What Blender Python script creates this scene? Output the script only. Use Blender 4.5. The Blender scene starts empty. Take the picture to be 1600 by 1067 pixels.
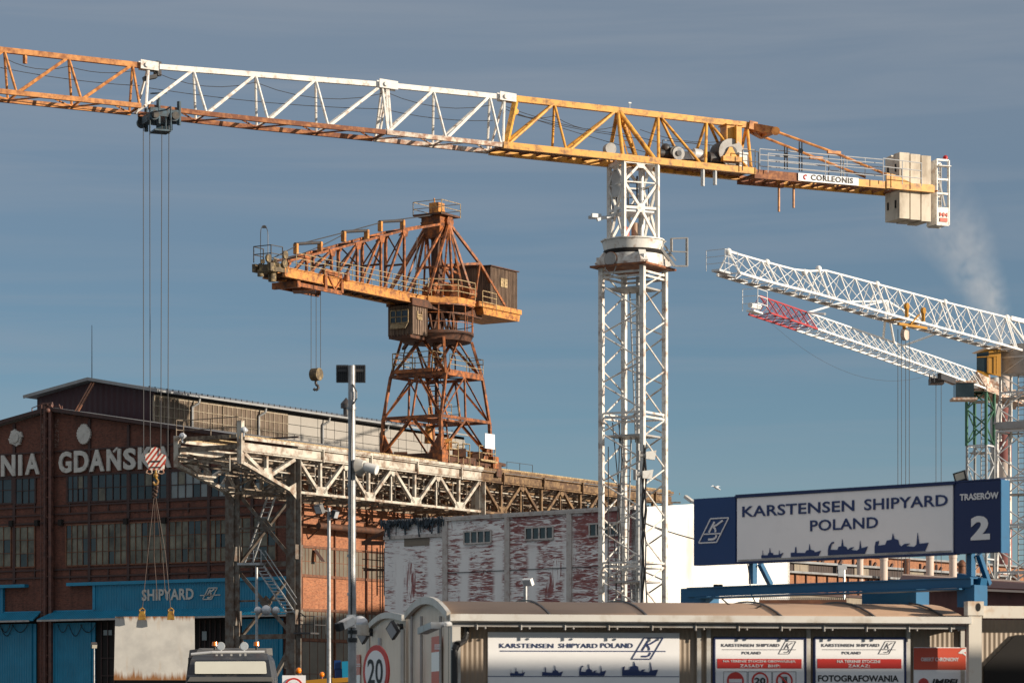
import bpy, bmesh, math, random
from mathutils import Vector, Matrix
random.seed(7)
R = math.radians
scene = bpy.context.scene
COL = scene.collection
V = Vector

# ---------------------------------------------------------------- camera
F, CX, HY, CZ = 4800.0, 800.0, 1122.0, 1.7      # focal length, centre and horizon in photo pixels; eye height in metres
cam_d = bpy.data.cameras.new("camera"); cam = bpy.data.objects.new("camera", cam_d); COL.objects.link(cam)
cam.location = (0, 0, CZ); cam.rotation_euler = (R(90), 0, 0)
cam_d.sensor_width = 36; cam_d.lens = 36 * F / 1600; cam_d.shift_y = (HY - 533.5) / 1600
cam_d.clip_start = 0.5; cam_d.clip_end = 20000
cam_d.dof.use_dof = True; cam_d.dof.focus_distance = 150; cam_d.dof.aperture_fstop = 8.0
scene.camera = cam

# ---------------------------------------------------------------- light and sky
SUN_AZ = V((0.940, -0.342, 0)); SUN_EL = R(12)
sun_d = bpy.data.lights.new("sun", 'SUN'); sun = bpy.data.objects.new("sun", sun_d); COL.objects.link(sun)
sun_d.energy = 5.0; sun_d.angle = R(0.5); sun_d.color = (1.0, 0.87, 0.70)
sdir = V((SUN_AZ.x * math.cos(SUN_EL), SUN_AZ.y * math.cos(SUN_EL), math.sin(SUN_EL)))
sun.rotation_euler = sdir.to_track_quat('Z', 'Y').to_euler(); sun.location = (60, -40, 60)

world = bpy.data.worlds.new("World"); scene.world = world; world.use_nodes = True
wn, wl = world.node_tree.nodes, world.node_tree.links
wn.clear()
w_out = wn.new('ShaderNodeOutputWorld'); w_bg = wn.new('ShaderNodeBackground')
w_sky = wn.new('ShaderNodeTexSky'); w_sky.sky_type = 'NISHITA'; w_sky.sun_disc = False
w_sky.sun_elevation = SUN_EL; w_sky.sun_rotation = math.atan2(SUN_AZ.x, SUN_AZ.y)
w_sky.air_density = 0.75; w_sky.dust_density = 0.0; w_sky.ozone_density = 3.5; w_sky.altitude = 800
w_tint = wn.new('ShaderNodeMix'); w_tint.data_type = 'RGBA'; w_tint.blend_type = 'MULTIPLY'; w_tint.inputs[0].default_value = 1
w_tint.inputs[7].default_value = (0.99, 0.93, 0.775, 1)
w_tc = wn.new('ShaderNodeTexCoord'); w_map = wn.new('ShaderNodeMapping')
w_map.inputs['Scale'].default_value = (2.6, 2.6, 42.0); w_map.inputs['Rotation'].default_value = (R(3), R(-7), 0)
w_no = wn.new('ShaderNodeTexNoise'); w_no.inputs['Scale'].default_value = 1.7; w_no.inputs['Detail'].default_value = 7; w_no.inputs['Roughness'].default_value = 0.55
w_no.inputs['Distortion'].default_value = 0.6
w_rp = wn.new('ShaderNodeValToRGB'); w_rp.color_ramp.elements[0].position = 0.42; w_rp.color_ramp.elements[1].position = 0.78
w_sep = wn.new('ShaderNodeSeparateXYZ')
w_mr = wn.new('ShaderNodeMapRange'); w_mr.interpolation_type = 'SMOOTHSTEP'
w_mr.inputs['From Min'].default_value = 0.10; w_mr.inputs['From Max'].default_value = 0.235
w_mr.inputs['To Min'].default_value = 0.12; w_mr.inputs['To Max'].default_value = 0.50
w_mu = wn.new('ShaderNodeMath'); w_mu.operation = 'MULTIPLY_ADD'; w_mu.inputs[1].default_value = 0.30
w_mix = wn.new('ShaderNodeMix'); w_mix.data_type = 'RGBA'
w_mix.inputs[7].default_value = (3.0, 3.35, 3.85, 1)
wl.new(w_tc.outputs['Generated'], w_map.inputs['Vector']); wl.new(w_map.outputs[0], w_no.inputs['Vector'])
wl.new(w_no.outputs[0], w_rp.inputs[0]); wl.new(w_tc.outputs['Generated'], w_sep.inputs[0]); wl.new(w_sep.outputs['Z'], w_mr.inputs[0])
wl.new(w_rp.outputs[0], w_mu.inputs[0]); wl.new(w_mr.outputs[0], w_mu.inputs[2])
wl.new(w_sky.outputs[0], w_tint.inputs[6]); wl.new(w_tint.outputs[2], w_mix.inputs[6]); wl.new(w_mu.outputs[0], w_mix.inputs[0])
w_fill = wn.new('ShaderNodeMapRange'); w_fill.interpolation_type = 'SMOOTHSTEP'; w_fill.inputs['From Min'].default_value = 0.27; w_fill.inputs['From Max'].default_value = 0.62; w_fill.inputs['To Max'].default_value = 0.42
w_mix2 = wn.new('ShaderNodeMix'); w_mix2.data_type = 'RGBA'; w_mix2.inputs[7].default_value = (10.5, 9.6, 8.8, 1)   # bright sky added above the frame to lift the shaded walls
wl.new(w_sep.outputs['Z'], w_fill.inputs[0]); wl.new(w_fill.outputs[0], w_mix2.inputs[0]); wl.new(w_mix.outputs[2], w_mix2.inputs[6]); wl.new(w_mix2.outputs[2], w_bg.inputs[0]); wl.new(w_bg.outputs[0], w_out.inputs[0])
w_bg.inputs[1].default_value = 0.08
scene.view_settings.view_transform = 'Standard'; scene.view_settings.look = 'None'
scene.view_settings.exposure = 0.35; scene.view_settings.gamma = 1.0
scene.cycles.max_bounces = 6; scene.cycles.volume_bounces = 1

# ---------------------------------------------------------------- materials
def newmat(name):
    m = bpy.data.materials.new(name); m.use_nodes = True
    return m, m.node_tree.nodes, m.node_tree.links, m.node_tree.nodes['Principled BSDF']
def c4(c): return (c[0], c[1], c[2], 1)
def mixc(nt, a, b, fac, blend='MIX'):
    n = nt.nodes.new('ShaderNodeMix'); n.data_type = 'RGBA'; n.blend_type = blend
    for i, v in ((0, fac), (6, a), (7, b)):
        if hasattr(v, 'links'): nt.links.new(v, n.inputs[i])
        elif i == 0: n.inputs[0].default_value = v
        else: n.inputs[i].default_value = c4(v)
    return n.outputs[2]
def noise(nt, vec, scale, detail=5, rough=0.6, lo=0.4, hi=0.6, dist=0.0):
    n = nt.nodes.new('ShaderNodeTexNoise'); n.inputs['Scale'].default_value = scale; n.inputs['Detail'].default_value = detail
    n.inputs['Roughness'].default_value = rough; n.inputs['Distortion'].default_value = dist
    if vec is not None: nt.links.new(vec, n.inputs['Vector'])
    m = nt.nodes.new('ShaderNodeMapRange'); m.inputs[1].default_value = lo; m.inputs[2].default_value = hi
    nt.links.new(n.outputs[0], m.inputs[0]); return m.outputs[0]
def mth(nt, op, a, b=None):
    n = nt.nodes.new('ShaderNodeMath'); n.operation = op
    for i, v in ((0, a), (1, b)):
        if v is None: continue
        if hasattr(v, 'links'): nt.links.new(v, n.inputs[i])
        else: n.inputs[i].default_value = v
    return n.outputs[0]
def pos(nt): return nt.nodes.new('ShaderNodeNewGeometry').outputs['Position']
def wallvec(nt, head, sx=1.0, sz=1.0):
    """(metres along a wall of this heading, height, 0)"""
    p = pos(nt); d = nt.nodes.new('ShaderNodeVectorMath'); d.operation = 'DOT_PRODUCT'; nt.links.new(p, d.inputs[0])
    d.inputs[1].default_value = (math.sin(R(head)), math.cos(R(head)), 0)
    s = nt.nodes.new('ShaderNodeSeparateXYZ'); nt.links.new(p, s.inputs[0]); c = nt.nodes.new('ShaderNodeCombineXYZ')
    nt.links.new(mth(nt, 'MULTIPLY', d.outputs['Value'], sx), c.inputs[0]); nt.links.new(mth(nt, 'MULTIPLY', s.outputs['Z'], sz), c.inputs[1])
    return c.outputs[0], d.outputs['Value'], s.outputs['Z']
def paint(name, col, col2=None, amount=0.0, scale=1.5, rough=0.5, var=0.12, metal=0.0, stretch=None):
    """painted or bare metal: soft brightness wear plus patches of a second colour (rust, dirt)"""
    m, n, l, b = newmat(name); nt = m.node_tree; p = pos(nt)
    v = noise(nt, p, scale * 0.7, 4, 0.6, 0.3, 0.7)
    c = mixc(nt, [x * (1 - var) for x in col], [min(1, x * (1 + var)) for x in col], v)
    if col2:
        pv = p
        if stretch:
            mp = nt.nodes.new('ShaderNodeMapping'); mp.inputs['Scale'].default_value = stretch; l.new(p, mp.inputs[0]); pv = mp.outputs[0]
        t = 0.72 - amount * 0.5
        c = mixc(nt, c, col2, mth(nt, 'MULTIPLY', noise(nt, pv, scale * 1.6, 8, 0.62, t - 0.07, t + 0.13), 0.85))
    l.new(c, b.inputs['Base Color']); b.inputs['Roughness'].default_value = rough; b.inputs['Metallic'].default_value = metal
    return m
def brick_mat(name, head, c1, c2, mortar, dirt=(0.05, 0.035, 0.03), dirtamt=0.4):
    m, n, l, b = newmat(name); nt = m.node_tree; v, s, z = wallvec(nt, head)
    br = n.new('ShaderNodeTexBrick'); l.new(v, br.inputs['Vector'])
    br.inputs['Color1'].default_value = c4(c1); br.inputs['Color2'].default_value = c4(c2); br.inputs['Mortar'].default_value = c4(mortar)
    br.inputs['Scale'].default_value = 1; br.inputs['Mortar Size'].default_value = 0.012; br.inputs['Brick Width'].default_value = 0.27; br.inputs['Row Height'].default_value = 0.085
    br.inputs['Bias'].default_value = -0.15
    big = noise(nt, v, 0.9, 6, 0.65, 0.25, 0.75); c = mixc(nt, br.outputs[0], dirt, mth(nt, 'MULTIPLY', big, dirtamt))
    sp = noise(nt, v, 5.0, 3, 0.6, 0.5, 0.75); c = mixc(nt, c, [x * 1.7 for x in c2], mth(nt, 'MULTIPLY', sp, 0.5))
    c = mixc(nt, c, [x * 0.35 for x in c2], mth(nt, 'MULTIPLY', noise(nt, wallvec(nt, head, 3.0, 7.0)[0], 1.3, 4, 0.7, 0.50, 0.68), 0.75)); c = mixc(nt, c, [min(1, x * 1.5) for x in c1], mth(nt, 'MULTIPLY', noise(nt, wallvec(nt, head, 4.0, 8.0)[0], 1.7, 3, 0.7, 0.54, 0.70), 0.5))
    st = noise(nt, wallvec(nt, head, 1.2, 0.15)[0], 2.0, 5, 0.6, 0.5, 0.75); c = mixc(nt, c, dirt, mth(nt, 'MULTIPLY', st, 0.55))
    l.new(c, b.inputs['Base Color']); b.inputs['Roughness'].default_value = 0.9
    return m
def corrug(name, head, col, pitch=0.2, depth=0.04, rough=0.5, col2=None, amount=0.3):
    m, n, l, b = newmat(name); nt = m.node_tree; v, s, z = wallvec(nt, head)
    w = mth(nt, 'SINE', mth(nt, 'MULTIPLY', s, 2 * math.pi / pitch))
    bp = n.new('ShaderNodeBump'); bp.inputs['Distance'].default_value = depth; bp.inputs['Strength'].default_value = 0.8
    l.new(w, bp.inputs['Height']); l.new(bp.outputs[0], b.inputs['Normal'])
    g = noise(nt, v, 0.8, 5, 0.6, 0.3, 0.7)
    c = mixc(nt, [x * 0.85 for x in col], [x * 1.12 for x in col], g)
    if col2: c = mixc(nt, c, col2, noise(nt, wallvec(nt, head, 1, .2)[0], 1.6, 6, .65, .72 - amount * .5, .85 - amount * .5))
    l.new(c, b.inputs['Base Color']); b.inputs['Roughness'].default_value = rough
    return m
def glassy(name, col, rough=0.15, var=0.35, scale=0.8):
    m, n, l, b = newmat(name); nt = m.node_tree; p = pos(nt)
    c = mixc(nt, [x * (1 - var) for x in col], [x * (1 + var) for x in col], noise(nt, p, scale, 4, .6, .3, .7))
    l.new(c, b.inputs['Base Color']); b.inputs['Roughness'].default_value = rough
    return m
RUST = (0.13, 0.045, 0.018); DKRUST = (0.06, 0.026, 0.016)
M = {}
M['yellow'] = paint('orange_yellow_paint', (0.72, 0.35, 0.055), RUST, 0.34, 2.2, 0.45)
M['yellow_old'] = paint('faded_orange_paint', (0.60, 0.26, 0.075), (0.20, 0.06, 0.02), 0.46, 2.0, 0.55)
M['under_rust'] = paint('rusty_chord', (0.42, 0.17, 0.06), (0.14, 0.04, 0.018), 0.62, 2.6, 0.7)
M['white'] = paint('white_paint', (0.76, 0.74, 0.70), (0.32, 0.18, 0.10), 0.26, 2.6, 0.45, 0.06)
M['white_rusty'] = paint('rust_streaked_white_paint', (0.70, 0.64, 0.55), (0.26, 0.09, 0.03), 0.56, 2.4, 0.6)
M['mast'] = paint('mast_white_paint', (0.70, 0.68, 0.64), (0.28, 0.16, 0.10), 0.33, 2.2, 0.5, 0.1)
M['galv'] = paint('galvanised_steel', (0.42, 0.43, 0.44), (0.28, 0.27, 0.26), 0.4, 4, 0.45, 0.15, 0.4)
M['galv_light'] = paint('light_galvanised_steel', (0.55, 0.56, 0.57), None, 0, 4, 0.45, 0.1, 0.2)
M['dark_steel'] = paint('dark_steel', (0.035, 0.037, 0.042), (0.08, 0.05, 0.035), 0.35, 4, 0.5)
M['black'] = paint('black_plastic', (0.012, 0.012, 0.014), None, 0, 4, 0.45)
M['rope'] = paint('wire_rope', (0.05, 0.05, 0.055), None, 0, 4, 0.7)
M['drum'] = paint('winch_drum_rope', (0.045, 0.042, 0.04), (0.1, 0.08, 0.06), 0.4, 6, 0.6)
M['trolley'] = paint('blue_grey_trolley_paint', (0.05, 0.10, 0.14), (0.03, 0.03, 0.03), 0.5, 4, 0.5)
M['concrete'] = paint('pale_concrete', (0.64, 0.57, 0.47), (0.36, 0.30, 0.235), 0.36, 1.1, 0.9, 0.10, 0, (1, 1, 0.45))
M['red'] = paint('red_paint', (0.50, 0.03, 0.025), None, 0, 4, 0.45)
M['redlamp'] = paint('red_lamp_glass', (0.42, 0.01, 0.015), None, 0, 4, 0.2)
M['amber'] = paint('amber_beacon_glass', (0.85, 0.22, 0.01), None, 0, 4, 0.15)
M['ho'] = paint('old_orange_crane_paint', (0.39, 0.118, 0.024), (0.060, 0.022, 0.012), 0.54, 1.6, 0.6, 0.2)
M['ho_yellow'] = paint('old_yellow_orange_paint', (0.56, 0.24, 0.05), (0.16, 0.05, 0.02), 0.42, 1.8, 0.6, 0.15)  # yellower, brighter coat for girder, deck, machinery and counterweight
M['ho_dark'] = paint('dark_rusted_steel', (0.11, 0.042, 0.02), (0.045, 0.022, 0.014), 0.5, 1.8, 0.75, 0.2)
M['ho_tip'] = paint('worn_cream_and_dark_steel', (0.34, 0.25, 0.12), (0.05, 0.036, 0.025), 0.68, 3, 0.7, 0.2)
M['rail_tan'] = paint('weathered_tan_rail', (0.42, 0.31, 0.16), (0.13, 0.07, 0.03), 0.45, 4, 0.6)
M['timber'] = paint('weathered_timber_boards', (0.20, 0.135, 0.095), (0.07, 0.045, 0.035), 0.45, 2.0, 0.85, 0.25, 0, (3.5, 3.5, 0.25))
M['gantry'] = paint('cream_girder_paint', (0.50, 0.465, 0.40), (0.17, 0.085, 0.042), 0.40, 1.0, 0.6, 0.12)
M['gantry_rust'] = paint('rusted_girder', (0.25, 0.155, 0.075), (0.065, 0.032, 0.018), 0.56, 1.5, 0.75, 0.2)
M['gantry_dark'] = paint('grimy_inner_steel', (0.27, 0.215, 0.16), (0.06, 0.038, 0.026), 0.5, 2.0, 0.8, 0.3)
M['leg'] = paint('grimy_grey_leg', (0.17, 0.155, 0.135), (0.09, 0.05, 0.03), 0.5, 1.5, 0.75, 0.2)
GH, SH = 122.0, 32.0          # headings of the hall's gable and of its long side
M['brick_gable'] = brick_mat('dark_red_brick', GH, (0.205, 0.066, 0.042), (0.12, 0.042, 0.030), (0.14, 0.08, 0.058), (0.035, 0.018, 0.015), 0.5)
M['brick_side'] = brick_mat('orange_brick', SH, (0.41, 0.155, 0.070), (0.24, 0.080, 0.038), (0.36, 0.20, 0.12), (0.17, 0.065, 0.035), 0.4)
M['frame_steel'] = paint('dark_frame_steel', (0.055, 0.025, 0.022), (0.03, 0.02, 0.02), 0.4, 2, 0.7)
M['frame_rust'] = paint('rust_brown_frame_steel', (0.19, 0.075, 0.035), (0.09, 0.035, 0.02), 0.5, 2, 0.7)
M['riser'] = paint('brown_riser_paint', (0.14, 0.060, 0.045), (0.05, 0.025, 0.022), 0.45, 2, 0.6)
M['maroon'] = corrug('maroon_cladding', GH, (0.042, 0.010, 0.015), 0.5, 0.03, 0.6)
M['roof'] = paint('grey_roof_sheet', (0.24, 0.25, 0.26), (0.15, 0.14, 0.14), 0.4, 0.6, 0.6)
M['gutter'] = paint('pale_gutter', (0.26, 0.27, 0.28), (0.25, 0.23, 0.2), 0.3, 2, 0.5)
M['glaz_brown'] = glassy('dirty_brown_wired_glass', (0.125, 0.092, 0.068), 0.9, 0.2, 1.2)
M['glaz_grey'] = glassy('grey_cladding_panel', (0.30, 0.278, 0.25), 0.6, 0.06, 0.5)
M['mullion'] = paint('cream_mullion', (0.32, 0.265, 0.195), (0.2, 0.14, 0.08), 0.4, 2, 0.6)
M['win_dark'] = glassy('dark_window_glass', (0.030, 0.036, 0.042), 0.10, 0.6, 0.35)
M['win_pale'] = glassy('pale_window_sheet', (0.22, 0.25, 0.26), 0.3, 0.2, 0.5)
M['win_dirty'] = glassy('dirty_window_glass', (0.13, 0.118, 0.085), 0.3, 0.75, 0.8)
M['win_side'] = glassy('grey_wired_glass', (0.145, 0.122, 0.092), 0.4, 0.2, 0.8)
M['letter'] = paint('grey_white_letter_paint', (0.52, 0.51, 0.48), (0.34, 0.32, 0.29), 0.3, 2, 0.7, 0.08)
M['graffiti'] = paint('faded_white_paint', (0.24, 0.17, 0.14), (0.14, 0.07, 0.05), 0.5, 6, 0.9)
M['blue'] = corrug('blue_corrugated_sheet', GH, (0.006, 0.195, 0.345), 0.22, 0.03, 0.45, (0.012, 0.14, 0.25), 0.2)
M['blue_flat'] = paint('blue_flat_paint', (0.006, 0.205, 0.36), (0.012, 0.14, 0.25), 0.15, 2, 0.45)
M['interior_and_shadow'] = paint('dark_interior_and_shadow', (0.012, 0.010, 0.009), None, 0, 1, 0.9)  # dark fill for openings, also for the painted shadow on the container side
M['black_mesh'] = M['interior_and_shadow']
SHD = 132.5
def redwash():
    """white limewash brushed over red: two columns of sideways strokes in each bay, thinner towards the left"""
    m, n, l, b = newmat('red_washed_white_render'); nt = m.node_tree
    h = R(SHD); d0 = ((994 - CX) / F * 150) * math.sin(h) + 150 * math.cos(h)          # the right corner along the wall
    v, s, z = wallvec(nt, SHD); a = mth(nt, 'SUBTRACT', d0, s)                            # metres left of the corner
    wob = noise(nt, v, 0.9, 3, 0.5, 0.0, 1.0); col = mth(nt, 'FRACT', mth(nt, 'ADD', mth(nt, 'DIVIDE', a, 2.36), mth(nt, 'MULTIPLY', wob, 0.22)))
    gap = nt.nodes.new('ShaderNodeMapRange'); gap.interpolation_type = 'SMOOTHSTEP'; l.new(mth(nt, 'ABSOLUTE', mth(nt, 'SUBTRACT', col, 0.5)), gap.inputs[0])
    gap.inputs[1].default_value = 0.30; gap.inputs[2].default_value = 0.44; gap.inputs[3].default_value = 1; gap.inputs[4].default_value = 0
    ramp = nt.nodes.new('ShaderNodeMapRange'); l.new(a, ramp.inputs[0]); ramp.inputs[1].default_value = 16.0; ramp.inputs[2].default_value = 1.0
    strk = noise(nt, wallvec(nt, SHD, 0.95, 7.0)[0], 1.25, 8, 0.66, 0.0, 1.0, 1.0)
    vert = noise(nt, wallvec(nt, SHD, 4.0, 0.45)[0], 1.2, 6, 0.6, 0.0, 1.0, 0.5)
    sel = noise(nt, wallvec(nt, SHD, 0.55, 0.28)[0], 1.0, 1, 0.4, 0.64, 0.68)
    mixv = n.new('ShaderNodeMix'); l.new(sel, mixv.inputs[0]); l.new(strk, mixv.inputs[2]); l.new(vert, mixv.inputs[3])
    big = noise(nt, wallvec(nt, SHD, 0.35, 0.5)[0], 1.0, 3, 0.5, 0.38, 0.66)
    top = nt.nodes.new('ShaderNodeMapRange'); l.new(z, top.inputs[0]); top.inputs[1].default_value = 10.0; top.inputs[2].default_value = 11.2
    t = mth(nt, 'ADD', mixv.outputs[0], mth(nt, 'ADD', mth(nt, 'MULTIPLY', big, 0.11), mth(nt, 'ADD', mth(nt, 'MULTIPLY', ramp.outputs[0], 0.10), mth(nt, 'MULTIPLY', mth(nt, 'MULTIPLY', top.outputs[0], ramp.outputs[0]), 0.07))))
    hi = n.new('ShaderNodeMapRange'); l.new(t, hi.inputs[0]); hi.inputs[1].default_value = 0.575; hi.inputs[2].default_value = 0.65
    gf = mth(nt, 'MAXIMUM', gap.outputs[0], mth(nt, 'MULTIPLY', top.outputs[0], 0.9)); fac = mth(nt, 'MULTIPLY', mth(nt, 'MULTIPLY', hi.outputs[0], gf), 0.95)
    white = mixc(nt, (0.77, 0.745, 0.73), (0.88, 0.86, 0.84), noise(nt, wallvec(nt, SHD, 1.0, 0.35)[0], 0.9, 6, .6, .3, .7))
    redc = mixc(nt, (0.21, 0.040, 0.036), (0.34, 0.13, 0.12), noise(nt, wallvec(nt, SHD, 1.5, 5)[0], 1.5, 5, .6, .4, .7))
    c = mixc(nt, white, redc, fac)
    gry = noise(nt, wallvec(nt, SHD, 1.3, 7.0)[0], 1.3, 6, 0.62, 0.56, 0.66, 0.9)
    c = mixc(nt, c, (0.27, 0.23, 0.26), mth(nt, 'MULTIPLY', mth(nt, 'MULTIPLY', gry, gap.outputs[0]), 0.6))
    l.new(c, b.inputs['Base Color']); b.inputs['Roughness'].default_value = 0.9
    return m
M['redwash'] = redwash()
M['shed_white'] = paint('white_wall_paint', (0.80, 0.79, 0.76), (0.52, 0.48, 0.42), 0.26, 0.5, 0.8, 0.03, 0, (1, 1, 0.3))
M['shed_post'] = paint('pale_pilaster', (0.52, 0.48, 0.45), (0.3, 0.2, 0.17), 0.3, 2, 0.8)
M['net'] = paint('tangled_blue_grey_net', (0.06, 0.085, 0.11), (0.025, 0.03, 0.035), 0.5, 3, 0.9, 0.3)
M['pole'] = paint('galvanised_pole', (0.33, 0.33, 0.34), (0.20, 0.20, 0.20), 0.4, 5, 0.4, 0.15, 0.3)
M['flood'] = paint('charcoal_floodlight', (0.022, 0.022, 0.026), None, 0, 5, 0.45)
M['lens'] = paint('floodlight_glass', (0.62, 0.58, 0.48), None, 0, 5, 0.15)
M['sign_white'] = paint('white_sign_sheet', (0.86, 0.86, 0.87), (0.78, 0.78, 0.79), 0.2, 1.5, 0.35, 0.03)
M['sign_navy'] = paint('navy_sign_sheet', (0.004, 0.014, 0.085), None, 0, 2, 0.4, 0.05)
M['sign_blue'] = paint('blue_sign_sheet', (0.005, 0.036, 0.15), None, 0, 2, 0.4, 0.05)
M['edge_blue'] = paint('bright_blue_frame_paint', (0.004, 0.095, 0.215), (0.01, 0.06, 0.13), 0.12, 3, 0.45, 0.08)
M['navy_ink'] = paint('navy_ink', (0.012, 0.030, 0.125), None, 0, 2, 0.5, 0.03)
M['white_ink'] = paint('white_ink', (0.74, 0.74, 0.75), None, 0, 2, 0.5, 0.03)
M['black_ink'] = paint('black_ink', (0.012, 0.012, 0.014), None, 0, 2, 0.5, 0.03)
M['grey_ink'] = paint('grey_ink', (0.10, 0.10, 0.12), None, 0, 2, 0.5, 0.03)
M['sign_red'] = paint('red_sign_sheet', (0.56, 0.030, 0.022), None, 0, 2, 0.4, 0.05)
M['notice_red'] = paint('orange_red_notice', (0.58, 0.075, 0.035), (0.5, 0.1, 0.06), 0.2, 2, 0.45, 0.05)
M['notice_pale'] = paint('faded_red_notice', (0.58, 0.19, 0.14), None, 0, 2, 0.5, 0.05)
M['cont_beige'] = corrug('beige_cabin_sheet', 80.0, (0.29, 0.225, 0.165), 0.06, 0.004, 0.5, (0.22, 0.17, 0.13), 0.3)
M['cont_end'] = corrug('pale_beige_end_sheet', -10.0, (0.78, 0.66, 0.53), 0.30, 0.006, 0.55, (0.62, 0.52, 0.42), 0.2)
M['cont_roof'] = paint('tan_roof_sheet', (0.37, 0.245, 0.165), (0.28, 0.18, 0.12), 0.3, 0.8, 0.6, 0.07)
M['cont_trim'] = paint('grey_white_trim', (0.56, 0.54, 0.50), (0.36, 0.30, 0.23), 0.3, 2, 0.5, 0.08)
M['cont_steel'] = paint('off_white_container_paint', (0.66, 0.61, 0.53), (0.45, 0.24, 0.10), 0.24, 2.0, 0.5, 0.06)
M['truck_grey'] = paint('dark_slate_truck_paint', (0.022, 0.027, 0.037), (0.10, 0.09, 0.08), 0.25, 2, 0.4, 0.12)
M['truck_light'] = paint('sunlit_top_and_grey_strip', (0.11, 0.105, 0.097), (0.1, 0.1, 0.1), 0.3, 2, 0.6)  # lighter grey paints sun onto the truck top; also the grey brow strip
M['visor'] = paint('pale_cream_sun_visor', (0.78, 0.76, 0.66), None, 0, 2, 0.35, 0.04)
M['chrome'] = paint('chrome_bar', (0.70, 0.69, 0.67), None, 0, 2, 0.25, 0.05, 0.35)
M['lampglass'] = paint('clear_lamp_glass', (0.55, 0.57, 0.60), None, 0, 2, 0.08, 0.15, 0.3)
M['plate'] = paint('rust_edged_white_steel', (0.62, 0.60, 0.56), (0.42, 0.40, 0.37), 0.3, 0.8, 0.6, 0.06)
M['plate_rust'] = paint('plate_rust_run', (0.30, 0.14, 0.05), (0.50, 0.40, 0.28), 0.5, 5, 0.8, 0.2, 0, (1.5, 1.5, 0.35))
M['gold'] = paint('yellow_shackle_paint', (0.34, 0.19, 0.03), RUST, 0.4, 5, 0.4)
M['chain'] = paint('rusty_chain', (0.075, 0.034, 0.02), (0.03, 0.018, 0.014), 0.5, 5, 0.6)
def striped():
    m, n, l, b = newmat('red_white_hazard_stripes'); nt = m.node_tree
    tc = n.new('ShaderNodeTexCoord'); s = n.new('ShaderNodeSeparateXYZ'); l.new(tc.outputs['Object'], s.inputs[0])
    a = mth(nt, 'ADD', mth(nt, 'MULTIPLY', s.outputs['X'], 0.55), mth(nt, 'MULTIPLY', s.outputs['Z'], -0.42))
    f = mth(nt, 'GREATER_THAN', mth(nt, 'FRACT', mth(nt, 'MULTIPLY', a, 9.5)), 0.5)
    c = mixc(nt, (0.75, 0.72, 0.66), (0.46, 0.06, 0.035), f)
    c = mixc(nt, c, (0.22, 0.12, 0.08), mth(nt, 'MULTIPLY', noise(nt, pos(nt), 3, 6, .65, .55, .7), 0.6))
    l.new(c, b.inputs['Base Color']); b.inputs['Roughness'].default_value = 0.5
    return m
M['stripes'] = striped()
M['green'] = paint('green_mast_paint', (0.045, 0.135, 0.08), (0.05, 0.10, 0.05), 0.3, 2, 0.5)
M['mastgrey'] = paint('grey_mast_paint', (0.30, 0.31, 0.31), (0.2, 0.17, 0.14), 0.3, 2, 0.5)
M['brace_dark'] = paint('dark_green_grey_brace', (0.10, 0.14, 0.13), None, 0, 2, 0.6)
M['redjib'] = paint('red_jib_paint', (0.40, 0.05, 0.055), None, 0, 2, 0.5, 0.1)
M['white_far'] = paint('clean_white_jib_paint', (0.80, 0.79, 0.77), (0.6, 0.55, 0.48), 0.12, 1.2, 0.45, 0.04)
M['greysteel'] = paint('mid_grey_steel', (0.36, 0.35, 0.34), (0.22, 0.19, 0.16), 0.3, 1.5, 0.55, 0.1)
M['cabyellow'] = paint('amber_cab_paint', (0.40, 0.19, 0.015), None, 0, 2, 0.4, 0.06)
M['cabglass'] = glassy('dark_cab_glass', (0.02, 0.03, 0.035), 0.06, 0.3)
M['chim_red'] = paint('chimney_red', (0.26, 0.095, 0.085), (0.22, 0.1, 0.09), 0.3, 0.05, 0.85)
M['chim_white'] = paint('chimney_cream', (0.56, 0.46, 0.40), None, 0, 0.05, 0.85)
M['asphalt'] = paint('asphalt', (0.05, 0.05, 0.052), (0.075, 0.072, 0.07), 0.4, 0.3, 0.9)
M['dirtground'] = paint('yard_ground', (0.27, 0.25, 0.22), (0.20, 0.185, 0.165), 0.4, 0.1, 0.95)
M['brick_far'] = brick_mat('far_orange_brick', 40.0, (0.40, 0.165, 0.075), (0.30, 0.12, 0.06), (0.32, 0.17, 0.1))
M['dark_clad'] = corrug('dark_brown_cladding', 40.0, (0.045, 0.028, 0.024), 0.5, 0.04, 0.7, (0.025, 0.018, 0.016), 0.4)
M['tan_clad'] = corrug('tan_grey_cladding', 40.0, (0.25, 0.21, 0.16), 0.6, 0.04, 0.7, (0.15, 0.12, 0.09), 0.4)
M['maroon_clad'] = corrug('maroon_sheet', 40.0, (0.10, 0.034, 0.032), 0.4, 0.04, 0.6, (0.06, 0.025, 0.025), 0.3)
M['gull'] = paint('gull_white', (0.80, 0.80, 0.80), None, 0, 2, 0.8)

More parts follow.
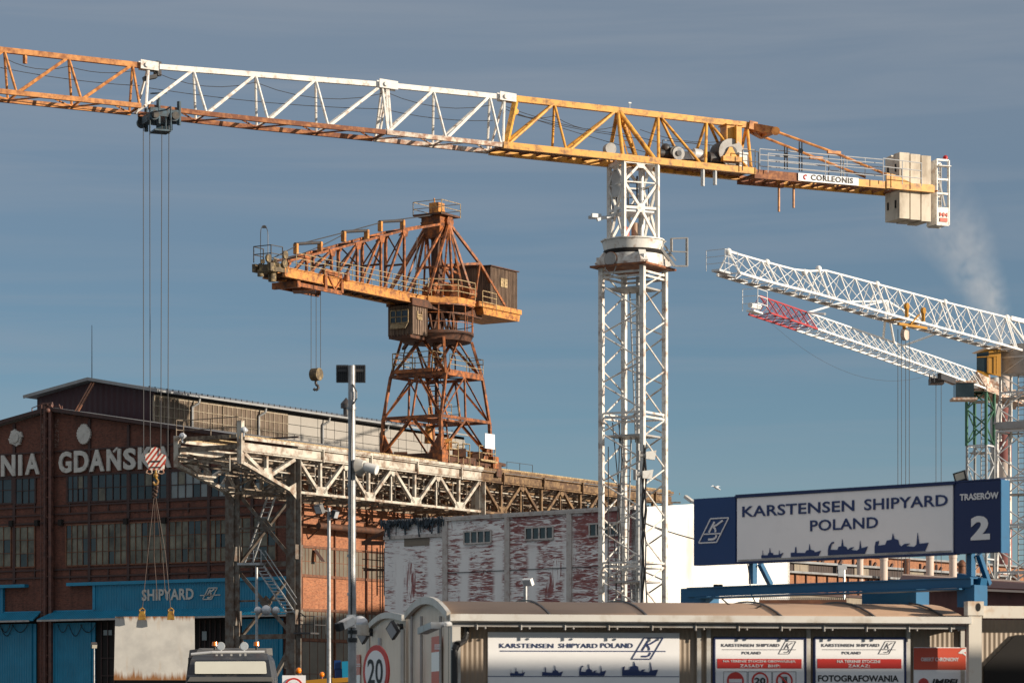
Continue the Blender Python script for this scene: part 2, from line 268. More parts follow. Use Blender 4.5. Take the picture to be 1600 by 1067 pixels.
# ---------------------------------------------------------------- geometry helpers
def at(px, py, D):
    """the point at photo pixel (px, py) and distance D in front of the camera"""
    return V(((px - CX) / F * D, D, CZ + (HY - py) / F * D))
class Pl:
    """a vertical plane through pixel column px at distance D, running along a compass heading (0 = away from the camera, 90 = right)"""
    def __init__(s, px, D, head):
        s.P = V(((px - CX) / F * D, D, 0)); h = R(head); s.d = V((math.sin(h), math.cos(h), 0)); s.n = V((math.cos(h), -math.sin(h), 0))
        if s.n.dot(s.P) > 0: s.n = -s.n
    def pt(s, px, py, off=0.0):
        r = V(((px - CX) / F, 1, (HY - py) / F)); t = (s.P + s.n * off).dot(s.n) / V((r.x, r.y, 0)).dot(s.n)
        return V((r.x * t, r.y * t, CZ + r.z * t))
    def s_of(s, px, off=0.0): return (s.pt(px, HY, off) - s.P).dot(s.d)
    def at(s, a, z, off=0.0): q = s.P + s.d * a + s.n * off; return V((q.x, q.y, z))
    def off(s, o): p = Pl.__new__(Pl); p.P = s.P + s.n * o; p.d = s.d; p.n = s.n; return p
def lerp(a, b, t): return a + (b - a) * t
def interp(tab, x):
    for (x0, y0), (x1, y1) in zip(tab, tab[1:]):
        if x <= x1 or (x1, y1) == tab[-1]: return y0 + (y1 - y0) * (x - x0) / (x1 - x0)
class MB:
    """collects shapes and links them as ONE mesh object"""
    def __init__(s): s.v = []; s.f = []; s.sm = []; s.cuts = []
    def add(s, vs, fs, smooth=False):
        o = len(s.v); s.cuts.append((o, len(s.f))); s.v += [V(v) for v in vs]
        for f in fs: s.f.append([i + o for i in f]); s.sm.append(smooth)
        return s
    def hexa(s, b, t):   # two quads, same winding
        return s.add(list(b) + list(t), [(3, 2, 1, 0), (4, 5, 6, 7), (0, 1, 5, 4), (1, 2, 6, 5), (2, 3, 7, 6), (3, 0, 4, 7)])
    def box(s, c, a, b, h):  # centre, half vectors
        c = V(c); return s.hexa([c - a - b - h, c + a - b - h, c + a + b - h, c - a + b - h], [c - a - b + h, c + a - b + h, c + a + b + h, c - a + b + h])
    def abox(s, c, x, y, z): return s.box(c, V((x / 2, 0, 0)), V((0, y / 2, 0)), V((0, 0, z / 2)))
    def beam(s, p, q, w, h=None, up=None):
        p, q = V(p), V(q); d = q - p
        if d.length < 1e-6: return s
        h = h or w; d.normalize(); up = up or (V((0, 0, 1)) if abs(d.z) < 0.98 else V((0.53, 0.848, 0)))
        x = d.cross(up).normalized(); y = x.cross(d).normalized(); x *= w / 2; y *= h / 2
        return s.hexa([p - x - y, p + x - y, p + x + y, p - x + y], [q - x - y, q + x - y, q + x + y, q - x + y])
    def angle(s, p, q, w, t=0.03):
        """an L-section bar"""
        p, q = V(p), V(q); d = (q - p).normalized(); up = V((0, 0, 1)) if abs(d.z) < 0.98 else V((0.53, 0.848, 0))
        x = d.cross(up).normalized(); y = x.cross(d).normalized()
        s.beam(p + x * (w / 2), q + x * (w / 2), t, w, y); return s.beam(p - y * (w / 2), q - y * (w / 2), w, t, y)
    def tube(s, p, q, r, n=6, r2=None, cap=True):
        p, q = V(p), V(q); d = q - p
        if d.length < 1e-6: return s
        d.normalize(); r2 = r if r2 is None else r2
        up = V((0, 0, 1)) if abs(d.z) < 0.98 else V((1, 0, 0)); x = d.cross(up).normalized(); y = x.cross(d)
        vs = []; 
        for c, rr in ((p, r), (q, r2)):
            for i in range(n): a = 2 * math.pi * i / n; vs.append(c + x * math.cos(a) * rr + y * math.sin(a) * rr)
        fs = [(i, (i + 1) % n, n + (i + 1) % n, n + i) for i in range(n)]
        s.add(vs, fs, n > 6)
        if cap: s.add(vs, [tuple(range(n - 1, -1, -1)), tuple(range(n, 2 * n))])
        return s
    def path(s, pts, r, n=5):
        for a, b in zip(pts, pts[1:]): s.tube(a, b, r, n, cap=True)
        return s
    def sag(s, p, q, drop, r, k=8, n=4):
        pts = []
        for i in range(k + 1): t = i / k; c = lerp(V(p), V(q), t); c.z -= drop * 4 * t * (1 - t); pts.append(c)
        return s.path(pts, r, n)
    def prism(s, poly, ext):
        """polygon (list of points) extruded by a vector"""
        n = len(poly); ext = V(ext); vs = [V(p) for p in poly] + [V(p) + ext for p in poly]
        return s.add(vs, [tuple(range(n)), tuple(range(2 * n - 1, n - 1, -1))] + [(i, n + i, n + (i + 1) % n, (i + 1) % n) for i in range(n)])
    def strip(s, pts, vec, seg=1, smooth=True):
        """a smooth sheet swept from a row of points"""
        n = len(pts); vs = [V(p) + V(vec) * (j / seg) for j in range(seg + 1) for p in pts]
        return s.add(vs, [(j * n + i, j * n + i + 1, (j + 1) * n + i + 1, (j + 1) * n + i) for j in range(seg) for i in range(n - 1)], smooth)
    def sphere(s, c, r, nu=12, nv=8, sz=1.0):
        c = V(c); vs = [c + V((0, 0, r * sz))]; 
        for j in range(1, nv):
            for i in range(nu): a = math.pi * j / nv; b = 2 * math.pi * i / nu; vs.append(c + V((r * math.sin(a) * math.cos(b), r * math.sin(a) * math.sin(b), r * sz * math.cos(a))))
        vs.append(c - V((0, 0, r * sz))); fs = [(0, 1 + i, 1 + (i + 1) % nu) for i in range(nu)]
        for j in range(nv - 2):
            for i in range(nu): a = 1 + j * nu; fs.append((a + i, a + nu + i, a + nu + (i + 1) % nu, a + (i + 1) % nu))
        a = 1 + (nv - 2) * nu; fs += [(a + (i + 1) % nu, a + i, len(vs) - 1) for i in range(nu)]
        return s.add(vs, fs, True)
    def disc(s, c, n, r, th, k=24, sx=1.0):
        n = V(n).normalized(); return s.tube(V(c) - n * th / 2, V(c) + n * th / 2, r, k)
    def ladder(s, p, q, w, side, r=0.03, pitch=0.3):
        p, q, side = V(p), V(q), V(side).normalized() * (w / 2)
        s.beam(p - side, q - side, r * 1.6); s.beam(p + side, q + side, r * 1.6); L = (q - p).length; k = max(2, int(L / pitch))
        for i in range(1, k): c = lerp(p, q, i / k); s.beam(c - side, c + side, r)
        return s
    def rail(s, pts, h=1.0, r=0.025, mid=2, posts=True):
        up = V((0, 0, 1)); pts = [V(p) for p in pts]
        for a, b in zip(pts, pts[1:]):
            for i in range(mid): z = up * (h * (i + 1) / mid); s.beam(a + z, b + z, r)
            k = max(1, int((b - a).length / 1.5))
            for i in range(k): c = lerp(a, b, i / k); s.beam(c, c + up * h, r)
        s.beam(pts[-1], pts[-1] + up * h, r); return s
    def build_each(s, name, mat, parent):
        """every shape collected so far becomes a part of its own"""
        c = s.cuts + [(len(s.v), len(s.f))]; out = []
        for (v0, f0), (v1, f1) in zip(c, c[1:]):
            m = MB(); m.v = s.v[v0:v1]; m.f = [[i - v0 for i in f] for f in s.f[f0:f1]]; m.sm = s.sm[f0:f1]; out.append(m.build(name, mat, parent))
        return out
    def build(s, name, mat, parent=None, label=None, loc=None):
        o0 = parent_loc(parent) if parent else (loc if loc is not None else V((0, 0, 0)))
        me = bpy.data.meshes.new(name); me.from_pydata([v - o0 for v in s.v], [], s.f)
        me.polygons.foreach_set('use_smooth', s.sm); me.update()
        bm = bmesh.new(); bm.from_mesh(me); bmesh.ops.recalc_face_normals(bm, faces=bm.faces); bm.to_mesh(me); bm.free()
        me.materials.append(M[mat] if isinstance(mat, str) else mat)
        o = bpy.data.objects.new(name, me); COL.objects.link(o)
        if parent: o.parent = parent
        elif loc is not None: o.location = loc
        if label: o['label'] = label
        WLOC[o.name] = V(o0); return o
WLOC = {}
def parent_loc(p): return WLOC[p.name]
def tag(o, label, cat, group=None):
    o['label'] = label; o['category'] = cat
    if group: o['group'] = group
    return o
def thing(name, loc, label, cat, group=None):
    o = bpy.data.objects.new(name, None); COL.objects.link(o); o.location = loc; o.empty_display_size = 0.5
    WLOC[o.name] = V(loc); return tag(o, label, cat, group)
def struct(mb, name, mat): o = mb.build(name, mat); o['kind'] = 'structure'; return o
TXT = {}
def text_mesh(s, bold=0.0, ext=0.02, spacing=1.0, shear=0.0):
    k = (s, bold, spacing, shear)
    if k in TXT: return TXT[k]
    cu = bpy.data.curves.new("t", 'FONT'); cu.body = s; cu.offset = bold; cu.extrude = 0.05; cu.space_character = spacing; cu.resolution_u = 3; cu.shear = shear
    o = bpy.data.objects.new("t", cu); COL.objects.link(o)
    dg = bpy.context.evaluated_depsgraph_get(); me = bpy.data.meshes.new_from_object(o.evaluated_get(dg))
    vs = [v.co.copy() for v in me.vertices]; fs = [tuple(p.vertices) for p in me.polygons]
    bpy.data.objects.remove(o); bpy.data.curves.remove(cu); bpy.data.meshes.remove(me)
    TXT[k] = (vs, fs); return TXT[k]
def put_text(mb, s, pl, px0, px1, pyt, pyb, off, bold=0.0, th=0.01, spacing=1.0, shear=0.0, capref=None):
    """lay text on plane pl between two pixel columns; pyt and pyb are the cap line and base line at px0"""
    vs, fs = text_mesh(s, bold, 0.02, spacing, shear)
    x0 = min(v.x for v in vs); x1 = max(v.x for v in vs)
    base = [v.y for v in vs] if capref is None else [v.y for v in text_mesh(capref, bold, 0.02, spacing, shear)[0]]
    y0, y1 = min(base), max(base)
    a = pl.pt(px0, pyb, off); b = pl.pt(px1, pyb, off); a1 = pl.pt(px0, pyt, off); L = (b - a).dot(pl.d); Hh = a1.z - a.z
    out = [a + pl.d * (L * (v.x - x0) / (x1 - x0)) + V((0, 0, Hh * (v.y - y0) / (y1 - y0))) + pl.n * (th * (0.5 + v.z * 10)) for v in vs]
    mb.add(out, fs); return mb
def quad_on(mb, pl, px0, px1, py0, py1, off=0.0, th=0.05):
    """a flat board on the plane: pixel corners read at px0 (top py0, bottom py1), thickness th in front of off"""
    a = pl.pt(px0, py0, off); c = pl.pt(px0, py1, off); s1 = (pl.pt(px1, py0, off) - a).dot(pl.d)
    b = a + pl.d * s1; d = c + pl.d * s1
    mb.prism([a, b, d, c], pl.n * th); return mb
def rect_on(mb, pl, s0, s1, z0, z1, off=0.0, th=0.05):
    mb.prism([pl.at(s0, z1, off), pl.at(s1, z1, off), pl.at(s1, z0, off), pl.at(s0, z0, off)], pl.n * th); return mb
SHIPS = {  # hull and rigging outlines of the four vessels, x 0..1, y in the same unit
    0: [(0, 0), (0, .20), (.06, .23), (.05, .55), (.08, .22), (.30, .20), (.32, .34), (.36, .36), (.39, .70), (.42, .36), (.52, .34), (.55, .20), (.80, .20), (.82, .50), (.84, .22), (1, .32), (.90, .05), (.88, 0)],
    1: [(0, 0), (0, .22), (.13, .22), (.15, .50), (.18, .50), (.19, .2), (.48, .18), (.52, .30), (.60, .32), (.62, .62), (.65, .34), (.76, .28), (.80, .18), (1, .26), (.93, .05), (.92, 0)],
    2: [(0, 0), (0, .20), (.02, .36), (.10, .52), (.15, .52), (.15, .47), (.09, .44), (.06, .22), (.24, .20), (.27, .32), (.34, .34), (.36, .62), (.39, .34), (.46, .30), (.50, .17), (.56, .26), (.66, .28), (.58, .18), (.74, .14), (.79, .20), (.81, .52), (.84, .22), (1, .28), (.94, .05), (.93, 0)],
    3: [(0, 0), (0, .20), (.02, .34), (.08, .36), (.06, .22), (.20, .24), (.23, .36), (.32, .38), (.34, .56), (.37, .40), (.44, .36), (.46, .22), (.50, .17), (.56, .24), (.66, .24), (.58, .17), (.74, .14), (.78, .20), (.80, .54), (.83, .22), (1, .24), (.95, .05), (.94, 0)]}
def put_ship(mb, k, pl, px0, px1, pyb, off, vs=1.0, th=0.008):
    a = pl.pt(px0, pyb, off); L = (pl.pt(px1, pyb, off) - a).dot(pl.d)
    poly = [a + pl.d * (L * x) + V((0, 0, L * y * vs)) for x, y in SHIPS[k]]
    mb.prism(poly, pl.n * th); return mb
def put_logo(mb, pl, px0, px1, pyt, pyb, off, w=0.03, th=0.008, line=None):
    """slanted box with a K over a J; w is the stroke as a share of its height"""
    a = pl.pt(px0, pyb, off); L = (pl.pt(px1, pyb, off) - a).dot(pl.d); Hh = pl.pt(px0, pyt, off).z - a.z
    P = lambda x, y: a + pl.d * (L * x) + V((0, 0, Hh * y)) + pl.n * (th / 2)
    sw = w * Hh
    def st(pts, k=1.0):
        for p, q in zip(pts, pts[1:]): mb.beam(P(*p), P(*q), sw * k, th, pl.n)
    st([(0, 0), (.60, 0), (1, 1), (.40, 1), (0, 0)]); st([(.15, .36), (.76, .36)])
    st([(.34, .42), (.53, .86)], 1.7); st([(.80, .90), (.60, .72), (.48, .66)], 1.5); st([(.49, .66), (.56, .54), (.56, .42)], 1.7)
    st([(.60, .30), (.56, .18), (.48, .13), (.32, .13)], 1.7)
    if line:
        st([(line[0], .36), (line[1], .36)])
    return mb

# ================================================================ setting: ground
g = MB(); g.add([(-6000, -300, 0), (6000, -300, 0), (6000, 12000, 0), (-6000, 12000, 0)], [(0, 1, 2, 3)]); struct(g, 'ground', 'dirtground')
g = MB(); g.add([(-60, 10, .004), (40, 10, .004), (40, 190, .004), (-60, 190, .004)], [(0, 1, 2, 3)]); struct(g, 'yard_road', 'asphalt')

# ================================================================ brick hall
G = Pl(467, 200, GH)             # gable plane (points right and towards the camera)
S = Pl(467, 200, SH)             # long side plane (points right and away)
Z = lambda pl, px, py, off=0: pl.pt(px, py, off).z
hall = thing('brick_hall', V((G.P.x, G.P.y, 0)), 'long dark brick shipyard hall with white rooftop lettering on its gable and blue doors', 'industrial hall')
apex = G.pt(80, 644); eR = G.at(0, Z(G, 270, 671) - (apex.z - Z(G, 270, 671)) / (G.s_of(270) - G.s_of(80)) * (0 - G.s_of(270)), 0)
sA = G.s_of(80); sL = 2 * sA
zE = eR.z; zA = apex.z
HL = S.s_of(727, -5) + 8        # hall length
wall = MB()
wall.prism([G.at(0, 0, -.4), G.at(0, zE, -.4), G.at(sA, zA, -.4), G.at(sL, zE, -.4), G.at(sL, 0, -.4)], G.n * .4)
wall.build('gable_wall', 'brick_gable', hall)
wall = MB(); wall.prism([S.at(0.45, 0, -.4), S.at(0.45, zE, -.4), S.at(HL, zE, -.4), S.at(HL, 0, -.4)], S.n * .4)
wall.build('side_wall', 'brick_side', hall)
rf = MB()
u = S.d
for (s0, z0, s1, z1) in ((.5, zE - .05, sA, zA + .12), (sL - .5, zE - .05, sA, zA + .12)):
    a, b = G.at(s0, z0, .35), G.at(s1, z1, .35); rf.prism([a, b, b + V((0, 0, .22)), a + V((0, 0, .22))], u * (HL + .3))
roof = rf.build_each('roof', 'roof', hall)[0]
e = MB(); e.beam(G.at(.5, zE + .05, .42), G.at(sA, zA + .2, .42), .12, .26); e.beam(G.at(sL - .5, zE + .05, .42), G.at(sA, zA + .2, .42), .12, .26)
e.build('verge_board', 'frame_steel', hall)
# --- raised monitor
MP = G.off(-5.0)
mxL, mxR, mA = MP.s_of(58), MP.s_of(240), MP.s_of(145)
zmT = Z(MP, 240, 613); zmA = Z(MP, 145, 597); zmTL = Z(MP, 58, 621); zb = zE + 0.6
mon = MB(); mon.prism([MP.at(mxR, zb - 2), MP.at(mxR, zmT), MP.at(mA, zmA), MP.at(mxL, zmTL), MP.at(mxL, zb - 2)], -MP.n * .2)
mon.build('monitor_gable', 'maroon', hall)
SP = Pl.__new__(Pl); q = MP.at(mxR, 0); SP.P = V((q.x, q.y, 0)); SP.d = S.d; SP.n = S.n   # glazed side of the monitor
ML = SP.s_of(727)
back = MB(); back.prism([SP.at(0, zb - 1, -.1), SP.at(0, zmT, -.1), SP.at(ML, zmT, -.1), SP.at(ML, zb - 1, -.1)], -SP.n * .2)
back.build('monitor_wall', 'interior_and_shadow', hall)
zg0 = Z(SP, 240, 664.5); zg1 = zmT - .22
sg = SP.s_of(449)
gl = MB(); n = 28
for i in range(n):
    a, b = sg * i / n + .05, sg * (i + 1) / n - .05
    for k in range(3):
        za, zc = lerp(zg0, zg1, k / 3) + .04, lerp(zg0, zg1, (k + 1) / 3) - .04
        o = random.uniform(-.012, .012); rect_on(gl, SP, a, b, za, zc, o - .05, .05)
pan = gl.build('glazing', 'glaz_brown', hall)
ml = MB()
for i in range(n + 1):
    w = .16 if i in (0, 14) else (.05 if i % 3 else .07); s = sg * i / n; ml.beam(SP.at(s, zg0, .02), SP.at(s, zg1, .02), w, .06)
for k in range(4): ml.beam(SP.at(0, lerp(zg0, zg1, k / 3), .015), SP.at(sg, lerp(zg0, zg1, k / 3), .015), .05, .05 if 0 < k < 3 else .16)
ml.build('mullion', 'mullion', pan)
gp = MB(); s = sg + .1; i = 0
while s < ML - .3:
    w = 2.15 if i % 3 else 1.6; w = min(w, ML - s - .02)
    for k in range(3):
        za, zc = lerp(zg0, zg1, k / 3) + .02, lerp(zg0, zg1, (k + 1) / 3) - .02; hw = w / 2 if random.random() < .35 else w
        rect_on(gp, SP, s, s + hw - .05, za, zc, random.uniform(-.05, -.03), .05)
        if hw < w: rect_on(gp, SP, s + hw, s + w - .05, za, zc, random.uniform(-.05, -.03), .05)
    s += w; i += 1
gp.build('wall_panel', 'glaz_grey', hall)
for px in (298, 402, 502, 594, 690):
    d = MB(); s = SP.s_of(px); d.path([SP.at(s + .35, zg1 + .25, .55), SP.at(s + .3, zg1 - .15, .5), SP.at(s, zg1 - .45, .14), SP.at(s, zg0 - .3, .14)], .085, 7)
    d.build('downpipe', 'gutter', hall)
mr = MB()
for (s0, z0) in ((mxR, zmT), (mxL, zmTL)):
    sg_ = 1 if s0 == mxR else -1
    a, b = MP.at(s0 + sg_ * .75, z0 - .02, .5), MP.at(mA, zmA + .12, .5); mr.prism([a, b, b + V((0, 0, .12)), a + V((0, 0, .12))], u * (ML + .9))
mr.build_each('monitor_roof', 'roof', hall)
gt = MB(); gt.beam(SP.at(-.5, zmT + .03, .78), SP.at(ML + .3, zmT + .03, .78), .14, .13)
gt.beam(MP.at(mxR + .8, zmT + .04, .56), MP.at(mA, zmA + .18, .56), .08, .22); gt.beam(MP.at(mxL - .8, zmTL + .04, .56), MP.at(mA, zmA + .18, .56), .08, .22)
gt.build('gutter', 'gutter', hall)
ed = MB()
ed.beam(SP.at(0, zg0 - .18, .2), SP.at(ML, zg0 - .18, .2), .1, .12)
ed.build('sill_strip', 'mullion', hall)
rs = MB()
for i in range(60): rs.beam(SP.at(ML * i / 60, zmT + .3, -.4), SP.at(ML * i / 60, zmT + .48, -.4), .05)
rs.beam(SP.at(0, zmT + .44, -.4), SP.at(ML, zmT + .44, -.4), .02)
rs.build('roof_clips', 'dark_steel', roof)
vt = MB(); s = SP.s_of(561); c = SP.at(s, zmT + .3, -1.2); vt.tube(c, c + V((0, 0, 1.0)), .22, 8); vt.tube(c + V((0, 0, .8)), c + V((0, 0, 1.15)), .42, 8); vt.tube(c + V((0, 0, 1.15)), c + V((0, 0, 1.6)), .42, 8, .03)
vt.build('roof_vent', 'dark_steel', roof)
an = MB(); c = MP.at(mA, zmA, .1); an.tube(c, V((c.x, c.y, Z(MP, 145, 508, .1))), .035, 5, .02); an.build('lightning_rod', 'dark_steel', hall)
pr = MB(); pr.beam(MP.pt(144, 597, .4), G.pt(115, 648, .2), .1); pr.beam(MP.pt(148, 597, .4), G.pt(119, 648, .2), .1); pr.build('roof_ladder', 'frame_rust', roof)
# --- gable steel frame
fr = MB()
for px in (23, 140.5, 201.5, 263.5, 327, 395):
    s = G.s_of(px); zt = zA - abs(s - sA) * (zA - zE) / abs(sA) - .1; fr.beam(G.at(s, Z(G, 200, 905), .04), G.at(s, zt, .04), .22, .12)
for (pa, y) in ((141, 702), (141, 741), (141, 788), (141, 801), (141, 814), (141, 888), (141, 900)):
    z = Z(G, pa, y); fr.beam(G.at(sL, z, .05), G.at(0, z, .05), .09, .11)
for px in (55, 110, 170, 232, 295):
    s = G.s_of(px); fr.beam(G.at(s, Z(G, px, 800), .04), G.at(s, Z(G, px, 786), .04), .1, .1); fr.beam(G.at(s, Z(G, px, 905), .04), G.at(s, Z(G, px, 888), .04), .08, .1)
fr.beam(G.at(-.05, 0, .02), G.at(-.05, zE - .2, .02), .3, .14)
fr.build('steel_frame', 'frame_steel', hall)
cr = MB()
for px in (18, 58, 95, 197, 257): c = G.pt(px, 818 - px * .02, .12); cr.beam(c - V((0, 0, .2)), c + V((0, 0, .2)), .32, .3)
cr.build_each('wall_vent', 'interior_and_shadow', hall)
def window(pl, px0, px1, py0, py1, cols, rows, mat, fmat, pale=(), off=.03, fw=.07):
    w = MB(); a = pl.pt(px0, py0, off); s0, s1 = pl.s_of(px0), pl.s_of(px1); z1, z0 = a.z, pl.pt(px0, py1, off).z
    pw = MB(); dw = MB()
    for i in range(cols):
        for k in range(rows):
            tgt = pw if (i, k) in pale else (dw if random.random() < .16 else w); t = random.uniform(-.012, .012)
            sa, sb = lerp(s0, s1, i / cols), lerp(s0, s1, (i + 1) / cols); za, zc = lerp(z0, z1, k / rows), lerp(z0, z1, (k + 1) / rows)
            P = [pl.at(sa, zc, off - .03 + t), pl.at(sb, zc, off - .03 - t), pl.at(sb, za, off - .03 - t), pl.at(sa, za, off - .03 + t)]; tgt.prism(P, pl.n * .03)
    o = w.build('window', mat, hall)
    if pw.v: pw.build('pale_pane', 'win_pale', o)
    if dw.v: dw.build('odd_pane', 'win_dirty' if mat == 'win_dark' else 'win_dark', o)
    f = MB()
    for i in range(cols + 1): s = lerp(s0, s1, i / cols); f.beam(pl.at(s, z0, off + .03), pl.at(s, z1, off + .03), fw * (1.8 if i in (0, cols) else .7), .05)
    for k in range(rows + 1): z = lerp(z0, z1, k / rows); f.beam(pl.at(s0, z, off + .03), pl.at(s1, z, off + .03), .05, fw * (1.6 if k in (0, rows) else .7))
    f.build('frame', fmat, o)
ypw = lambda px: 746 - px * .028
ybw = lambda px: 789 - px * .036
for (a, b, c) in ((-40, 20, 4), (25, 56, 3), (106, 139, 4), (143, 200, 5), (204, 262, 5)): window(G, a, b, 747.5 - max(a, 0) * .042, 789 - max(a, 0) * .036, c, 2, 'win_dark', 'frame_steel')
window(G, 267, 326, 736, 779.5, 5, 2, 'win_dark', 'frame_steel', {(0, 0), (0, 1), (2, 1), (2, 0), (1, 0), (4, 0), (3, 1)})
window(G, 330, 392, 733, 777, 5, 2, 'win_dark', 'frame_steel', {(1, 0), (3, 0)}); window(G, 398, 452, 731, 775, 4, 2, 'win_dark', 'frame_steel', {(0, 0)})
for (a, b, c) in ((-40, 18, 5), (21, 55, 3), (104, 139, 4), (142, 199, 6), (203, 261, 6), (265, 325, 6), (329, 362, 4)): window(G, a, b, 824 - max(a, 0) * .036, 887 - max(a, 0) * .029, c, 3, 'win_dirty', 'frame_rust', fw=.05)
window(G, 366, 432, 809, 877, 5, 3, 'win_dirty', 'frame_rust', fw=.05)
# --- letters, each its own part
for ch, a, b, yt, yb in (('N', 3, 25, 711.5, 744.5), ('I', 30, 35.5, 710.5, 743), ('A', 40.5, 63, 709, 741.8), ('G', 93, 113, 706, 739.5), ('D', 117, 139.5, 704.5, 738.3), ('A', 141, 164, 703, 737), ('N', 168, 190, 702, 735.8), ('S', 194, 213.5, 700.5, 734.5), ('K', 217, 241, 699, 733.2), ('A', 243, 268, 698, 731.5)):
    t = MB(); put_text(t, ch, G, a, b, yt, yb, .12, .035, .12); 
    if ch == 'N' and a > 100: t.beam(G.pt(178, 706, .2), G.pt(184, 699.5, .2), .16, .14)
    t.build('letter', 'letter', hall)
t = MB()
for i, ch in enumerate('JEANNE'): put_text(t, ch, G, 85.5, 92, 655 + i * 7.6, 660.5 + i * 7.6, .01, 0, .02)
for i, ch in enumerate('IAPFIX'): put_text(t, ch, G, 64.2, 69, 662 + i * 9.6, 669 + i * 9.6, .01, 0, .02)
t.build('faded_lettering', 'graffiti', hall)
def emblem(cx, cy, pts, core, mat='letter'):
    c = G.pt(cx, cy, .06); k = c.y / F
    P = [c + G.d * (x * k / G.d.x) + V((0, 0, y * k)) for x, y in pts]
    m = MB(); m.prism(P, G.n * .16)
    if core: 
        Q = [c + G.d * (math.cos(i / 20 * 6.283) * core * k / G.d.x) + V((0, 0, math.sin(i / 20 * 6.283) * core * 1.1 * k)) for i in range(20)]; m.prism(Q, G.n * .26)
        for i in range(5): m.beam(c + G.n * .26 + V((0, 0, (i - 2) * 2.2 * k)) - G.d * (4 * k), c + G.n * .26 + V((0, 0, (i - 2) * 2.2 * k)) + G.d * (4 * k), .03)
    m.build('emblem', mat, hall)
pts = []
for i in range(8):
    a = i / 8 * 6.283 + .39; r = 13 if i % 2 else 15
    for da, rr in ((-.34, r * .92), (0, r * .84), (.34, r * .92), (.39, r * .62)): pts.append((math.cos(a + da) * rr * .9, math.sin(a + da) * rr))
emblem(26, 684, pts, 7)
pts = []
for i in range(40):
    a = i / 40 * 6.283; r = 1 + (.09 if i % 2 else 0); pts.append((math.cos(a) * 11 * r, math.sin(a) * 13.5 * r - (1.5 if math.sin(a) < -.8 else 0) + (2.5 if i in (8, 10, 12) else 0)))
emblem(132.5, 678, pts, 0)
# --- riser pipe with ladder cage and platform on the roof
rp = MB()
for px, w in ((72, .28), (79.5, .24)): c = G.pt(px, 640, .35); rp.beam(V((c.x, c.y, 0)), V((c.x, c.y, Z(G, px, 631, .35))), w, w)
rp.ladder(G.at(G.s_of(75.5), 0, .55), G.at(G.s_of(75.5), Z(G, 75, 631), .55), .35, G.d, .03, .35)
for i in range(16): z = 2 + i * 1.35; rp.beam(G.at(G.s_of(70), z, .45), G.at(G.s_of(82), z, .45), .06)
rp.build('riser_duct', 'riser', hall)
pf = MB(); a, b = G.s_of(53), G.s_of(99); zz = Z(G, 75, 648)
pf.rail([G.at(G.s_of(53), zz - .2, .2), G.at(G.s_of(68), zz, .2)], .72, .05, 2); pf.rail([G.at(G.s_of(80), zz, .2), G.at(G.s_of(100), zz - .05, .2)], .55, .05, 1)
pf.beam(G.pt(92, 632, .3), G.pt(98, 647, .3), .09); pf.beam(G.pt(66, 631, .5), G.pt(82, 629.5, .5), .12); pf.sphere(G.pt(75, 641, .7), .16)
pf.build('roof_platform', 'riser', hall)
lead = MB(); lead.beam(G.pt(82, 645, .3), G.pt(88, 640, .3), .08)
# --- blue fascia, awnings and doors
Yt = lambda px: 915.2 - px * .031     # top of the fascia on the gable
bl = MB()
sx = G.s_of
zt, zf0 = Z(G, 110, 913), Z(G, 110, 953)
rect_on(bl, G, sx(150), sx(465) - .1, zf0 - .1, zt - .1, .02, .22)
rect_on(bl, G, sL, sx(8), zf0 - .1, zt - .1, .02, .22)
fas = bl.build_each('fascia', 'blue', hall)
cp = MB(); cp.beam(G.at(sx(110), zt, .2), G.at(sx(465) - .1, zt, .2), .5, .22); cp.beam(G.at(sL, zt, .2), G.at(sx(45), zt, .2), .5, .22)
cp.beam(G.at(sx(151), zf0, .26), G.at(sx(151), zt - .1, .26), .22, .1); cp.beam(G.at(sx(75), zf0 - .1, .1), G.at(sx(151), zf0 - .1, .1), .2, .2); cp.beam(G.at(sx(5), zf0 - .1, .1), G.at(sx(66), zf0 - .1, .1), .2, .2)
cp.build('capping', 'blue_flat', hall)
aw = MB(); z1, z0 = zf0, zf0 - .62
for (a, b) in ((sx(87), -.35), (sL, sx(66))):
    aw.prism([G.at(a, z1, .05), G.at(b, z1, .05), G.at(b + (.35 if b < 0 else -.0), z0, 1.35), G.at(a - (.5 if b < 0 else 0), z0, 1.35)], V((0, 0, -.1)))
aw.build_each('awning', 'blue', hall)
tr = MB(); tr.beam(G.at(sx(87) - .5, z0 - .1, 1.36), G.at(0, z0 - .1, 1.36), .08, .12); tr.beam(G.at(sL, z0 - .1, 1.36), G.at(sx(66), z0 - .1, 1.36), .08, .12)
tr.build_each('awning_edge', 'greysteel', hall)
zd = z0 - .25
dk = MB(); rect_on(dk, G, sx(88), sx(440), 0, zd + .4, .01, .03); rect_on(dk, G, sL, sx(58), 0, zd + .4, .01, .03); dk.build_each('doorway', 'interior_and_shadow', hall)
for (a, b) in ((-45, 54), (87, 146), (382, 438)):
    d = MB(); rect_on(d, G, sx(a), sx(b), 0, zd, .1, .18); dd = d.build('sliding_door', 'blue', hall)
    h = MB(); h.beam(G.at(sx(b) + .05, 0, .15), G.at(sx(b) + .05, zd, .15), .5, .1); h.build('door_edge', 'blue_flat', dd)
    if b < 200:
        c = MB()
        for k in range(3):
            x0 = a + (b - a) * (.05 + k * .3); c.sag(G.pt(max(x0, 0), 975, .35), G.pt(max(x0, 0) + 16 + 4 * k, 975, .35), .55 + .25 * (k % 2), .025)
        c.build('hanging_cable', 'black', dd)
wd = MB()
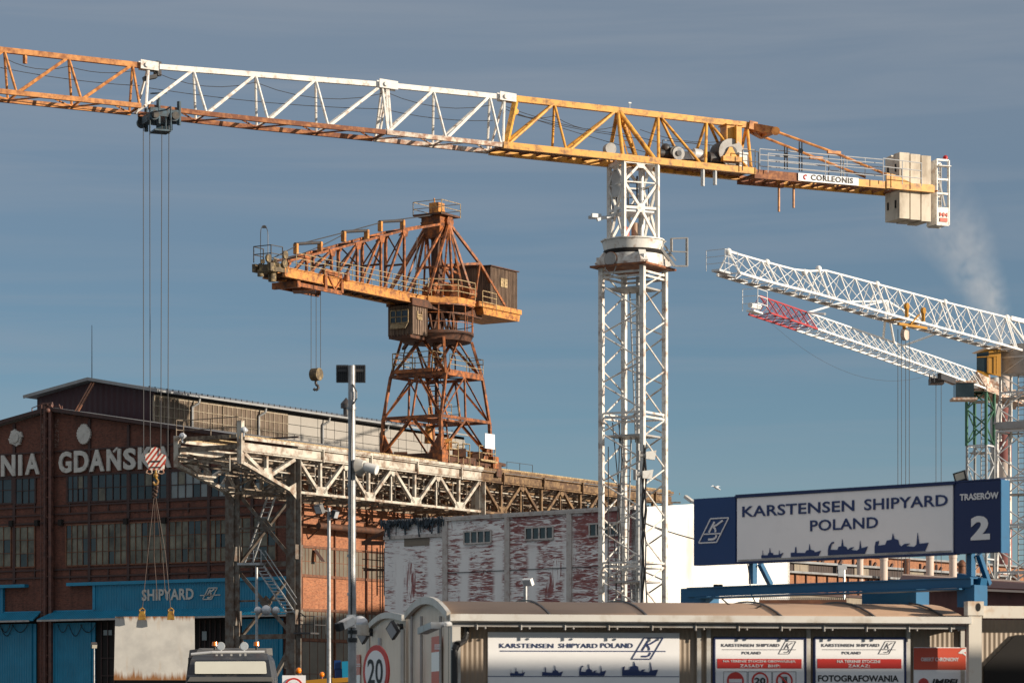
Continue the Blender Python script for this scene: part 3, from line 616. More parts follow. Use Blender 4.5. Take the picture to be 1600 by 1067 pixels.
for (a, b) in ((160, 180), (306, 378)):
    wd = MB(); k = max(2, int((b - a) / 8))
    for i in range(k + 1): s = lerp(sx(a), sx(b), i / k); wd.beam(G.at(s, 0, .1), G.at(s, zd, .1), .06)
    for z in (2.2, 3.4, 4.6, 5.8): wd.beam(G.at(sx(a), z, .1), G.at(sx(b), z, .1), .06)
    wd.build('door_glazing_bars', 'frame_steel', hall)
pd = MB(); rect_on(pd, G, sx(318), sx(325), Z(G, 318, 1000), Z(G, 318, 986), .12, .04); rect_on(pd, G, sx(163), sx(176), Z(G, 165, 992), Z(G, 165, 984), .06, .03); pd.build_each('pale_panel', 'win_pale', hall)
tx = MB(); put_text(tx, 'SHIPYARD', G, 222, 303, 920.5, 938.5, .26, .03, .04, 1.05)
lt = tx.build('fascia_lettering', 'letter', hall)
lg = MB(); put_logo(lg, G, 317, 340, 918.5, 936, .26, .09, .04, (-.18, 1.2)); lg.build('fascia_logo', 'letter', hall)
# --- long side: windows, mullion posts, eaves pipe
fs = MB()
sS = S.s_of
zW1, zW0 = Z(S, 470, 853), Z(S, 470, 898.5)
zK1, zK0 = Z(S, 470, 951.5), 0
for px in (469, 522, 572): s = sS(px); fs.beam(S.at(s, 0, .03), S.at(s, zE - 1, .03), .2, .1)
for i in range(1, 9): s = sS(572) + i * (sS(572) - sS(522)); fs.beam(S.at(s, 0, .03), S.at(s, zE - 1, .03), .2, .1)
for z in (Z(S, 470, 805.5), zW1, zW0, zK1, Z(S, 470, 999)): fs.beam(S.at(0, z, .04), S.at(HL, z, .04), .12, .16)
fs.build('side_frame', 'frame_rust', hall)
def swin(s0, s1, z0, z1, cols, rows, opened=False):
    w = MB()
    for i in range(cols):
        for k in range(rows):
            if opened and i == 3 and k == 1: continue
            o = random.uniform(.0, .02); rect_on(w, S, lerp(s0, s1, i / cols) + .02, lerp(s0, s1, (i + 1) / cols) - .02, lerp(z0, z1, k / rows) + .02, lerp(z0, z1, (k + 1) / rows) - .02, o, .02)
    o = w.build('window', 'win_side', hall)
    f = MB()
    for i in range(cols + 1): s = lerp(s0, s1, i / cols); f.beam(S.at(s, z0, .03), S.at(s, z1, .03), .04)
    for k in range(rows + 1): z = lerp(z0, z1, k / rows); f.beam(S.at(s0, z, .03), S.at(s1, z, .03), .04)
    f.build('frame', 'frame_rust', o)
    if opened:
        h = MB(); sa, sb = lerp(s0, s1, 3 / cols), lerp(s0, s1, 4 / cols); h.prism([S.at(sa, z1 - .1, .1), S.at(sb, z1 - .1, .1), S.at(sb, (z0 + z1) / 2, .75), S.at(sa, (z0 + z1) / 2, .75)], S.n * .03); h.build('open_casement', 'frame_steel', o)
pitch = sS(522) - sS(469)
for i in range(9):
    a = sS(469) + pitch * i + .12; b = a + pitch - .24
    swin(a, b, zW0 + .08, zW1 - .08, 9 if i == 0 else 8, 2, i == 0)
    swin(a, b, Z(S, 470, 999) + .1, zK1 - .1, 8, 1); swin(a, b, .4, Z(S, 470, 999) - .1, 4, 3)
pp = MB(); pp.tube(S.at(.5, zE - 5.1, 1.2), S.at(HL - 8, zE - 5.1, 1.2), .22, 8)
for i in range(int((HL - 9) / 9)): s = 1 + i * 9; pp.beam(S.at(s, zE - 5.1, 0), S.at(s, zE - 5.1, 1.2), .1); pp.beam(S.at(s, zE - 5.9, 0), S.at(s, zE - 5.1, 1.2), .08)
pp.build('service_pipe', 'ho_dark', hall)

# ================================================================ gantry runway beside the hall
LT = Pl(369, 192, 32); RT = LT.off(4.72); PNL = 5.28
sR0 = RT.s_of(461)                       # right leg
gan = thing('crane_runway', V((RT.at(sR0, 0).x, RT.at(sR0, 0).y, 0)), 'elevated steel truss runway on tall legs beside the hall, cream then rusty', 'crane runway')
zT = Z(RT, 461, 694); zB = Z(RT, 461, 768.5); zC = zT - .95
def truss(pl, s0, k0, k1, near, cant, mat, name, end_px):
    m = MB(); N = pl.n
    a, b = s0 + k0 * PNL, s0 + k1 * PNL
    m.beam(pl.at(a, zC + .42, 0), pl.at(b, zC + .42, 0), .24, .46)       # plate girder
    m.beam(pl.at(a, zC + .1, 0), pl.at(b, zC + .1, 0), .46, .08); m.beam(pl.at(a, zC + .74, 0), pl.at(b, zC + .74, 0), .46, .06)
    m.beam(pl.at(a, zT - .06, .25), pl.at(b, zT - .05, .25), .12, .18)       # walkway edge
    m.beam(pl.at(a, zB, 0), pl.at(b, zB, 0), .34, .15)
    for k in range(k0, k1):
        t0, t1, c = s0 + k * PNL, s0 + (k + 1) * PNL, s0 + (k + .5) * PNL
        for t in (t0, t1):
            d0 = 1 if t == t0 else -1
            m.beam(pl.at(t + d0 * .25, zC, .05), pl.at(c - d0 * .2, zB + .1, .05), .2, .2)
        m.beam(pl.at(c, zC, 0), pl.at(c, zB, 0), .2, .18); m.beam(pl.at(t1, zC, -.05), pl.at(t1, zB, -.05), .11, .12)
        m.prism([pl.at(c - .62, zB, .1), pl.at(c + .62, zB, .1), pl.at(c + .55, zB + .48, .1), pl.at(c - .55, zB + .48, .1)], N * .05)
        m.prism([pl.at(t1 - .4, zC, .1), pl.at(t1 + .4, zC, .1), pl.at(t1 + .12, zC - .3, .1), pl.at(t1 - .12, zC - .3, .1)], N * .05)
        m.beam(pl.at(c, zC, .2), pl.at(c, zC + .8, .2), .24, .1)
    return m.build(name, mat, gan)
k_paint = 4
truss(RT, sR0, 0, k_paint, True, True, 'gantry', 'painted_truss', 751); truss(RT, sR0, k_paint, 9, True, False, 'gantry_rust', 'rusty_truss', 1050)
sL0 = LT.s_of(369)
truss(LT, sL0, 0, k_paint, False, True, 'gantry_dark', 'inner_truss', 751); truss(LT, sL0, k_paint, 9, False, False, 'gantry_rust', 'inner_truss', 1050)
# cantilevered ends
for pl, s0, pend, pmid, name in ((RT, sR0, 376, 416, 'cantilever_end'), (LT, sL0, 277, 322, 'cantilever_end')):
    m = MB(); e, mid = pl.s_of(pend), pl.s_of(pmid); zl = Z(pl, pend, 722 if pl is RT else 727); zz = lambda s: lerp(zl, zB - .1, (s - e) / (s0 - e))
    m.beam(pl.at(e, zC + .42, 0), pl.at(s0, zC + .42, 0), .24, .46); m.beam(pl.at(e, zC + .1, 0), pl.at(s0, zC + .1, 0), .46, .08); m.beam(pl.at(e, zT - .06, .25), pl.at(s0, zT - .05, .25), .12, .18)
    m.beam(pl.at(e, zl, 0), pl.at(s0, zB - .1, 0), .34, .2); m.beam(pl.at(e, zl - .1, 0), pl.at(e, zT + (1.0 if pl is RT else .3), 0), .34, .3)
    m.beam(pl.at(e + .2, zC, .05), pl.at(mid, zz(mid), .05), .26, .22); m.beam(pl.at(mid, zz(mid), .05), pl.at(s0 - .2, zC, .05), .26, .22); m.beam(pl.at(mid, zC, 0), pl.at(mid, zz(mid), 0), .22, .2)
    m.prism([pl.at(mid - .6, zz(mid - .6), .1), pl.at(mid + .6, zz(mid + .6), .1), pl.at(mid + .3, zz(mid) + .6, .1), pl.at(mid - .4, zz(mid) + .5, .1)], pl.n * .05)
    m.prism([pl.at(s0 - 1.0, zz(s0 - 1), .1), pl.at(s0, zB - .5, .1), pl.at(s0, zB + .6, .1)], pl.n * .06)
    if pl is LT:
        for a_, b_ in ((e + .5, .35), (lerp(e, mid, .5), .6), (lerp(mid, s0, .45), .3)): m.beam(pl.at(a_, zC, .1), pl.at(a_ + 1.6, zz(a_ + 1.6) + b_, .1), .14); m.beam(pl.at(a_ + 1.6, zC, -.1), pl.at(a_ + .4, zz(a_ + .4) + .4, -.1), .12)
    m.build(name, 'gantry', gan)
# cross frames and inner clutter: bracing, walkway, pipes
eR_, eL_ = RT.s_of(376), LT.s_of(277)
cl = MB(); W = 4.72
X = lambda s, z, f: RT.at(s, z, -W * f)
for k in range(0, 19):
    s = sR0 - 1.0 + k * PNL / 2
    cl.beam(X(s, zC + .4, 0), X(s, zC + .4, 1), .18); cl.beam(X(s, zB, 0), X(s, zB, 1), .14)
    cl.beam(X(s, zC, 0), X(s, zB, 1), .11); cl.beam(X(s, zC, 1), X(s, zB, 0), .11)
    cl.beam(X(s, zB, 0), X(s + PNL / 2, zB, 1), .1); cl.beam(X(s, zC + .3, 1), X(s + PNL / 2, zC + .3, 0), .1)
    cl.beam(X(s + .8, zC, .3), X(s + .8, zB + .2, .3), .1); cl.beam(X(s + 1.6, zC, .62), X(s + 1.6, zB + .2, .62), .1)
    cl.beam(X(s + .2, zC, .3), X(s + 1.9, zB + .9, .62), .08); cl.beam(X(s + 1.9, zC, .3), X(s + .2, zB + .9, .45), .07)
for f, z in ((.3, zB + .95), (.3, zB + 1.45), (.62, zB + .95), (.62, zB + 1.45), (.45, zB + .12), (.8, zB + 1.9)): cl.beam(X(sR0 - 4, z, f), X(sR0 + 9 * PNL, z, f), .07)
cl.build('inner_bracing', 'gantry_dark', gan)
rl = MB()
for z in (zB + 1.15, zB + 1.8): rl.beam(X(eR_ + .4, z, .04), X(sR0 + 4 * PNL, z, .12), .07)
rl.beam(X(sR0 + 4 * PNL, zB + 1.5, .1), X(sR0 + 9 * PNL, zB + 1.5, .1), .06)
for k in range(16): s = sR0 - 6 + k * 1.75; rl.beam(X(s, zB + .9, .1), X(s, zB + 1.85, .1), .05)
rl.build('walkway_rail', 'gantry', gan)
dk = MB(); dk.prism([X(eR_ + .5, zT, .42), X(sR0 + 9 * PNL, zT, .42), X(sR0 + 9 * PNL, zT, .58), X(eR_ + .5, zT, .58)], V((0, 0, -.06)))
for f in (0, 1): dk.beam(X(eR_ - (0 if f == 0 else .3), zT + .1, f), X(sR0 + 9 * PNL, zT + .1, f), .1, .12)
for k in range(60): s = sR0 - 7 + k * .94; dk.beam(X(s, zT - .13, -.062), X(s, zT + .02, -.062), .05, .03)
dk.build('crane_rail', 'rail_tan', gan)
er = MB(); er.rail([X(eL_ + .2, zT + .1, 1.05), X(eR_ + .6, zT + .1, 1.02), X(eR_ + .4, zT + .1, .1)], 1.2, .05, 2)
er.beam(X(eL_ + .4, zT + .12, 1.0), X(eR_ + .3, zT + .12, .1), .2, .25); er.beam(X(eL_, zB + 1.9, 1), X(eR_, zB + 1.2, 0), .13); er.beam(X(eL_ + .3, zB + 1.7, 1.0), X(eR_ + 3, zB + .9, .3), .1)
er.beam(X(eL_, zC + .4, 1), X(eR_, zC + .4, 0), .2, .3); er.beam(X(eL_ + 1, zC + .2, 1), X(eR_ + 1, zB + 1, 0), .12); er.beam(X(eL_ + .6, zB + 1.6, 1), X(eR_ + .6, zC, 0), .12)
er.build('end_walkway', 'gantry_dark', gan)
hr = MB(); hr.rail([RT.pt(792, 737, -1), RT.pt(832, 742, -1)], .7, .03, 1); hr.build('far_handrail', 'dark_steel', gan)
# legs
def legs(s, mat, name='leg', w=.55, short=False):
    for pl in (RT, LT):
        m = MB(); b = 0
        m.beam(pl.at(s, b, -.1), pl.at(s, zC, -.1), w * .7, w * .5); m.beam(pl.at(s, b, .22), pl.at(s, zC, .22), .46, .08); m.beam(pl.at(s, b, -.42), pl.at(s, zC, -.42), .46, .08)
        for k in range(3): z = 3.5 + 4 * k; m.prism([pl.at(s - .4, z, .27), pl.at(s + .4, z, .27), pl.at(s + .4, z + .9, .27), pl.at(s - .4, z + .9, .27)], pl.n * .05)
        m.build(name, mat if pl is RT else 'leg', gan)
legs(sR0, 'leg'); legs(sR0 + 4 * PNL, 'gantry'); legs(sR0 + 8 * PNL, 'leg')
# front portal between the first two legs
FP = Pl.__new__(Pl); q = LT.at(sL0, 0); FP.P = V((q.x, q.y, 0)); FP.d = RT.n.copy(); FP.n = -RT.d
if FP.n.dot(FP.P) > 0: FP.n = -FP.n
fp = MB(); zA_, zM, zL_ = Z(FP, 369, 769), Z(FP, 369, 883), Z(FP, 369, 995)
fp.beam(FP.at(0, zA_, 0), FP.at(W, zA_, 0), .22); fp.beam(FP.at(0, zM, 0), FP.at(W, zM, 0), .34, .3)
for z in (Z(FP, 369, 826), Z(FP, 369, 939)): fp.beam(FP.at(-.4, z, .1), FP.at(W + .3, z, .1), .12)
for a, b in ((zA_, zM + .2), (zM - .3, zL_)):
    fp.angle(FP.at(.2, a, .05), FP.at(W - .2, b, .05), .24); fp.angle(FP.at(W - .2, a, -.1), FP.at(.2, b, -.1), .24)
    c = FP.at(W / 2, (a + b) / 2, 0); fp.prism([c + FP.d * .45, c + V((0, 0, .45)), c - FP.d * .45, c - V((0, 0, .45))], FP.n * .12)
fp.beam(FP.at(0, zL_, 0), FP.at(W, zL_, 0), .3); fp.beam(FP.at(.2, zL_, 0), FP.at(W - .2, 0, 0), .22); fp.beam(FP.at(W - .2, zL_, -.1), FP.at(.2, 0, -.1), .22)
fp.beam(FP.at(.3, zA_ - .3, .1), FP.at(1.6, zB + 1.2, .1), .2); fp.beam(FP.at(W - .3, zM - .3, 0), FP.at(W - .9, zL_ - 2, 0), .18)
fp.build('portal_bracing', 'leg', gan)
st = MB(); st.ladder(FP.pt(388, 880, -1.0), FP.pt(424, 776, -1.0), .62, FP.d, .06, .34); st.build('ladder', 'galv', gan)
st = MB(); a, b = FP.pt(406, 884, .6), FP.pt(455, 958, .6)
st.beam(a - FP.d * .32, b - FP.d * .32, .09); st.beam(a + FP.d * .32, b + FP.d * .32, .09)
for i in range(14): c = lerp(a, b, (i + .5) / 14); st.beam(c - FP.d * .32, c + FP.d * .32, .16, .05)
for o in (.95, .55): st.beam(a + FP.d * .4 + V((0, 0, o)), b + FP.d * .4 + V((0, 0, o)), .045)
st.beam(a + V((0, 0, 1.1)) - FP.d * .1, a + FP.d * .4 + V((0, 0, .6)), .05); st.rail([FP.pt(396, 884, .6), FP.pt(408, 884, .6)], 1.0, .04)
st.beam(FP.pt(376, 881, .6), FP.pt(410, 881, .6), .7, .14)
st.build('stair', 'galv', gan)
bk = MB(); c = FP.pt(478, 990, .3); bk.rail([FP.pt(467, 988, .3), FP.pt(491, 989, .3), FP.pt(491, 989, .3) - FP.n * 1.2], 1.05, .05, 2); bk.beam(FP.pt(465, 989, .3), FP.pt(492, 989, .3), .9, .1); bk.beam(FP.pt(470, 988, .3), FP.pt(468, 956, .3), .06); bk.beam(FP.pt(468, 956, .3), FP.pt(478, 964, .3), .06)
bk.build('landing_basket', 'dark_steel', gan)
for px, py, pl in ((285, 681, LT), (381, 671.5, RT)):
    lm = MB(); c = pl.pt(px, py, .5); lm.sphere(c, .2, 12, 8); lm.tube(c, c + pl.d * .3, .19, 10, .1); lm.beam(c, c - V((0, 0, .4)), .06)
    lm.build('work_lamp', 'lampglass', gan)

# ================================================================ old hammerhead crane on the runway
HO = RT.at(RT.s_of(688) + 3.15, 0, -2.36)      # centre of its base
AX, CR = RT.d, RT.n                             # along the runway (away), across it (towards the camera)
ham = thing('hammerhead_crane', V((HO.x, HO.y, zT + .15)), 'rusty orange hammerhead crane with braced conical top standing on the steel runway', 'crane')
H = lambda a, c, z: V((HO.x + AX.x * a + CR.x * c, HO.y + AX.y * a + CR.y * c, z))
hz = lambda py, D=206.0: CZ + (HY - py) / F * D
def HP(c): return RT.off(c - 2.36)              # plane through the crane at offset c from its middle
LV = [(zT + .3, 3.15, 2.36), (hz(655), 3.0, 2.3), (hz(588), 2.25, 2.22), (hz(530), 1.72, 1.68)]
def corner(i, k): z, a, c = LV[i]; sa, sc = ((-1, 1), (1, 1), (1, -1), (-1, -1))[k]; return H(a * sa, c * sc, z)
for k in range(4):
    m = MB()
    for i in range(3): m.beam(corner(i, k), corner(i + 1, k), .17 if i else .2)
    p = corner(0, k); q = corner(1, k); nx = corner(0, (k + 1) % 4); pv = corner(0, (k - 1) % 4)
    for o in (nx, pv):
        dd = (o - p).normalized(); m.prism([p, p + dd * 1.15, lerp(p, q, .62) + dd * .12, lerp(p, q, .65)], V((.05, .05, 0)))
    m.beam(p - V((0, 0, .25)), p + V((0, 0, .55)), .75, .7)
    m.build('leg', 'ho', ham)
br = MB()
for k in range(4):
    j = (k + 1) % 4
    for i in (1, 2): br.beam(corner(i, k), corner(i, j), .16, .2)
    mid0 = (corner(0, k) + corner(0, j)) / 2; mid1 = (corner(1, k) + corner(1, j)) / 2; mid2 = (corner(2, k) + corner(2, j)) / 2
    br.angle(corner(0, k) + V((0, 0, .4)), mid1, .15); br.angle(corner(0, j) + V((0, 0, .4)), mid1, .15)
    br.angle(corner(1, k), mid2, .12); br.angle(corner(1, j), mid2, .12); br.beam(mid1, mid2, .11)
    br.angle(corner(2, k), (corner(3, k) + corner(3, j)) / 2, .14); br.angle(corner(2, j), (corner(3, k) + corner(3, j)) / 2, .14)
br.build('tower_bracing', 'ho', ham)
cb = MB()
for i in (1, 2):
    cb.beam(corner(i, 0), corner(i, 2), .09); cb.beam(corner(i, 1), corner(i, 3), .09)
cb.beam(H(0, 0, LV[1][0]), H(0, 0, LV[3][0]), .2); cb.beam(H(.3, -.2, LV[2][0]), H(1.1, -1, LV[3][0]), .12); cb.beam(H(-.4, -.2, LV[2][0]), H(-1.2, -1, LV[3][0]), .12)
cb.build('inner_bracing', 'ho_dark', ham)
pf = MB()
z = LV[2][0]
pf.prism([H(-2.5, -1.9, z + .15), H(.2, -1.9, z + .15), H(.2, 1.3, z + .15), H(-2.5, 1.3, z + .15)], V((0, 0, .25)))
pf.prism([H(-1.9, 2.3, z + .1), H(2.2, 2.3, z + .1), H(2.2, 1.5, z + .1), H(-1.9, 1.5, z + .1)], V((0, 0, .2)))
pf.prism([H(-1.2, -.4, z), H(.2, -.4, z), H(.2, 2.1, z), H(-1.2, 2.1, z)], V((0, 0, .18)))
z1 = LV[1][0]
pf.prism([H(-2.8, -1, z1 - .05), H(2.8, -1, z1 - .05), H(2.8, .8, z1 - .05), H(-2.8, .8, z1 - .05)], V((0, 0, .14)))
plat = pf.build_each('tower_platform', 'ho', ham)[0]
rl = MB(); rl.rail([H(-2.5, 1.3, z + .4), H(-2.5, -1.9, z + .4), H(.2, -1.9, z + .4)], 1.1, .05, 3); rl.rail([H(-2.5, 1.3, z + .4), H(-1.2, 1.3, z + .4)], 1.1, .05, 3)
rl.rail([H(-1.9, 2.3, z + .3), H(2.2, 2.3, z + .3), H(2.2, 1.2, z + .3)], 1.0, .04, 3); rl.rail([H(.6, -1, z1), H(1.8, -1, z1), H(1.8, .6, z1)], 1.1, .04, 2); rl.rail([H(-.6, .8, z1), H(.6, .8, z1)], 1.1, .04, 2)
rl.build('railing', 'rail_tan', plat)
ld = MB(); ld.ladder(H(.1, .6, LV[1][0]), H(-1.2, .2, LV[2][0]), .65, CR, .06, .33); ld.beam(H(.1, 1.0, LV[1][0] + .9), H(-1.2, .6, LV[2][0] + .9), .05); ld.ladder(H(.6, .5, LV[0][0]), H(.6, .2, LV[1][0]), .5, AX, .05, .33); ld.ladder(H(.3, -.5, LV[2][0]), H(.5, -.4, LV[3][0]), .5, AX, .05, .33)
ld.build('ladder', 'ho', ham)
for a, c, da in ((-1.5, .9, .9), (.9, .9, -.9), (1.6, -.8, -.7), (-2.2, -1.2, .5)):
    m = MB(); p = H(a, c, z + 1.4); m.path([p - V((0, 0, 1.2)), p, p + V((0, 0, .35)) + AX * (da * .3), p + V((0, 0, .75)) + AX * da * .7], .05); q = p + V((0, 0, .75)) + AX * da * .7; m.beam(q, q + AX * (-da * .75) + V((0, 0, -.35)) , .26, .14); m.build('lamp_arm', 'ho_dark', ham)
# travel gear
tg = MB()
for c in (-2.36, 2.36):
    tg.beam(H(-3.4, c, zT + .38), H(3.6, c, zT + .38), .4, .42)
    for a in (-3.2, -2.2, -.8, .8, 2.2, 3.2): tg.tube(H(a, c - .1, zT + .2), H(a, c + .22, zT + .2), .25, 10)
    tg.abox(H(-1.0, c + .1, zT + .8), .9, .8, .55); tg.abox(H(1.4, c, zT + .75), .7, .7, .6)
tg.beam(H(-3.2, 2.3, zT + .5), H(-3.2, -2.3, zT + .5), .3, .4); tg.beam(H(3.2, 2.3, zT + .5), H(3.2, -2.3, zT + .5), .3, .4)
for k in range(6): tg.sag(H(3.5 + .12 * k, 2.5, zT + .5), H(3.3 + .1 * k, 2.7, zT - .5), -.15, .07)
tg.beam(H(3.5, 2.4, zT + .45), H(4.7, 2.4, zT + .4), .3, .2)
tg.build('travel_bogie', 'ho_dark', ham)
gr = MB()
for (a0, a1, c) in ((-2.6, -1.5, 2.7), (-.9, -.1, 2.7), (1.0, 3.0, 2.75)): gr.rail([H(a0, c, zT + .1), H(a1, c, zT + .1), H(a1, c - 1.0, zT + .1)], 1.35, .05, 3)
gr.beam(H(1.0, 2.75, zT + .5), H(3.1, 2.75, zT + .45), .3, .12)
gr.build('base_railing', 'rail_tan', ham)
mc = MB(); mc.abox(H(-2.1, 2.3, zT + 1.3), .5, .5, .75); mc.tube(H(-.7, -.2, zT + 1.6), H(-.7, -.2, zT + 2.7), .3, 10, .24); mc.tube(H(-.7, -.2, zT + 2.7), H(-.7, -.2, zT + 4), .05); mc.abox(H(2.3, 1.6, zT + .8), .5, .5, .6); mc.abox(H(1.7, 1.6, zT + .8), .4, .4, .7); mc.build('machinery', 'ho_yellow', ham)
bd = MB(); q = H(2.1, 2.9, zT + 1.85); bd.beam(q - AX * .6 - V((0, 0, .05)), q + AX * .6 - V((0, 0, .05)), .04, 1.0); bd.build('white_board', 'sign_white', ham)
# slewing ring and cage
rz0, rz1, rz2 = hz(533), hz(521), hz(478)
ring = MB(); ring.tube(H(0, 0, rz0), H(0, 0, rz1 - .1), 2.3, 28, 2.45); ring.tube(H(0, 0, rz1 - .1), H(0, 0, rz1 + .1), 2.5, 28); ring.build('ring_base', 'ho_dark', ham)
cg = MB()
for i in range(30):
    a, b = 6.283 * i / 30, 6.283 * (i + 1) / 30; P = lambda t, z_: H(2.45 * math.cos(t), 2.45 * math.sin(t), z_)
    for zz in (rz1 + .05, lerp(rz1, rz2, .36), lerp(rz1, rz2, .68), rz2): cg.beam(P(a, zz), P(b, zz), .05 if zz < rz2 - .1 else .12)
    if i % 2 == 0: cg.beam(P(a, rz1), P(a, rz2), .07 if i % 4 == 0 else .045)
cg.build('ring_cage', 'ho', ham)
co = MB()
for i in range(8):
    a = 6.283 * (i + .5) / 8; b = a + .4; P = lambda t, r, z_: H(r * math.cos(t), r * math.sin(t), z_); co.beam(P(a, 1.3, rz1), P(b, 1.1, rz2), .16); co.beam(P(b + .4, 1.3, rz1), P(b, 1.1, rz2), .12)
co.tube(H(0, 0, rz1), H(0, 0, rz2), .35, 10); co.build('ring_column', 'ho_dark', ham)
# deck
dz = hz(468); oc = MB(); ov = []
for i in range(8): a = 6.283 * (i + .5) / 8; ov.append(H(2.75 * math.cos(a), 2.6 * math.sin(a), dz - .4))
oc.prism(ov, V((0, 0, .42))); oc.build('turntable_deck', 'ho_yellow', ham)
od = MB(); od.tube(H(0, 0, rz2 - .1), H(0, 0, dz - .38), 2.2, 20); od.beam(H(-4.5, .9, dz - .55), H(4, .9, dz - .55), .3, .5); od.beam(H(-4.5, -.9, dz - .55), H(4, -.9, dz - .55), .3, .5); od.build('deck_underframe', 'ho_dark', ham)
rl = MB(); rv = [v + V((0, 0, .42)) for v in ov]; rl.rail(rv + rv[:1], 1.15, .05, 3); rl.rail([H(2.6, 2.0, dz - .2), H(4.5, 1.9, dz - .2)], 1.1, .05, 3); rl.build('deck_railing', 'rail_tan', ham)
mach = MB()
for i in range(9):
    a, c = random.uniform(-2, 2.0), random.uniform(.2, 2.0); h = random.uniform(.4, 1.0); mach.abox(H(a, c, dz + h / 2), random.uniform(.4, .9), random.uniform(.4, .8), h)
mach.tube(H(-1.2, 1.6, dz + .5), H(-.2, 1.6, dz + .5), .42, 12); mach.tube(H(.8, 1.7, dz + .55), H(1.7, 1.7, dz + .55), .45, 12); mach.tube(H(-1.8, .5, dz + .6), H(-1.8, 1.2, dz + .6), .4, 12)
mach.build('winch', 'ho', ham)
# apex and cone of struts
apz = hz(346); tw = MB()
tw.beam(H(0, 0, dz), H(0, 0, apz + .3), .55, .55); tw.beam(H(-.5, .3, dz), H(-.35, .3, apz), .3); tw.build('king_post', 'ho_dark', ham)
hd = MB(); hd.prism([H(-.75, -.75, apz + .05), H(.75, -.75, apz + .05), H(.75, .75, apz + .05), H(-.75, .75, apz + .05)], V((0, 0, .55))); hd.hexa([H(-.55, -.55, apz - 1.0), H(.55, -.55, apz - 1.0), H(.55, .55, apz - 1.0), H(-.55, .55, apz - 1.0)], [H(-.8, -.8, apz + .05), H(.8, -.8, apz + .05), H(.8, .8, apz + .05), H(-.8, .8, apz + .05)])
hd.tube(H(.2, .75, apz + .1), H(.2, .98, apz + .1), .4, 12); hd.build('apex_head', 'ho', ham)
stt = MB(); ap = H(.1, .9, apz); apf = H(.1, -.9, apz)
for c, A in ((1.7, ap), (-1.7, apf)):
    s_ = 1 if c > 0 else -1
    for a, w in ((-3.6, .15), (-1.9, .11), (-.6, .14), (.9, .12), (2.1, .14)): stt.beam(A, H(a, c, dz), w)
    k = H(3.1, 1.45 * s_, hz(402)); e = H(7.1, 1.55 * s_, hz(479)); stt.beam(A, k, .17); stt.beam(k, e, .17); stt.beam(k, H(2.3, 1.5 * s_, dz), .12); stt.beam(H(-.2, c * .55, lerp(dz, apz, .45)), k, .16)
stt.beam(H(3.1, 1.45, hz(402)), H(3.1, -1.45, hz(402)), .2); stt.beam(H(-.8, 1.15, lerp(dz, apz, .42)), H(-.8, -1.15, lerp(dz, apz, .42)), .14); stt.beam(H(-1.6, 1.3, lerp(dz, apz, .2)), H(1, 1.3, lerp(dz, apz, .2)), .12)
stt.beam(H(-.9, 1.2, lerp(dz, apz, .4)), H(.8, 1.2, lerp(dz, apz, .36)), .14); stt.prism([H(.5, 1.1, lerp(dz, apz, .55)), H(1.0, 1.2, lerp(dz, apz, .48)), H(.4, 1.2, lerp(dz, apz, .42))], CR * .1)
stt.build('apex_strut', 'ho', ham)
tp_ = MB(); pz = hz(336); tp_.prism([H(-1.15, -1.15, pz), H(1.15, -1.15, pz), H(1.15, 1.15, pz), H(-1.15, 1.15, pz)], V((0, 0, .12)))
tpl = tp_.build('top_platform', 'ho_dark', ham)
rl = MB(); rl.rail([H(-1.15, -1.15, pz), H(1.15, -1.15, pz), H(1.15, 1.15, pz), H(-1.15, 1.15, pz), H(-1.15, -1.15, pz)], .95, .04, 2); rl.tube(H(1, -1, pz), H(1, -1, pz + 1.25), .03); rl.build('railing', 'rail_tan', tpl)
hb = MB(); hb.beam(H(0, 0, pz + .1), H(0, 0, pz + .95), .75, .75); hb.tube(H(.1, .38, pz + .35), H(.1, .5, pz + .35), .18, 12); hb.tube(H(-.25, 0, pz + .9), H(-.32, 0, pz + 1.25), .06); hb.build('top_box', 'ho_yellow', tpl)
# jib
JW = .74; jpl = HP(JW); jpf = HP(-JW)
tipN = jpl.pt(449, 408.5); dk0 = dz - .15
aN = lambda px: jpl.s_of(px) - (RT.s_of(688) + 3.15)          # along-coordinate of a pixel column on the near girder
aT, aRoot = aN(443), aN(664)
gi = MB()
for c in (JW, -JW): gi.beam(H(aT, c, dz - .32), H(-1.5, c, dz - .32), .22, .52); gi.beam(H(aT, c, dz - .04), H(-1.5, c, dz - .04), .34, .06); gi.beam(H(aT, c, dz - .6), H(-1.5, c, dz - .6), .34, .06)
gi.build('jib_girder', 'ho_yellow', ham)
gu = MB(); k = 14
for i in range(k + 1): a = lerp(aT, -1.8, i / k); gu.beam(H(a, JW, dz - .5), H(a, -JW, dz - .5), .14, .2); 
for i in range(k): a, b = lerp(aT, -1.8, i / k), lerp(aT, -1.8, (i + 1) / k); gu.beam(H(a, JW, dz - .5), H(b, -JW, dz - .5), .1)
gu.prism([H(aT, -.5, dz - .42), H(-2, -.5, dz - .42), H(-2, .6, dz - .42), H(aT, .6, dz - .42)], V((0, 0, .05)))
gu.build('jib_underframe', 'ho_dark', ham)
ch = MB(); tb = [(449, 408.5), (540, 385), (620, 362.5), (699, 346)]
tz = lambda px: jpl.pt(px, interp(tb, px)).z
cols = [479, 518, 558, 595, 631.5]
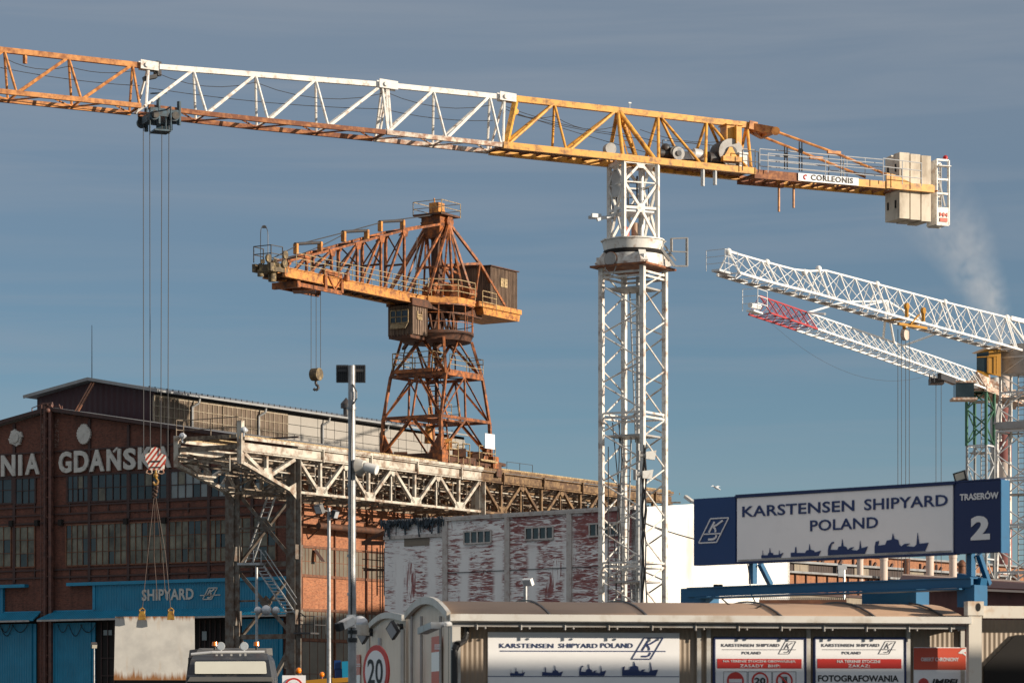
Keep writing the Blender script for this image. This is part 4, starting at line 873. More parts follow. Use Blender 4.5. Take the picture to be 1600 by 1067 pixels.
for pl, c in ((jpl, JW), (jpf, -JW)):
    t0 = H(aN(449), c, tz(449)); pts = [t0]
    for px in cols: pts.append(H(aN(px), c, tz(px)))
    pts.append(H(.1, c * .9, apz))
    for p, q in zip(pts, pts[1:]): ch.beam(p, q, .13, .15)
    for i, px in enumerate(cols):
        p = H(aN(px), c, tz(px)); b = V((p.x, p.y, dz - .1)); ch.beam(b, p, .15 if c > 0 else .18)
        if i >= 0:
            pv = H(aN(cols[i - 1]) if i else aN(455), c, dz); ch.beam(pv + AX * .4, p, .13)
        ch.prism([p - AX * .35, p + AX * .35, p + AX * .2 - V((0, 0, .4)), p - AX * .2 - V((0, 0, .4))], CR * .12)
    ch.beam(H(aN(636), c, dz), H(.1, c * .9, apz), .15)
ch.build('jib_truss', 'ho', ham)
cx = MB()
for px in cols:
    a, t = aN(px), tz(px); cx.beam(H(a, JW, t), H(a, -JW, t), .14)
    if t - dz > 1.6: cx.beam(H(a, JW, t), H(a, -JW, lerp(dz, t, .45)), .08); cx.beam(H(a, -JW, t), H(a, JW, lerp(dz, t, .45)), .08); cx.beam(H(a, JW, lerp(dz, t, .45)), H(a, -JW, lerp(dz, t, .45)), .12)
    b = a + 1.6; cx.beam(H(a, JW, t), H(b, -JW, tz(px)), .07)
cx.build('jib_cross_bracing', 'ho_dark', ham)
for px in (479, 553, 610):
    m = MB(); a, t = aN(px), tz(px); c0 = .35
    m.beam(H(a - .6, c0, t + .1), H(a - .6, c0, t + .75), .28, .2); m.beam(H(a + 2.0, c0, t + .45), H(a + 2.0, c0, t + 1.2), .3, .2); pu = m.build('pulley_post', 'ho_yellow', ham)
    q = MB(); q.tube(H(a - .7, c0, t + .72), H(a + 2.1, c0, t + 1.18), .1, 8); q.build('roller', 'dark_steel', pu)
rp = MB(); pts = [H(aT - .6, .35, tz(449) + .1)] + [H(aN(px), .35, tz(px) + .85) for px in (479, 553, 610)] + [H(-1.1, .35, apz + .4)]
for p, q in zip(pts, pts[1:]): rp.tube(p, q, .035, 4)
rp.sag(H(aT, .2, tz(449)), H(aN(553), .2, tz(553) + .8), .2, .03); rp.tube(H(.2, .9, apz), H(3.2, .6, dz + 1), .025, 4); rp.tube(H(-3.3, .6, apz - 1.4), H(-3.4, .6, dz), .025, 4)
rp.build('luffing_rope', 'rope', ham)
wk = MB(); wk.rail([H(aT + .6, JW + .55, dz - .1), H(-2.6, JW + .55, dz - .1)], 1.0, .035, 3); wk.rail([H(aT + 1, -JW - .5, dz - .1), H(-2.6, -JW - .5, dz - .1)], 1.0, .03, 2); wk.build('jib_walkway', 'rail_tan', ham)
# jib tip
tip = MB(); tip.abox(H(aT - 0.60, 0, dz - .2), 1.0, 1.4, .45); tip.beam(H(aT + .3, JW, dz - .1), H(aT - 1.30, JW * .8, dz - .15), .25, .5); tip.beam(H(aT + .3, -JW, dz - .1), H(aT - 1.30, -JW * .8, dz - .15), .25, .5)
for i in range(7): tip.abox(H(aT - random.uniform(.1, 1.2), random.uniform(-.8, .9), dz + random.uniform(0, .3)), .22, .3, .22)
tip.tube(H(aT - 1.25, -.1, dz - .7), H(aT - 1.25, -.1, dz - .3), .2, 8); tip.tube(H(aT - 0.45, .2, dz - .95), H(aT - 0.45, .2, dz - .4), .25, 8)
tip.build('jib_tip', 'ho_tip', ham)
sh = MB()
for a, c, zz in ((aT - 1.4, .6, dz + .35), (aT + .15, JW, dz + .75), (aT - 0.12, JW + .15, dz + .15)): sh.tube(H(a, c - .05, zz), H(a, c + .08, zz), .26, 16)
sh.build('sheave', 'ho_tip', ham)
tr_ = MB(); tr_.rail([H(aT - 0.10, JW, dz + .2), H(aT - 1.20, JW * .9, dz + .2), H(aT - 1.20, -JW * .9, dz + .2), H(aT - 0.10, -JW, dz + .2)], 1.0, .05, 2); tr_.build('tip_railing', 'dark_steel', ham)
ar = MB(); P0 = H(aT - .6, -.3, dz); hw = .24; h0 = hz(362, 190); pts = []
for i in range(9): t = math.pi * i / 8; pts.append(P0 + CR * 0 + AX * (-math.cos(t) * hw * 1.6) + V((0, 0, h0 - P0.z + math.sin(t) * .55)))
ar.path([V((pts[0].x, pts[0].y, P0.z))] + pts + [V((pts[-1].x, pts[-1].y, P0.z))], .024, 5); ar.abox(pts[4] - V((0, 0, .1)), .25, .25, .12); ar.build('lamp_arch', 'dark_steel', ham)
# trolley under the jib
t0, t1 = aN(462), aN(530); tm = MB()
for c in (JW + .15, -JW - .15):
    tm.beam(H(t0, c, dz - .95), H(t1, c, dz - .95), .15, .25); tm.beam(H(lerp(t0, t1, .62), c, dz + .3), H(lerp(t0, t1, .62), c, dz - .95), .24); tm.beam(H(t1, c, dz - .1), H(t1, c, dz - .95), .24)
    tm.beam(H(lerp(t0, t1, .62), c, dz + .25), H(t1, c, dz + .1), .2, .3); tm.beam(H(lerp(t0, t1, .7), c, dz), H(lerp(t0, t1, .85), c, dz - .85), .1); tm.beam(H(t1, c, dz - .1), H(lerp(t0, t1, .85), c, dz - .85), .1)
tm.beam(H(t0, 1, dz - .95), H(t0, -1, dz - .95), .3, .4); tm.abox(H(lerp(t0, t1, .4), 0, dz - 1.0), 1.4, 1.6, .3); tm.tube(H(t1 + .2, 1.2, dz + .35), H(t1 + .2, 1.2, dz - .2), .18, 8)
tm.build('trolley', 'ho', ham)
# operator cab and counterweight house
cz1, cz0 = hz(476, 203), hz(521, 203); cf = H(-4.2, .86, 0); ca0, ca1, cc0, cc1 = -4.2, -2.55, -1.05, .86
cab = MB(); cab.hexa([H(ca0, cc0, cz0), H(ca1, cc0, cz0), H(ca1, cc1, cz0), H(ca0, cc1, cz0)], [H(ca0, cc0, cz1), H(ca1, cc0, cz1), H(ca1, cc1, cz1), H(ca0, cc1, cz1)])
for i in range(9): c = lerp(cc0, cc1, i / 8); cab.beam(H(ca0 - .02, c, cz0 - .1), H(ca0 - .02, c, cz1), .05, .04)
for i in range(7): a = lerp(ca0, ca1, i / 6); cab.beam(H(a, cc1 + .02, cz0), H(a, cc1 + .02, cz1), .05, .04)
cab = cab.build('operator_cab', 'timber', ham)
m = MB(); m.prism([H(ca0 - .08, lerp(cc0, cc1, .12), cz0 + .75), H(ca0 - .08, lerp(cc0, cc1, .85), cz0 + .75), H(ca0 - .08, lerp(cc0, cc1, .85), cz1 - .35), H(ca0 - .08, lerp(cc0, cc1, .12), cz1 - .3)], -AX * .03); m.build('cab_window', 'win_dark', cab)
m = MB()
for t in (.12, .34, .58, .85): m.beam(H(ca0 - .12, lerp(cc0, cc1, t), cz0 + .75), H(ca0 - .12, lerp(cc0, cc1, t), cz1 - .32), .06)
for zz in (cz0 + .75, cz0 + 1.15, cz1 - .32): m.beam(H(ca0 - .12, lerp(cc0, cc1, .12), zz), H(ca0 - .12, lerp(cc0, cc1, .85), zz), .06)
m.prism([H(ca0 - .1, lerp(cc0, cc1, .12), cz0 + .72), H(ca0 - .1, lerp(cc0, cc1, .85), cz0 + .72), H(ca0 - .3, lerp(cc0, cc1, .8), cz0 + .35), H(ca0 - .3, lerp(cc0, cc1, .15), cz0 + .35)], V((0, 0, .04)))
for zz in (0.55, .75, 1.0): m.beam(H(lerp(ca0, ca1, .3), cc1 + .05, cz0 + .7 + zz * .6), H(lerp(ca0, ca1, .62), cc1 + .05, cz0 + .7 + zz * .6), .08)
for t in (.3, .62): m.beam(H(lerp(ca0, ca1, t), cc1 + .05, cz0 + 1.0), H(lerp(ca0, ca1, t), cc1 + .05, cz0 + 1.55), .06)
m.build('window_frame', 'rail_tan', cab)
m = MB(); m.beam(H(ca0 + .3, .5, cz1), H(ca0 + .3, .5, dz - .4), .18); m.beam(H(ca1 - .2, .5, cz1), H(ca1 - .2, .5, dz - .4), .18); m.prism([H(ca0 - .6, -1.1, cz1 + .25), H(ca1, -1.1, cz1 + .25), H(ca1, .2, cz1 + .25), H(ca0 - .6, .2, cz1 + .25)], V((0, 0, .2))); m.prism([H(ca0, cc0, cz0 - .25), H(ca1, cc0, cz0 - .25), H(ca1, cc1 * .8, cz0 - .25), H(ca0, cc1 * .8, cz0 - .25)], V((0, 0, .24))); m.build('cab_hanger', 'ho_dark', cab)
b0, b1, bc = 4.4, 7.75, 1.5; bz0, bz1 = hz(473, 209.5), hz(415, 209.5)
hs = MB(); hs.hexa([H(b0, -bc, bz0), H(b1, -bc, bz0), H(b1, bc, bz0), H(b0, bc, bz0)], [H(b0, -bc, bz1 + .1), H(b1, -bc, bz1 + .1), H(b1, bc, bz1), H(b0, bc, bz1)])
for i in range(20): a = lerp(b0, b1, i / 19); hs.beam(H(a, bc + .02, bz0), H(a, bc + .02, bz1 - .02), .06, .04)
for i in range(16): c = lerp(-bc, bc, i / 15); hs.beam(H(b0 - .02, c, bz0), H(b0 - .02, c, bz1), .06, .04)
hs = hs.build('machine_house', 'timber', ham)
m = MB(); m.prism([H(b0 - .15, -bc - .15, bz1 + .12), H(b1 + .15, -bc - .15, bz1 + .12), H(b1 + .15, bc + .15, bz1 + .02), H(b0 - .15, bc + .15, bz1 + .02)], V((0, 0, .07))); m.build('house_roof', 'ho_dark', hs)
m = MB()
for t in (.36, .5): m.prism([H(lerp(b0, b1, t), bc + .04, bz0 + 1.3), H(lerp(b0, b1, t) + .38, bc + .04, bz0 + 1.3), H(lerp(b0, b1, t) + .38, bc + .04, bz0 + 1.9), H(lerp(b0, b1, t), bc + .04, bz0 + 1.9)], CR * .04)
m.build_each('shutter', 'rail_tan', hs)
cw = MB(); cw.hexa([H(3.4, -1.5, bz0 - .85), H(b1 + .2, -1.5, bz0 - .85), H(b1 + .2, 1.6, bz0 - .85), H(3.4, 1.6, bz0 - .85)], [H(3.2, -1.6, bz0 - .42), H(b1 + .25, -1.6, bz0 - .42), H(b1 + .25, 1.65, bz0 - .42), H(3.2, 1.65, bz0 - .42)])
cw.prism([H(2.5, -1.7, bz0 - .38), H(b1 + .3, -1.7, bz0 - .38), H(b1 + .3, 1.75, bz0 - .38), H(2.5, 1.75, bz0 - .38)], V((0, 0, .32))); cw.build('counterweight', 'ho_yellow', ham)
# ropes and hook of the hammerhead crane
hk = HP(0).pt(493.5, 585)
rp = MB()
for dx in (-.3, 0.02, .3): rp.tube(V((hk.x + dx, hk.y, dz - 1.0)), hk + V((dx, 0, .2)), .02, 5)
rp.build('hoist_rope', 'rope', ham)
hook = thing('hook_block', hk, 'small cream hook block hanging from the rusty hammerhead crane', 'hook block')
m = MB(); m.tube(hk - CR * .26, hk + CR * .3, .4, 18); m.abox(hk + V((-.05, .1, 0)), .6, .5, .4); m.build('sheave_housing', 'ho_tip', hook)
m = MB(); m.path([hk + V((0, 0, -.4)), hk + V((0, 0, -.62)), hk + V((.16, 0, -.75)), hk + V((.14, 0, -.92)), hk + V((-.02, 0, -1.0)), hk + V((-.15, 0, -.9))], .09, 7); m.build('hook', 'dark_steel', hook)

# ================================================================ big tower crane
TC = Pl(990, 125, 68)                              # vertical plane of the jib; runs right and away
tcn = TC.n; JH = 0.75                              # half width of the jib
base = V((TC.P.x, TC.P.y, 0))
tow = thing('tower_crane', base, 'large tower crane whose orange and white jib crosses the sky above a white lattice mast', 'tower crane')
TOPL = [(-130, 62), (0, 78), (223, 103), (600, 133), (783, 152), (1172, 196.5)]
BOT = [(-130, 129), (0, 143), (105, 153.7), (218, 165.5), (380, 185), (608, 207.5), (785, 227), (971, 244), (1140, 264), (1180, 268)]
tpt = lambda px: TC.pt(px, interp(TOPL, px), 0)
nbp = lambda px: TC.pt(px, interp(BOT, px), JH)
fbp = lambda px: nbp(px) - tcn * (2 * JH)
def jib(name, tops, bots, mat, x0, x1, chordmat=None, cr=.10, wr=.055, deck=False):
    m = MB(); pts = [tpt(x0)] + [tpt(x) for x in tops if x0 < x < x1] + [tpt(x1)]
    for p, q in zip(pts, pts[1:]): m.beam(p, q, .17, .2)
    for i, t in enumerate(tops):
        T = tpt(t); L = [b for b in bots if b < t - 30]; Rr = [b for b in bots if b > t - 30]
        if L: b = L[-1]; m.tube(nbp(b), T, wr * 1.15, 6); m.tube(fbp(b), T, wr, 6)
        if Rr: b = Rr[0]; m.tube(nbp(b), T, wr, 6); m.tube(fbp(b), T, wr * .9, 6)
    o = m.build(name, mat, tow)
    c = MB(); xs = [x0] + [b for b in bots if x0 < b < x1] + [x1]
    for p, q in zip(xs, xs[1:]):
        for f in (nbp, fbp): c.beam(f(p), f(q), .14, .18)
        md = (p + q) / 2; c.tube(fbp(p), nbp(md), .035, 5); c.tube(nbp(md), fbp(q), .035, 5); c.tube(fbp(q), nbp(q), .035, 5)
    c.build('bottom_chord', chordmat or mat, o)
    return o
WB = [26, 127, 226, 323, 419, 513, 606, 697, 785]; WT = [6.5, 107, 207, 302, 399, 493, 597, 677, 765]
jib('jib_section', [-95, 6.5, 107, 207], [-75, 26, 127, 218], 'yellow_old', -110, 220, 'yellow_old')
a = jib('jib_section', [302, 399, 493, 597], [226, 323, 419, 513, 606], 'white', 232, 602, 'under_rust')
jib('jib_section', [677, 765], [606, 697, 783], 'white', 604, 784, 'white_rusty')
m = MB(); T = tpt(236)
for f in (nbp, fbp): m.tube(f(228), tpt(232), .055, 6); m.tube(f(612), tpt(606), .05, 6); m.tube(f(786), tpt(788), .05, 6); m.tube(f(606), tpt(604), .05, 6)
m.build('end_frame', 'white', a)
# root sections
ro = MB(); tops = [866, 963, 1028, 1104, 1167]; bots = [790, 885, 974, 1035, 1097, 1171]
pts = [786] + tops + [1175]
for p, q in zip(pts, pts[1:]): ro.beam(tpt(p), tpt(q), .2, .24)
for f in (nbp, fbp):
    ro.beam(f(786), f(1180), .2, .26)
    for b, t, w in ((792, 866, .065), (885, 866, .055), (888, 963, .065), (973, 965, .085), (1023, 966, .10), (1029, 1028, .07), (1097, 1030, .06), (1102, 1104, .065), (1171, 1106, .06), (1174, 1167, .07)): ro.tube(f(b), tpt(t), w, 7)
ro.ladder(nbp(1000) - tcn * .6, tpt(972) + V((0, 0, -.4)), .4, TC.d, .03, .28)
ro.build('jib_root', 'yellow', tow)
un = MB(); k = 16
for i in range(k):
    p, q = 786 + (1180 - 786) * i / k, 786 + (1180 - 786) * (i + 1) / k; un.tube(nbp(p), fbp(p), .05, 5); un.tube((nbp if i % 2 else fbp)(p), (fbp if i % 2 else nbp)(q), .045, 5)
dz_ = V((0, 0, -.02))
un.prism([nbp(790) - tcn * .3 + dz_, nbp(950) - tcn * .3 + dz_, nbp(950) - tcn * 1.1 + dz_, nbp(790) - tcn * 1.1 + dz_], V((0, 0, .05)))
un.prism([nbp(1040) - tcn * .1, nbp(1178) - tcn * .1, nbp(1178) - tcn * 1.4, nbp(1040) - tcn * 1.4], V((0, 0, .06))); un.build('root_floor', 'under_rust', tow)
for px, w in ((228, .5), (601, .55), (788, .5)):
    ck = MB(); c = tpt(px)
    for s_ in (1, -1): ck.prism([c - TC.d * w * .5 + tcn * .14 * s_ + V((0, 0, .2)), c + TC.d * w * .9 + tcn * .14 * s_ + V((0, 0, .14)), c + TC.d * w * .9 + tcn * .14 * s_ - V((0, 0, .18)), c - TC.d * w * .5 + tcn * .14 * s_ - V((0, 0, .14))], tcn * .05 * s_)
    ck.tube(c - tcn * .25, c + tcn * .25, .09, 10)
    ck.build('chord_joint', 'white', tow)
sp = MB(); sp.beam(tpt(806), nbp(790), .2, .16); sp.tube(tpt(803) - V((0, 0, .55)) + tcn * .2, tpt(803) - V((0, 0, .55)) - tcn * .1, .13, 10); sp.build('pulley_strut', 'yellow', tow)
# cables along the jib
def off(px, dy, c=.1): return TC.pt(px, interp(TOPL, px) + dy, c)
for x0, x1, y0, y1, dr in ((6, 107, 12, 14, .25), (107, 207, 14, 10, .15), (0, 218, 28, 32, .1), (240, 399, 8, 12, .35), (232, 597, 34, 38, .15), (399, 597, 12, 14, .4), (600, 768, 10, 14, .35), (600, 770, 38, 38, .15), (790, 866, 18, 20, .2), (866, 960, 20, 26, .3), (800, 1000, 24, 40, .1), (803, 1020, 22, 62, .05), (790, 960, 14, 36, .15), (1000, 1170, 38, 52, .1), (1000, 1130, 26, 30, .2)): cb = MB(); cb.sag(off(x0, y0), off(x1, y1), dr, .013, 6); cb.build('power_cable', 'rope', tow)
cb = MB(); cb.sag(TC.pt(-60, 147, 0), TC.pt(240, 181, 0), .05, .014, 4); cb.build('power_cable', 'rope', tow)
fl = MB(); c = tpt(246) - V((0, 0, .25)); fl.beam(c + V((0, 0, .2)), c, .1); fl.beam(c, c - TC.d * .2 - V((0, 0, .2)), .09); fl.beam(c - TC.d * .55 - V((0, 0, .25)), c - TC.d * .05 - V((0, 0, .12)), .3, .14); fl.beam(c + V((.0, 0, .45)), c - V((0, 0, .1)), .22)
fl.build('jib_floodlight', 'dark_steel', tow)
q = tpt(39) - V((0, 0, .3)); fl = MB(); fl.beam(q + V((0, 0, .25)), q - V((0, 0, .12)), .12); fl.build('jib_lamp', 'yellow_old', tow)
q = tpt(984); an = MB(); an.tube(q, q + V((0, 0, .36)), .02, 5); an.beam(q + V((0, 0, .36)) - TC.d * .06, q + V((0, 0, .36)) + TC.d * .06, .05); an.build('wind_gauge', 'galv_light', tow)
# trolley and hoist ropes
tr = MB(); A = lambda px, py, c: TC.pt(px, py, c)
for c in (JH + .12, -JH - .12):
    s0, s1 = TC.s_of(225), TC.s_of(270); z = nbp(245).z
    tr.beam(TC.at(s0, z - .16, c), TC.at(s1, z - .22, c), .12, .3)
    for px in (238, 270): tr.beam(TC.at(TC.s_of(px), z + .28, c), TC.at(TC.s_of(px), z - .62, c), .12, .1)
    for px in (231, 262): s = TC.s_of(px); tr.tube(TC.at(s, z - .3, c - .08), TC.at(s, z - .3, c + .08), .2, 14)
tr.beam(TC.at(s0 + .2, z - .25, -JH), TC.at(s0 + .2, z - .25, JH), .2, .3); tr.beam(TC.at(s1 - .3, z - .3, -JH), TC.at(s1 - .3, z - .3, JH), .25, .3)
tr.rail([TC.at(s0, z - .95, JH + .1), TC.at(s0 + .62, z - .98, JH + .1), TC.at(s0 + .62, z - .98, JH + .8)], .9, .045, 1); tr.prism([TC.at(s0, z - .95, JH + .05), TC.at(s0 + .65, z - .95, JH + .05), TC.at(s0 + .65, z - .95, JH + .8), TC.at(s0, z - .95, JH + .8)], V((0, 0, -.06)))
for i in range(7): c = TC.at(lerp(s0, s1, random.random()), z - random.uniform(.2, .7), random.uniform(-.5, .7)); tr.abox(c, .25, .25, .25)
tr.beam(TC.at(s0 + .6, z + .75, 0), TC.at(s0 + .6, z, 0), .06); tr.beam(TC.at(s0 + .25, z + .68, 0), TC.at(s0 + .9, z + .75, 0), .05)
tr.build('trolley', 'trolley', tow)
trs = MB()
for px in (232, 263): c = TC.at(TC.s_of(px), z - .3, JH + .25); trs.tube(c - tcn * .1, c + tcn * .05, .14, 14)
trs.build('trolley_sheave', 'drum', tow)
D_h = TC.pt(245, 190, 0).y; hb = at(244, 722, D_h)
rp = MB()
for px, dx, dy in ((224, -.45, -.25), (234, -.25, .2), (253, .2, -.2), (264, .42, .25)): t = TC.pt(px, 196, 0); rp.tube(t, hb + V((dx, dy, .25)), .016, 5)
rp.build('hoist_rope', 'rope', tow)
# winches and cabinets on the root
wi = MB(); W0 = lambda px, py, c: TC.pt(px, py, c)
for px, r, L in ((1055, .28, .5), (1137, .55, .7)):
    c = W0(px, interp(BOT, px) - (r * 40 + 3), .2); wi.tube(c - TC.d * .1 - tcn * .5, c - TC.d * .1 + tcn * .3, r * .88, 20); 
w = wi.build('winch_drum', 'drum', tow)
for px, r in ((1055, .27), (1137, .56)):
    c = W0(px, interp(BOT, px) - (r * 40 + 1), .2); wf = MB(); wf.tube(c + tcn * .3, c + tcn * .34, r, 24); wf.tube(c - tcn * .5, c - tcn * .54, r, 24); fo = wf.build('drum_flange', 'greysteel', w)
    wf = MB(); wf.tube(c + tcn * .34, c + tcn * .40, r * .42, 16); wf.build('drum_hub', 'dark_steel', fo)
wb = MB(); c = W0(1142, 249, .62); wb.hexa([c - TC.d * .35, c + TC.d * .35, c + TC.d * .35 - tcn * .1, c - TC.d * .35 - tcn * .1], [c - TC.d * .06 + V((0, 0, .5)), c + TC.d * .06 + V((0, 0, .5)), c + TC.d * .06 - tcn * .1 + V((0, 0, .5)), c - TC.d * .06 - tcn * .1 + V((0, 0, .5))]); wb.beam(c - TC.d * .4, c + TC.d * .5, .25, .2); wb.build('drum_bracket', 'yellow', w)
mo = MB()
for px, r, L, up in ((1038, .2, .5, 12), (1078, .24, .7, 10), (1094, .2, .5, 9), (1115, .3, .5, 12)): c = W0(px, interp(BOT, px) - up, .15); mo.tube(c - TC.d * L / 2, c + TC.d * L / 2, r, 12)
mo.sphere(W0(1040, 232, .2), .2); mo.build('motor', 'dark_steel', tow)
mt = MB(); c = W0(1074, 245, .2); mt.abox(c, .6, .5, .3); mt.tube(W0(1083, 241, .3), W0(1098, 243, .3), .24, 12); mt.abox(W0(1059, 242, .5), .3, .1, .5); mt.build('gear_case', 'galv_light', tow)
eb = MB(); c = W0(1142, 214, .1); eb.beam(c - V((0, 0, .42)), c + V((0, 0, .42)), .62, .68, TC.d); eb.beam(c - V((0, 0, .46)) , c - V((0, 0, .42)), .72, .76, TC.d); eb.beam(c + V((0, 0, .42)), c + V((0, 0, .47)), .8, .78, TC.d)
eb.beam(c - V((0, 0, .36)) + tcn * .32, c + V((0, 0, .36)) + tcn * .32, .04, .5, tcn); eb.build('switch_cabinet', 'yellow', tow)
e2 = MB(); c = W0(1159, 251, .45); e2.beam(c - V((0, 0, .3)), c + V((0, 0, .3)), .4, .4, TC.d); e2.build('control_box', 'white', tow)
wr = MB(); wr.rail([W0(1035, 257, -JH - .4), W0(1180, 272, -JH - .4)], 1.0, .03, 2); wr.prism([W0(1035, 262, -JH - .2), W0(1180, 279, -JH - .2), W0(1180, 279, -JH - 1.0), W0(1035, 262, -JH - 1.0)], V((0, 0, -.1))); wr.build('side_walkway', 'greysteel', tow)
hg = MB()
for px, py, l in ((1098, 268, .6), (1117, 272, .45)): c = W0(px, py, JH); hg.beam(c + V((0, 0, .2)), c - V((0, 0, l)), .12)
hg.build_each('hanging_bracket', 'galv_light', tow)
sh = MB(); c = nbp(954) + V((0, 0, .25)); sh.tube(c - tcn * .25, c + tcn * .05, .24, 14); sh.build('rope_sheave', 'greysteel', tow)
# counter jib
CJ = [(1178, 268), (1350, 283), (1459, 293)]
cjn = lambda px, dy=0, c=JH: TC.pt(px, interp(CJ, px) + dy, c)
cj = MB(); s0, s1, s2 = TC.s_of(1178, JH), TC.s_of(1260, JH), TC.s_of(1459, JH)
for c in (JH, -JH):
    p0, p1 = cjn(1178, 4), cjn(1459, 3); q0, q1 = p0 + tcn * (c - JH), p1 + tcn * (c - JH); sp_ = lerp(q0, q1, .25); cj.beam(sp_, q1, .14, .30); cr_ = MB(); cr_.beam(q0, sp_, .15, .36); cr_.build('counter_jib_root', 'under_rust', tow)
q0, q1 = cjn(1385, -1), cjn(1459, -1)
for c in (JH + .09, -JH - .09): cj.prism([cjn(1385, -16, c), cjn(1398, -14, c), cjn(1425, -3, c), cjn(1457, -4, c), cjn(1457, 8, c), cjn(1385, 8, c)], tcn * .03)
cj.build('counter_jib', 'yellow', tow)
cu = MB()
for i in range(15): px = 1180 + i * 19; p = cjn(px, 5); cu.beam(p, p - tcn * 2 * JH, .08, .1); q = cjn(px + 19, 5); cu.beam(p - tcn * (0 if i % 2 else 1.5), q - tcn * (1.5 if i % 2 else 0), .06)
cu.prism([cjn(1185, -2, JH - .1), cjn(1385, -2, JH - .1), cjn(1385, -2, .3), cjn(1185, -2, .3)], V((0, 0, -.04))); cu.build('counter_jib_floor', 'under_rust', tow)
lk = MB(); c0, c1 = tpt(1168), TC.pt(1196, 201, 0)
for s_ in (.16, -.16): lk.beam(c0 + tcn * s_, TC.pt(1180, 199, 0) + tcn * s_, .08, .34); lk.beam(TC.pt(1176, 200, 0) + tcn * s_, TC.pt(1208, 204, JH * .9), .12, .3); lk.beam(TC.pt(1176, 202, 0) + tcn * s_, TC.pt(1190, 212, -JH), .12, .3)
lk.beam(TC.pt(1208, 204, JH * .9), TC.pt(1190, 212, -JH), .2, .26); lk.tube(TC.pt(1212, 205, JH + .1), TC.pt(1212, 205, JH - .25), .18, 10); lk.build('tie_link', 'yellow_old', tow)
for P in ([(1210, 205), (1303, 238.5), (1392, 276)], [(1192, 214), (1275, 247), (1352, 277)]):
    t = MB(); c = JH if P[0][0] > 1200 else -JH; pp = [TC.pt(x, y, c) for x, y in P]
    for p, q in zip(pp, pp[1:]): t.tube(p, q, .055, 6)
    for x, y in P[1:2]: q = TC.pt(x, y, c); t.beam(q - TC.d * .3, q + TC.d * .3, .12)
    t.build('tie_bar', 'yellow_old', tow)
for x, y, yt, c in ((1228, 265, 229, -JH), (1251, 268, 222, JH), (1316, 277, 241, JH)):
    t = MB(); p, q = TC.pt(x, y, c), TC.pt(x, yt, c)
    for d in (-.06, .06): t.beam(p + TC.d * d, q + TC.d * d, .04)
    if x < 1300: t.tube(TC.pt(x, yt + 14, c + .05), TC.pt(x, yt + 14, c - .05), .11, 10)
    t.build('tie_prop', 'dark_steel' if x < 1300 else 'galv', tow)
ra = MB()
def crail(x0, x1, c, h0, h1, r=.022, n=3, posts=8):
    for k in range(1, n + 1): f = k / n; ra.tube(cjn(x0, -h0 * f, c), cjn(x1, -h1 * f, c), r, 5)
    for i in range(posts + 1): x = lerp(x0, x1, i / posts); ra.tube(cjn(x, 0, c), cjn(x, -lerp(h0, h1, i / posts), c), r, 5)
crail(1187, 1295, -JH - .25, 36, 36, .022, 4, 1); crail(1295, 1380, -JH - .25, 36, 36, .022, 3, 3); crail(1200, 1380, JH + .2, 30, 30, .018, 3, 2)
crail(1380, 1440, JH + .45, 38, 36, .02, 3, 2)
ra.build('counter_railing', 'galv_light', tow)
tv = MB(); tv.rail([W0(1160, 267, JH + .2), W0(1185, 270, JH + .2)], .85, .03, 2); tv.build('gate_railing', 'dark_steel', tow)
hp = MB()
for px, y1 in ((1217, 331), (1240, 325)): p = cjn(px, 6, 0.1); hp.tube(p, TC.pt(px, y1, .1), .055, 6); hp.beam(p + V((0, 0, .1)), p - V((0, 0, .25)), .16)
hp.build('hanging_tube', 'yellow_old', tow)
nb = MB(); pl_ = TC
quad_on(nb, TC, 1247, 1341, 270.5, 282.5, JH + .10, .03); nbo = nb.build('name_board', 'sign_white', tow)
# writing follows the slope of the counter jib
tm = MB(); put_text(tm, 'CORLEONIS', TC, 1267, 1333, 272.5, 281.5, JH + .135, .03, .01, 1.12)
k = (interp(CJ, 1341) - interp(CJ, 1247)) / 94 * 1.0
def shear(mb, px0):
    s0_ = TC.s_of(px0, JH); sl = (cjn(1341).z - cjn(1247).z) / (TC.s_of(1341, JH) - TC.s_of(1247, JH))
    for v in mb.v: v.z += ((v - TC.P).dot(TC.d) - s0_) * sl
for v in [0]: shear(tm, 1247)
tm.build('lettering', 'black_ink', nbo)
me = nbo.data; s0_ = TC.s_of(1247, JH); sl = (cjn(1341).z - cjn(1247).z) / (TC.s_of(1341, JH) - TC.s_of(1247, JH))
for v in me.vertices: w_ = v.co + base; v.co.z += ((w_ - TC.P).dot(TC.d) - s0_) * sl
lo = MB(); c = TC.pt(1259, 277, JH + .14)
for i in range(5):
    a0 = .9 + i * .75; 
    if i == 0: lo_i = 0
    lo.beam(c + TC.d * math.cos(a0) * .09 + V((0, 0, math.sin(a0) * .09)), c + TC.d * math.cos(a0 + .75) * .09 + V((0, 0, math.sin(a0 + .75) * .09)), .05, .02, tcn)
shear(lo, 1247); lo.build('emblem', 'redlamp', nbo)
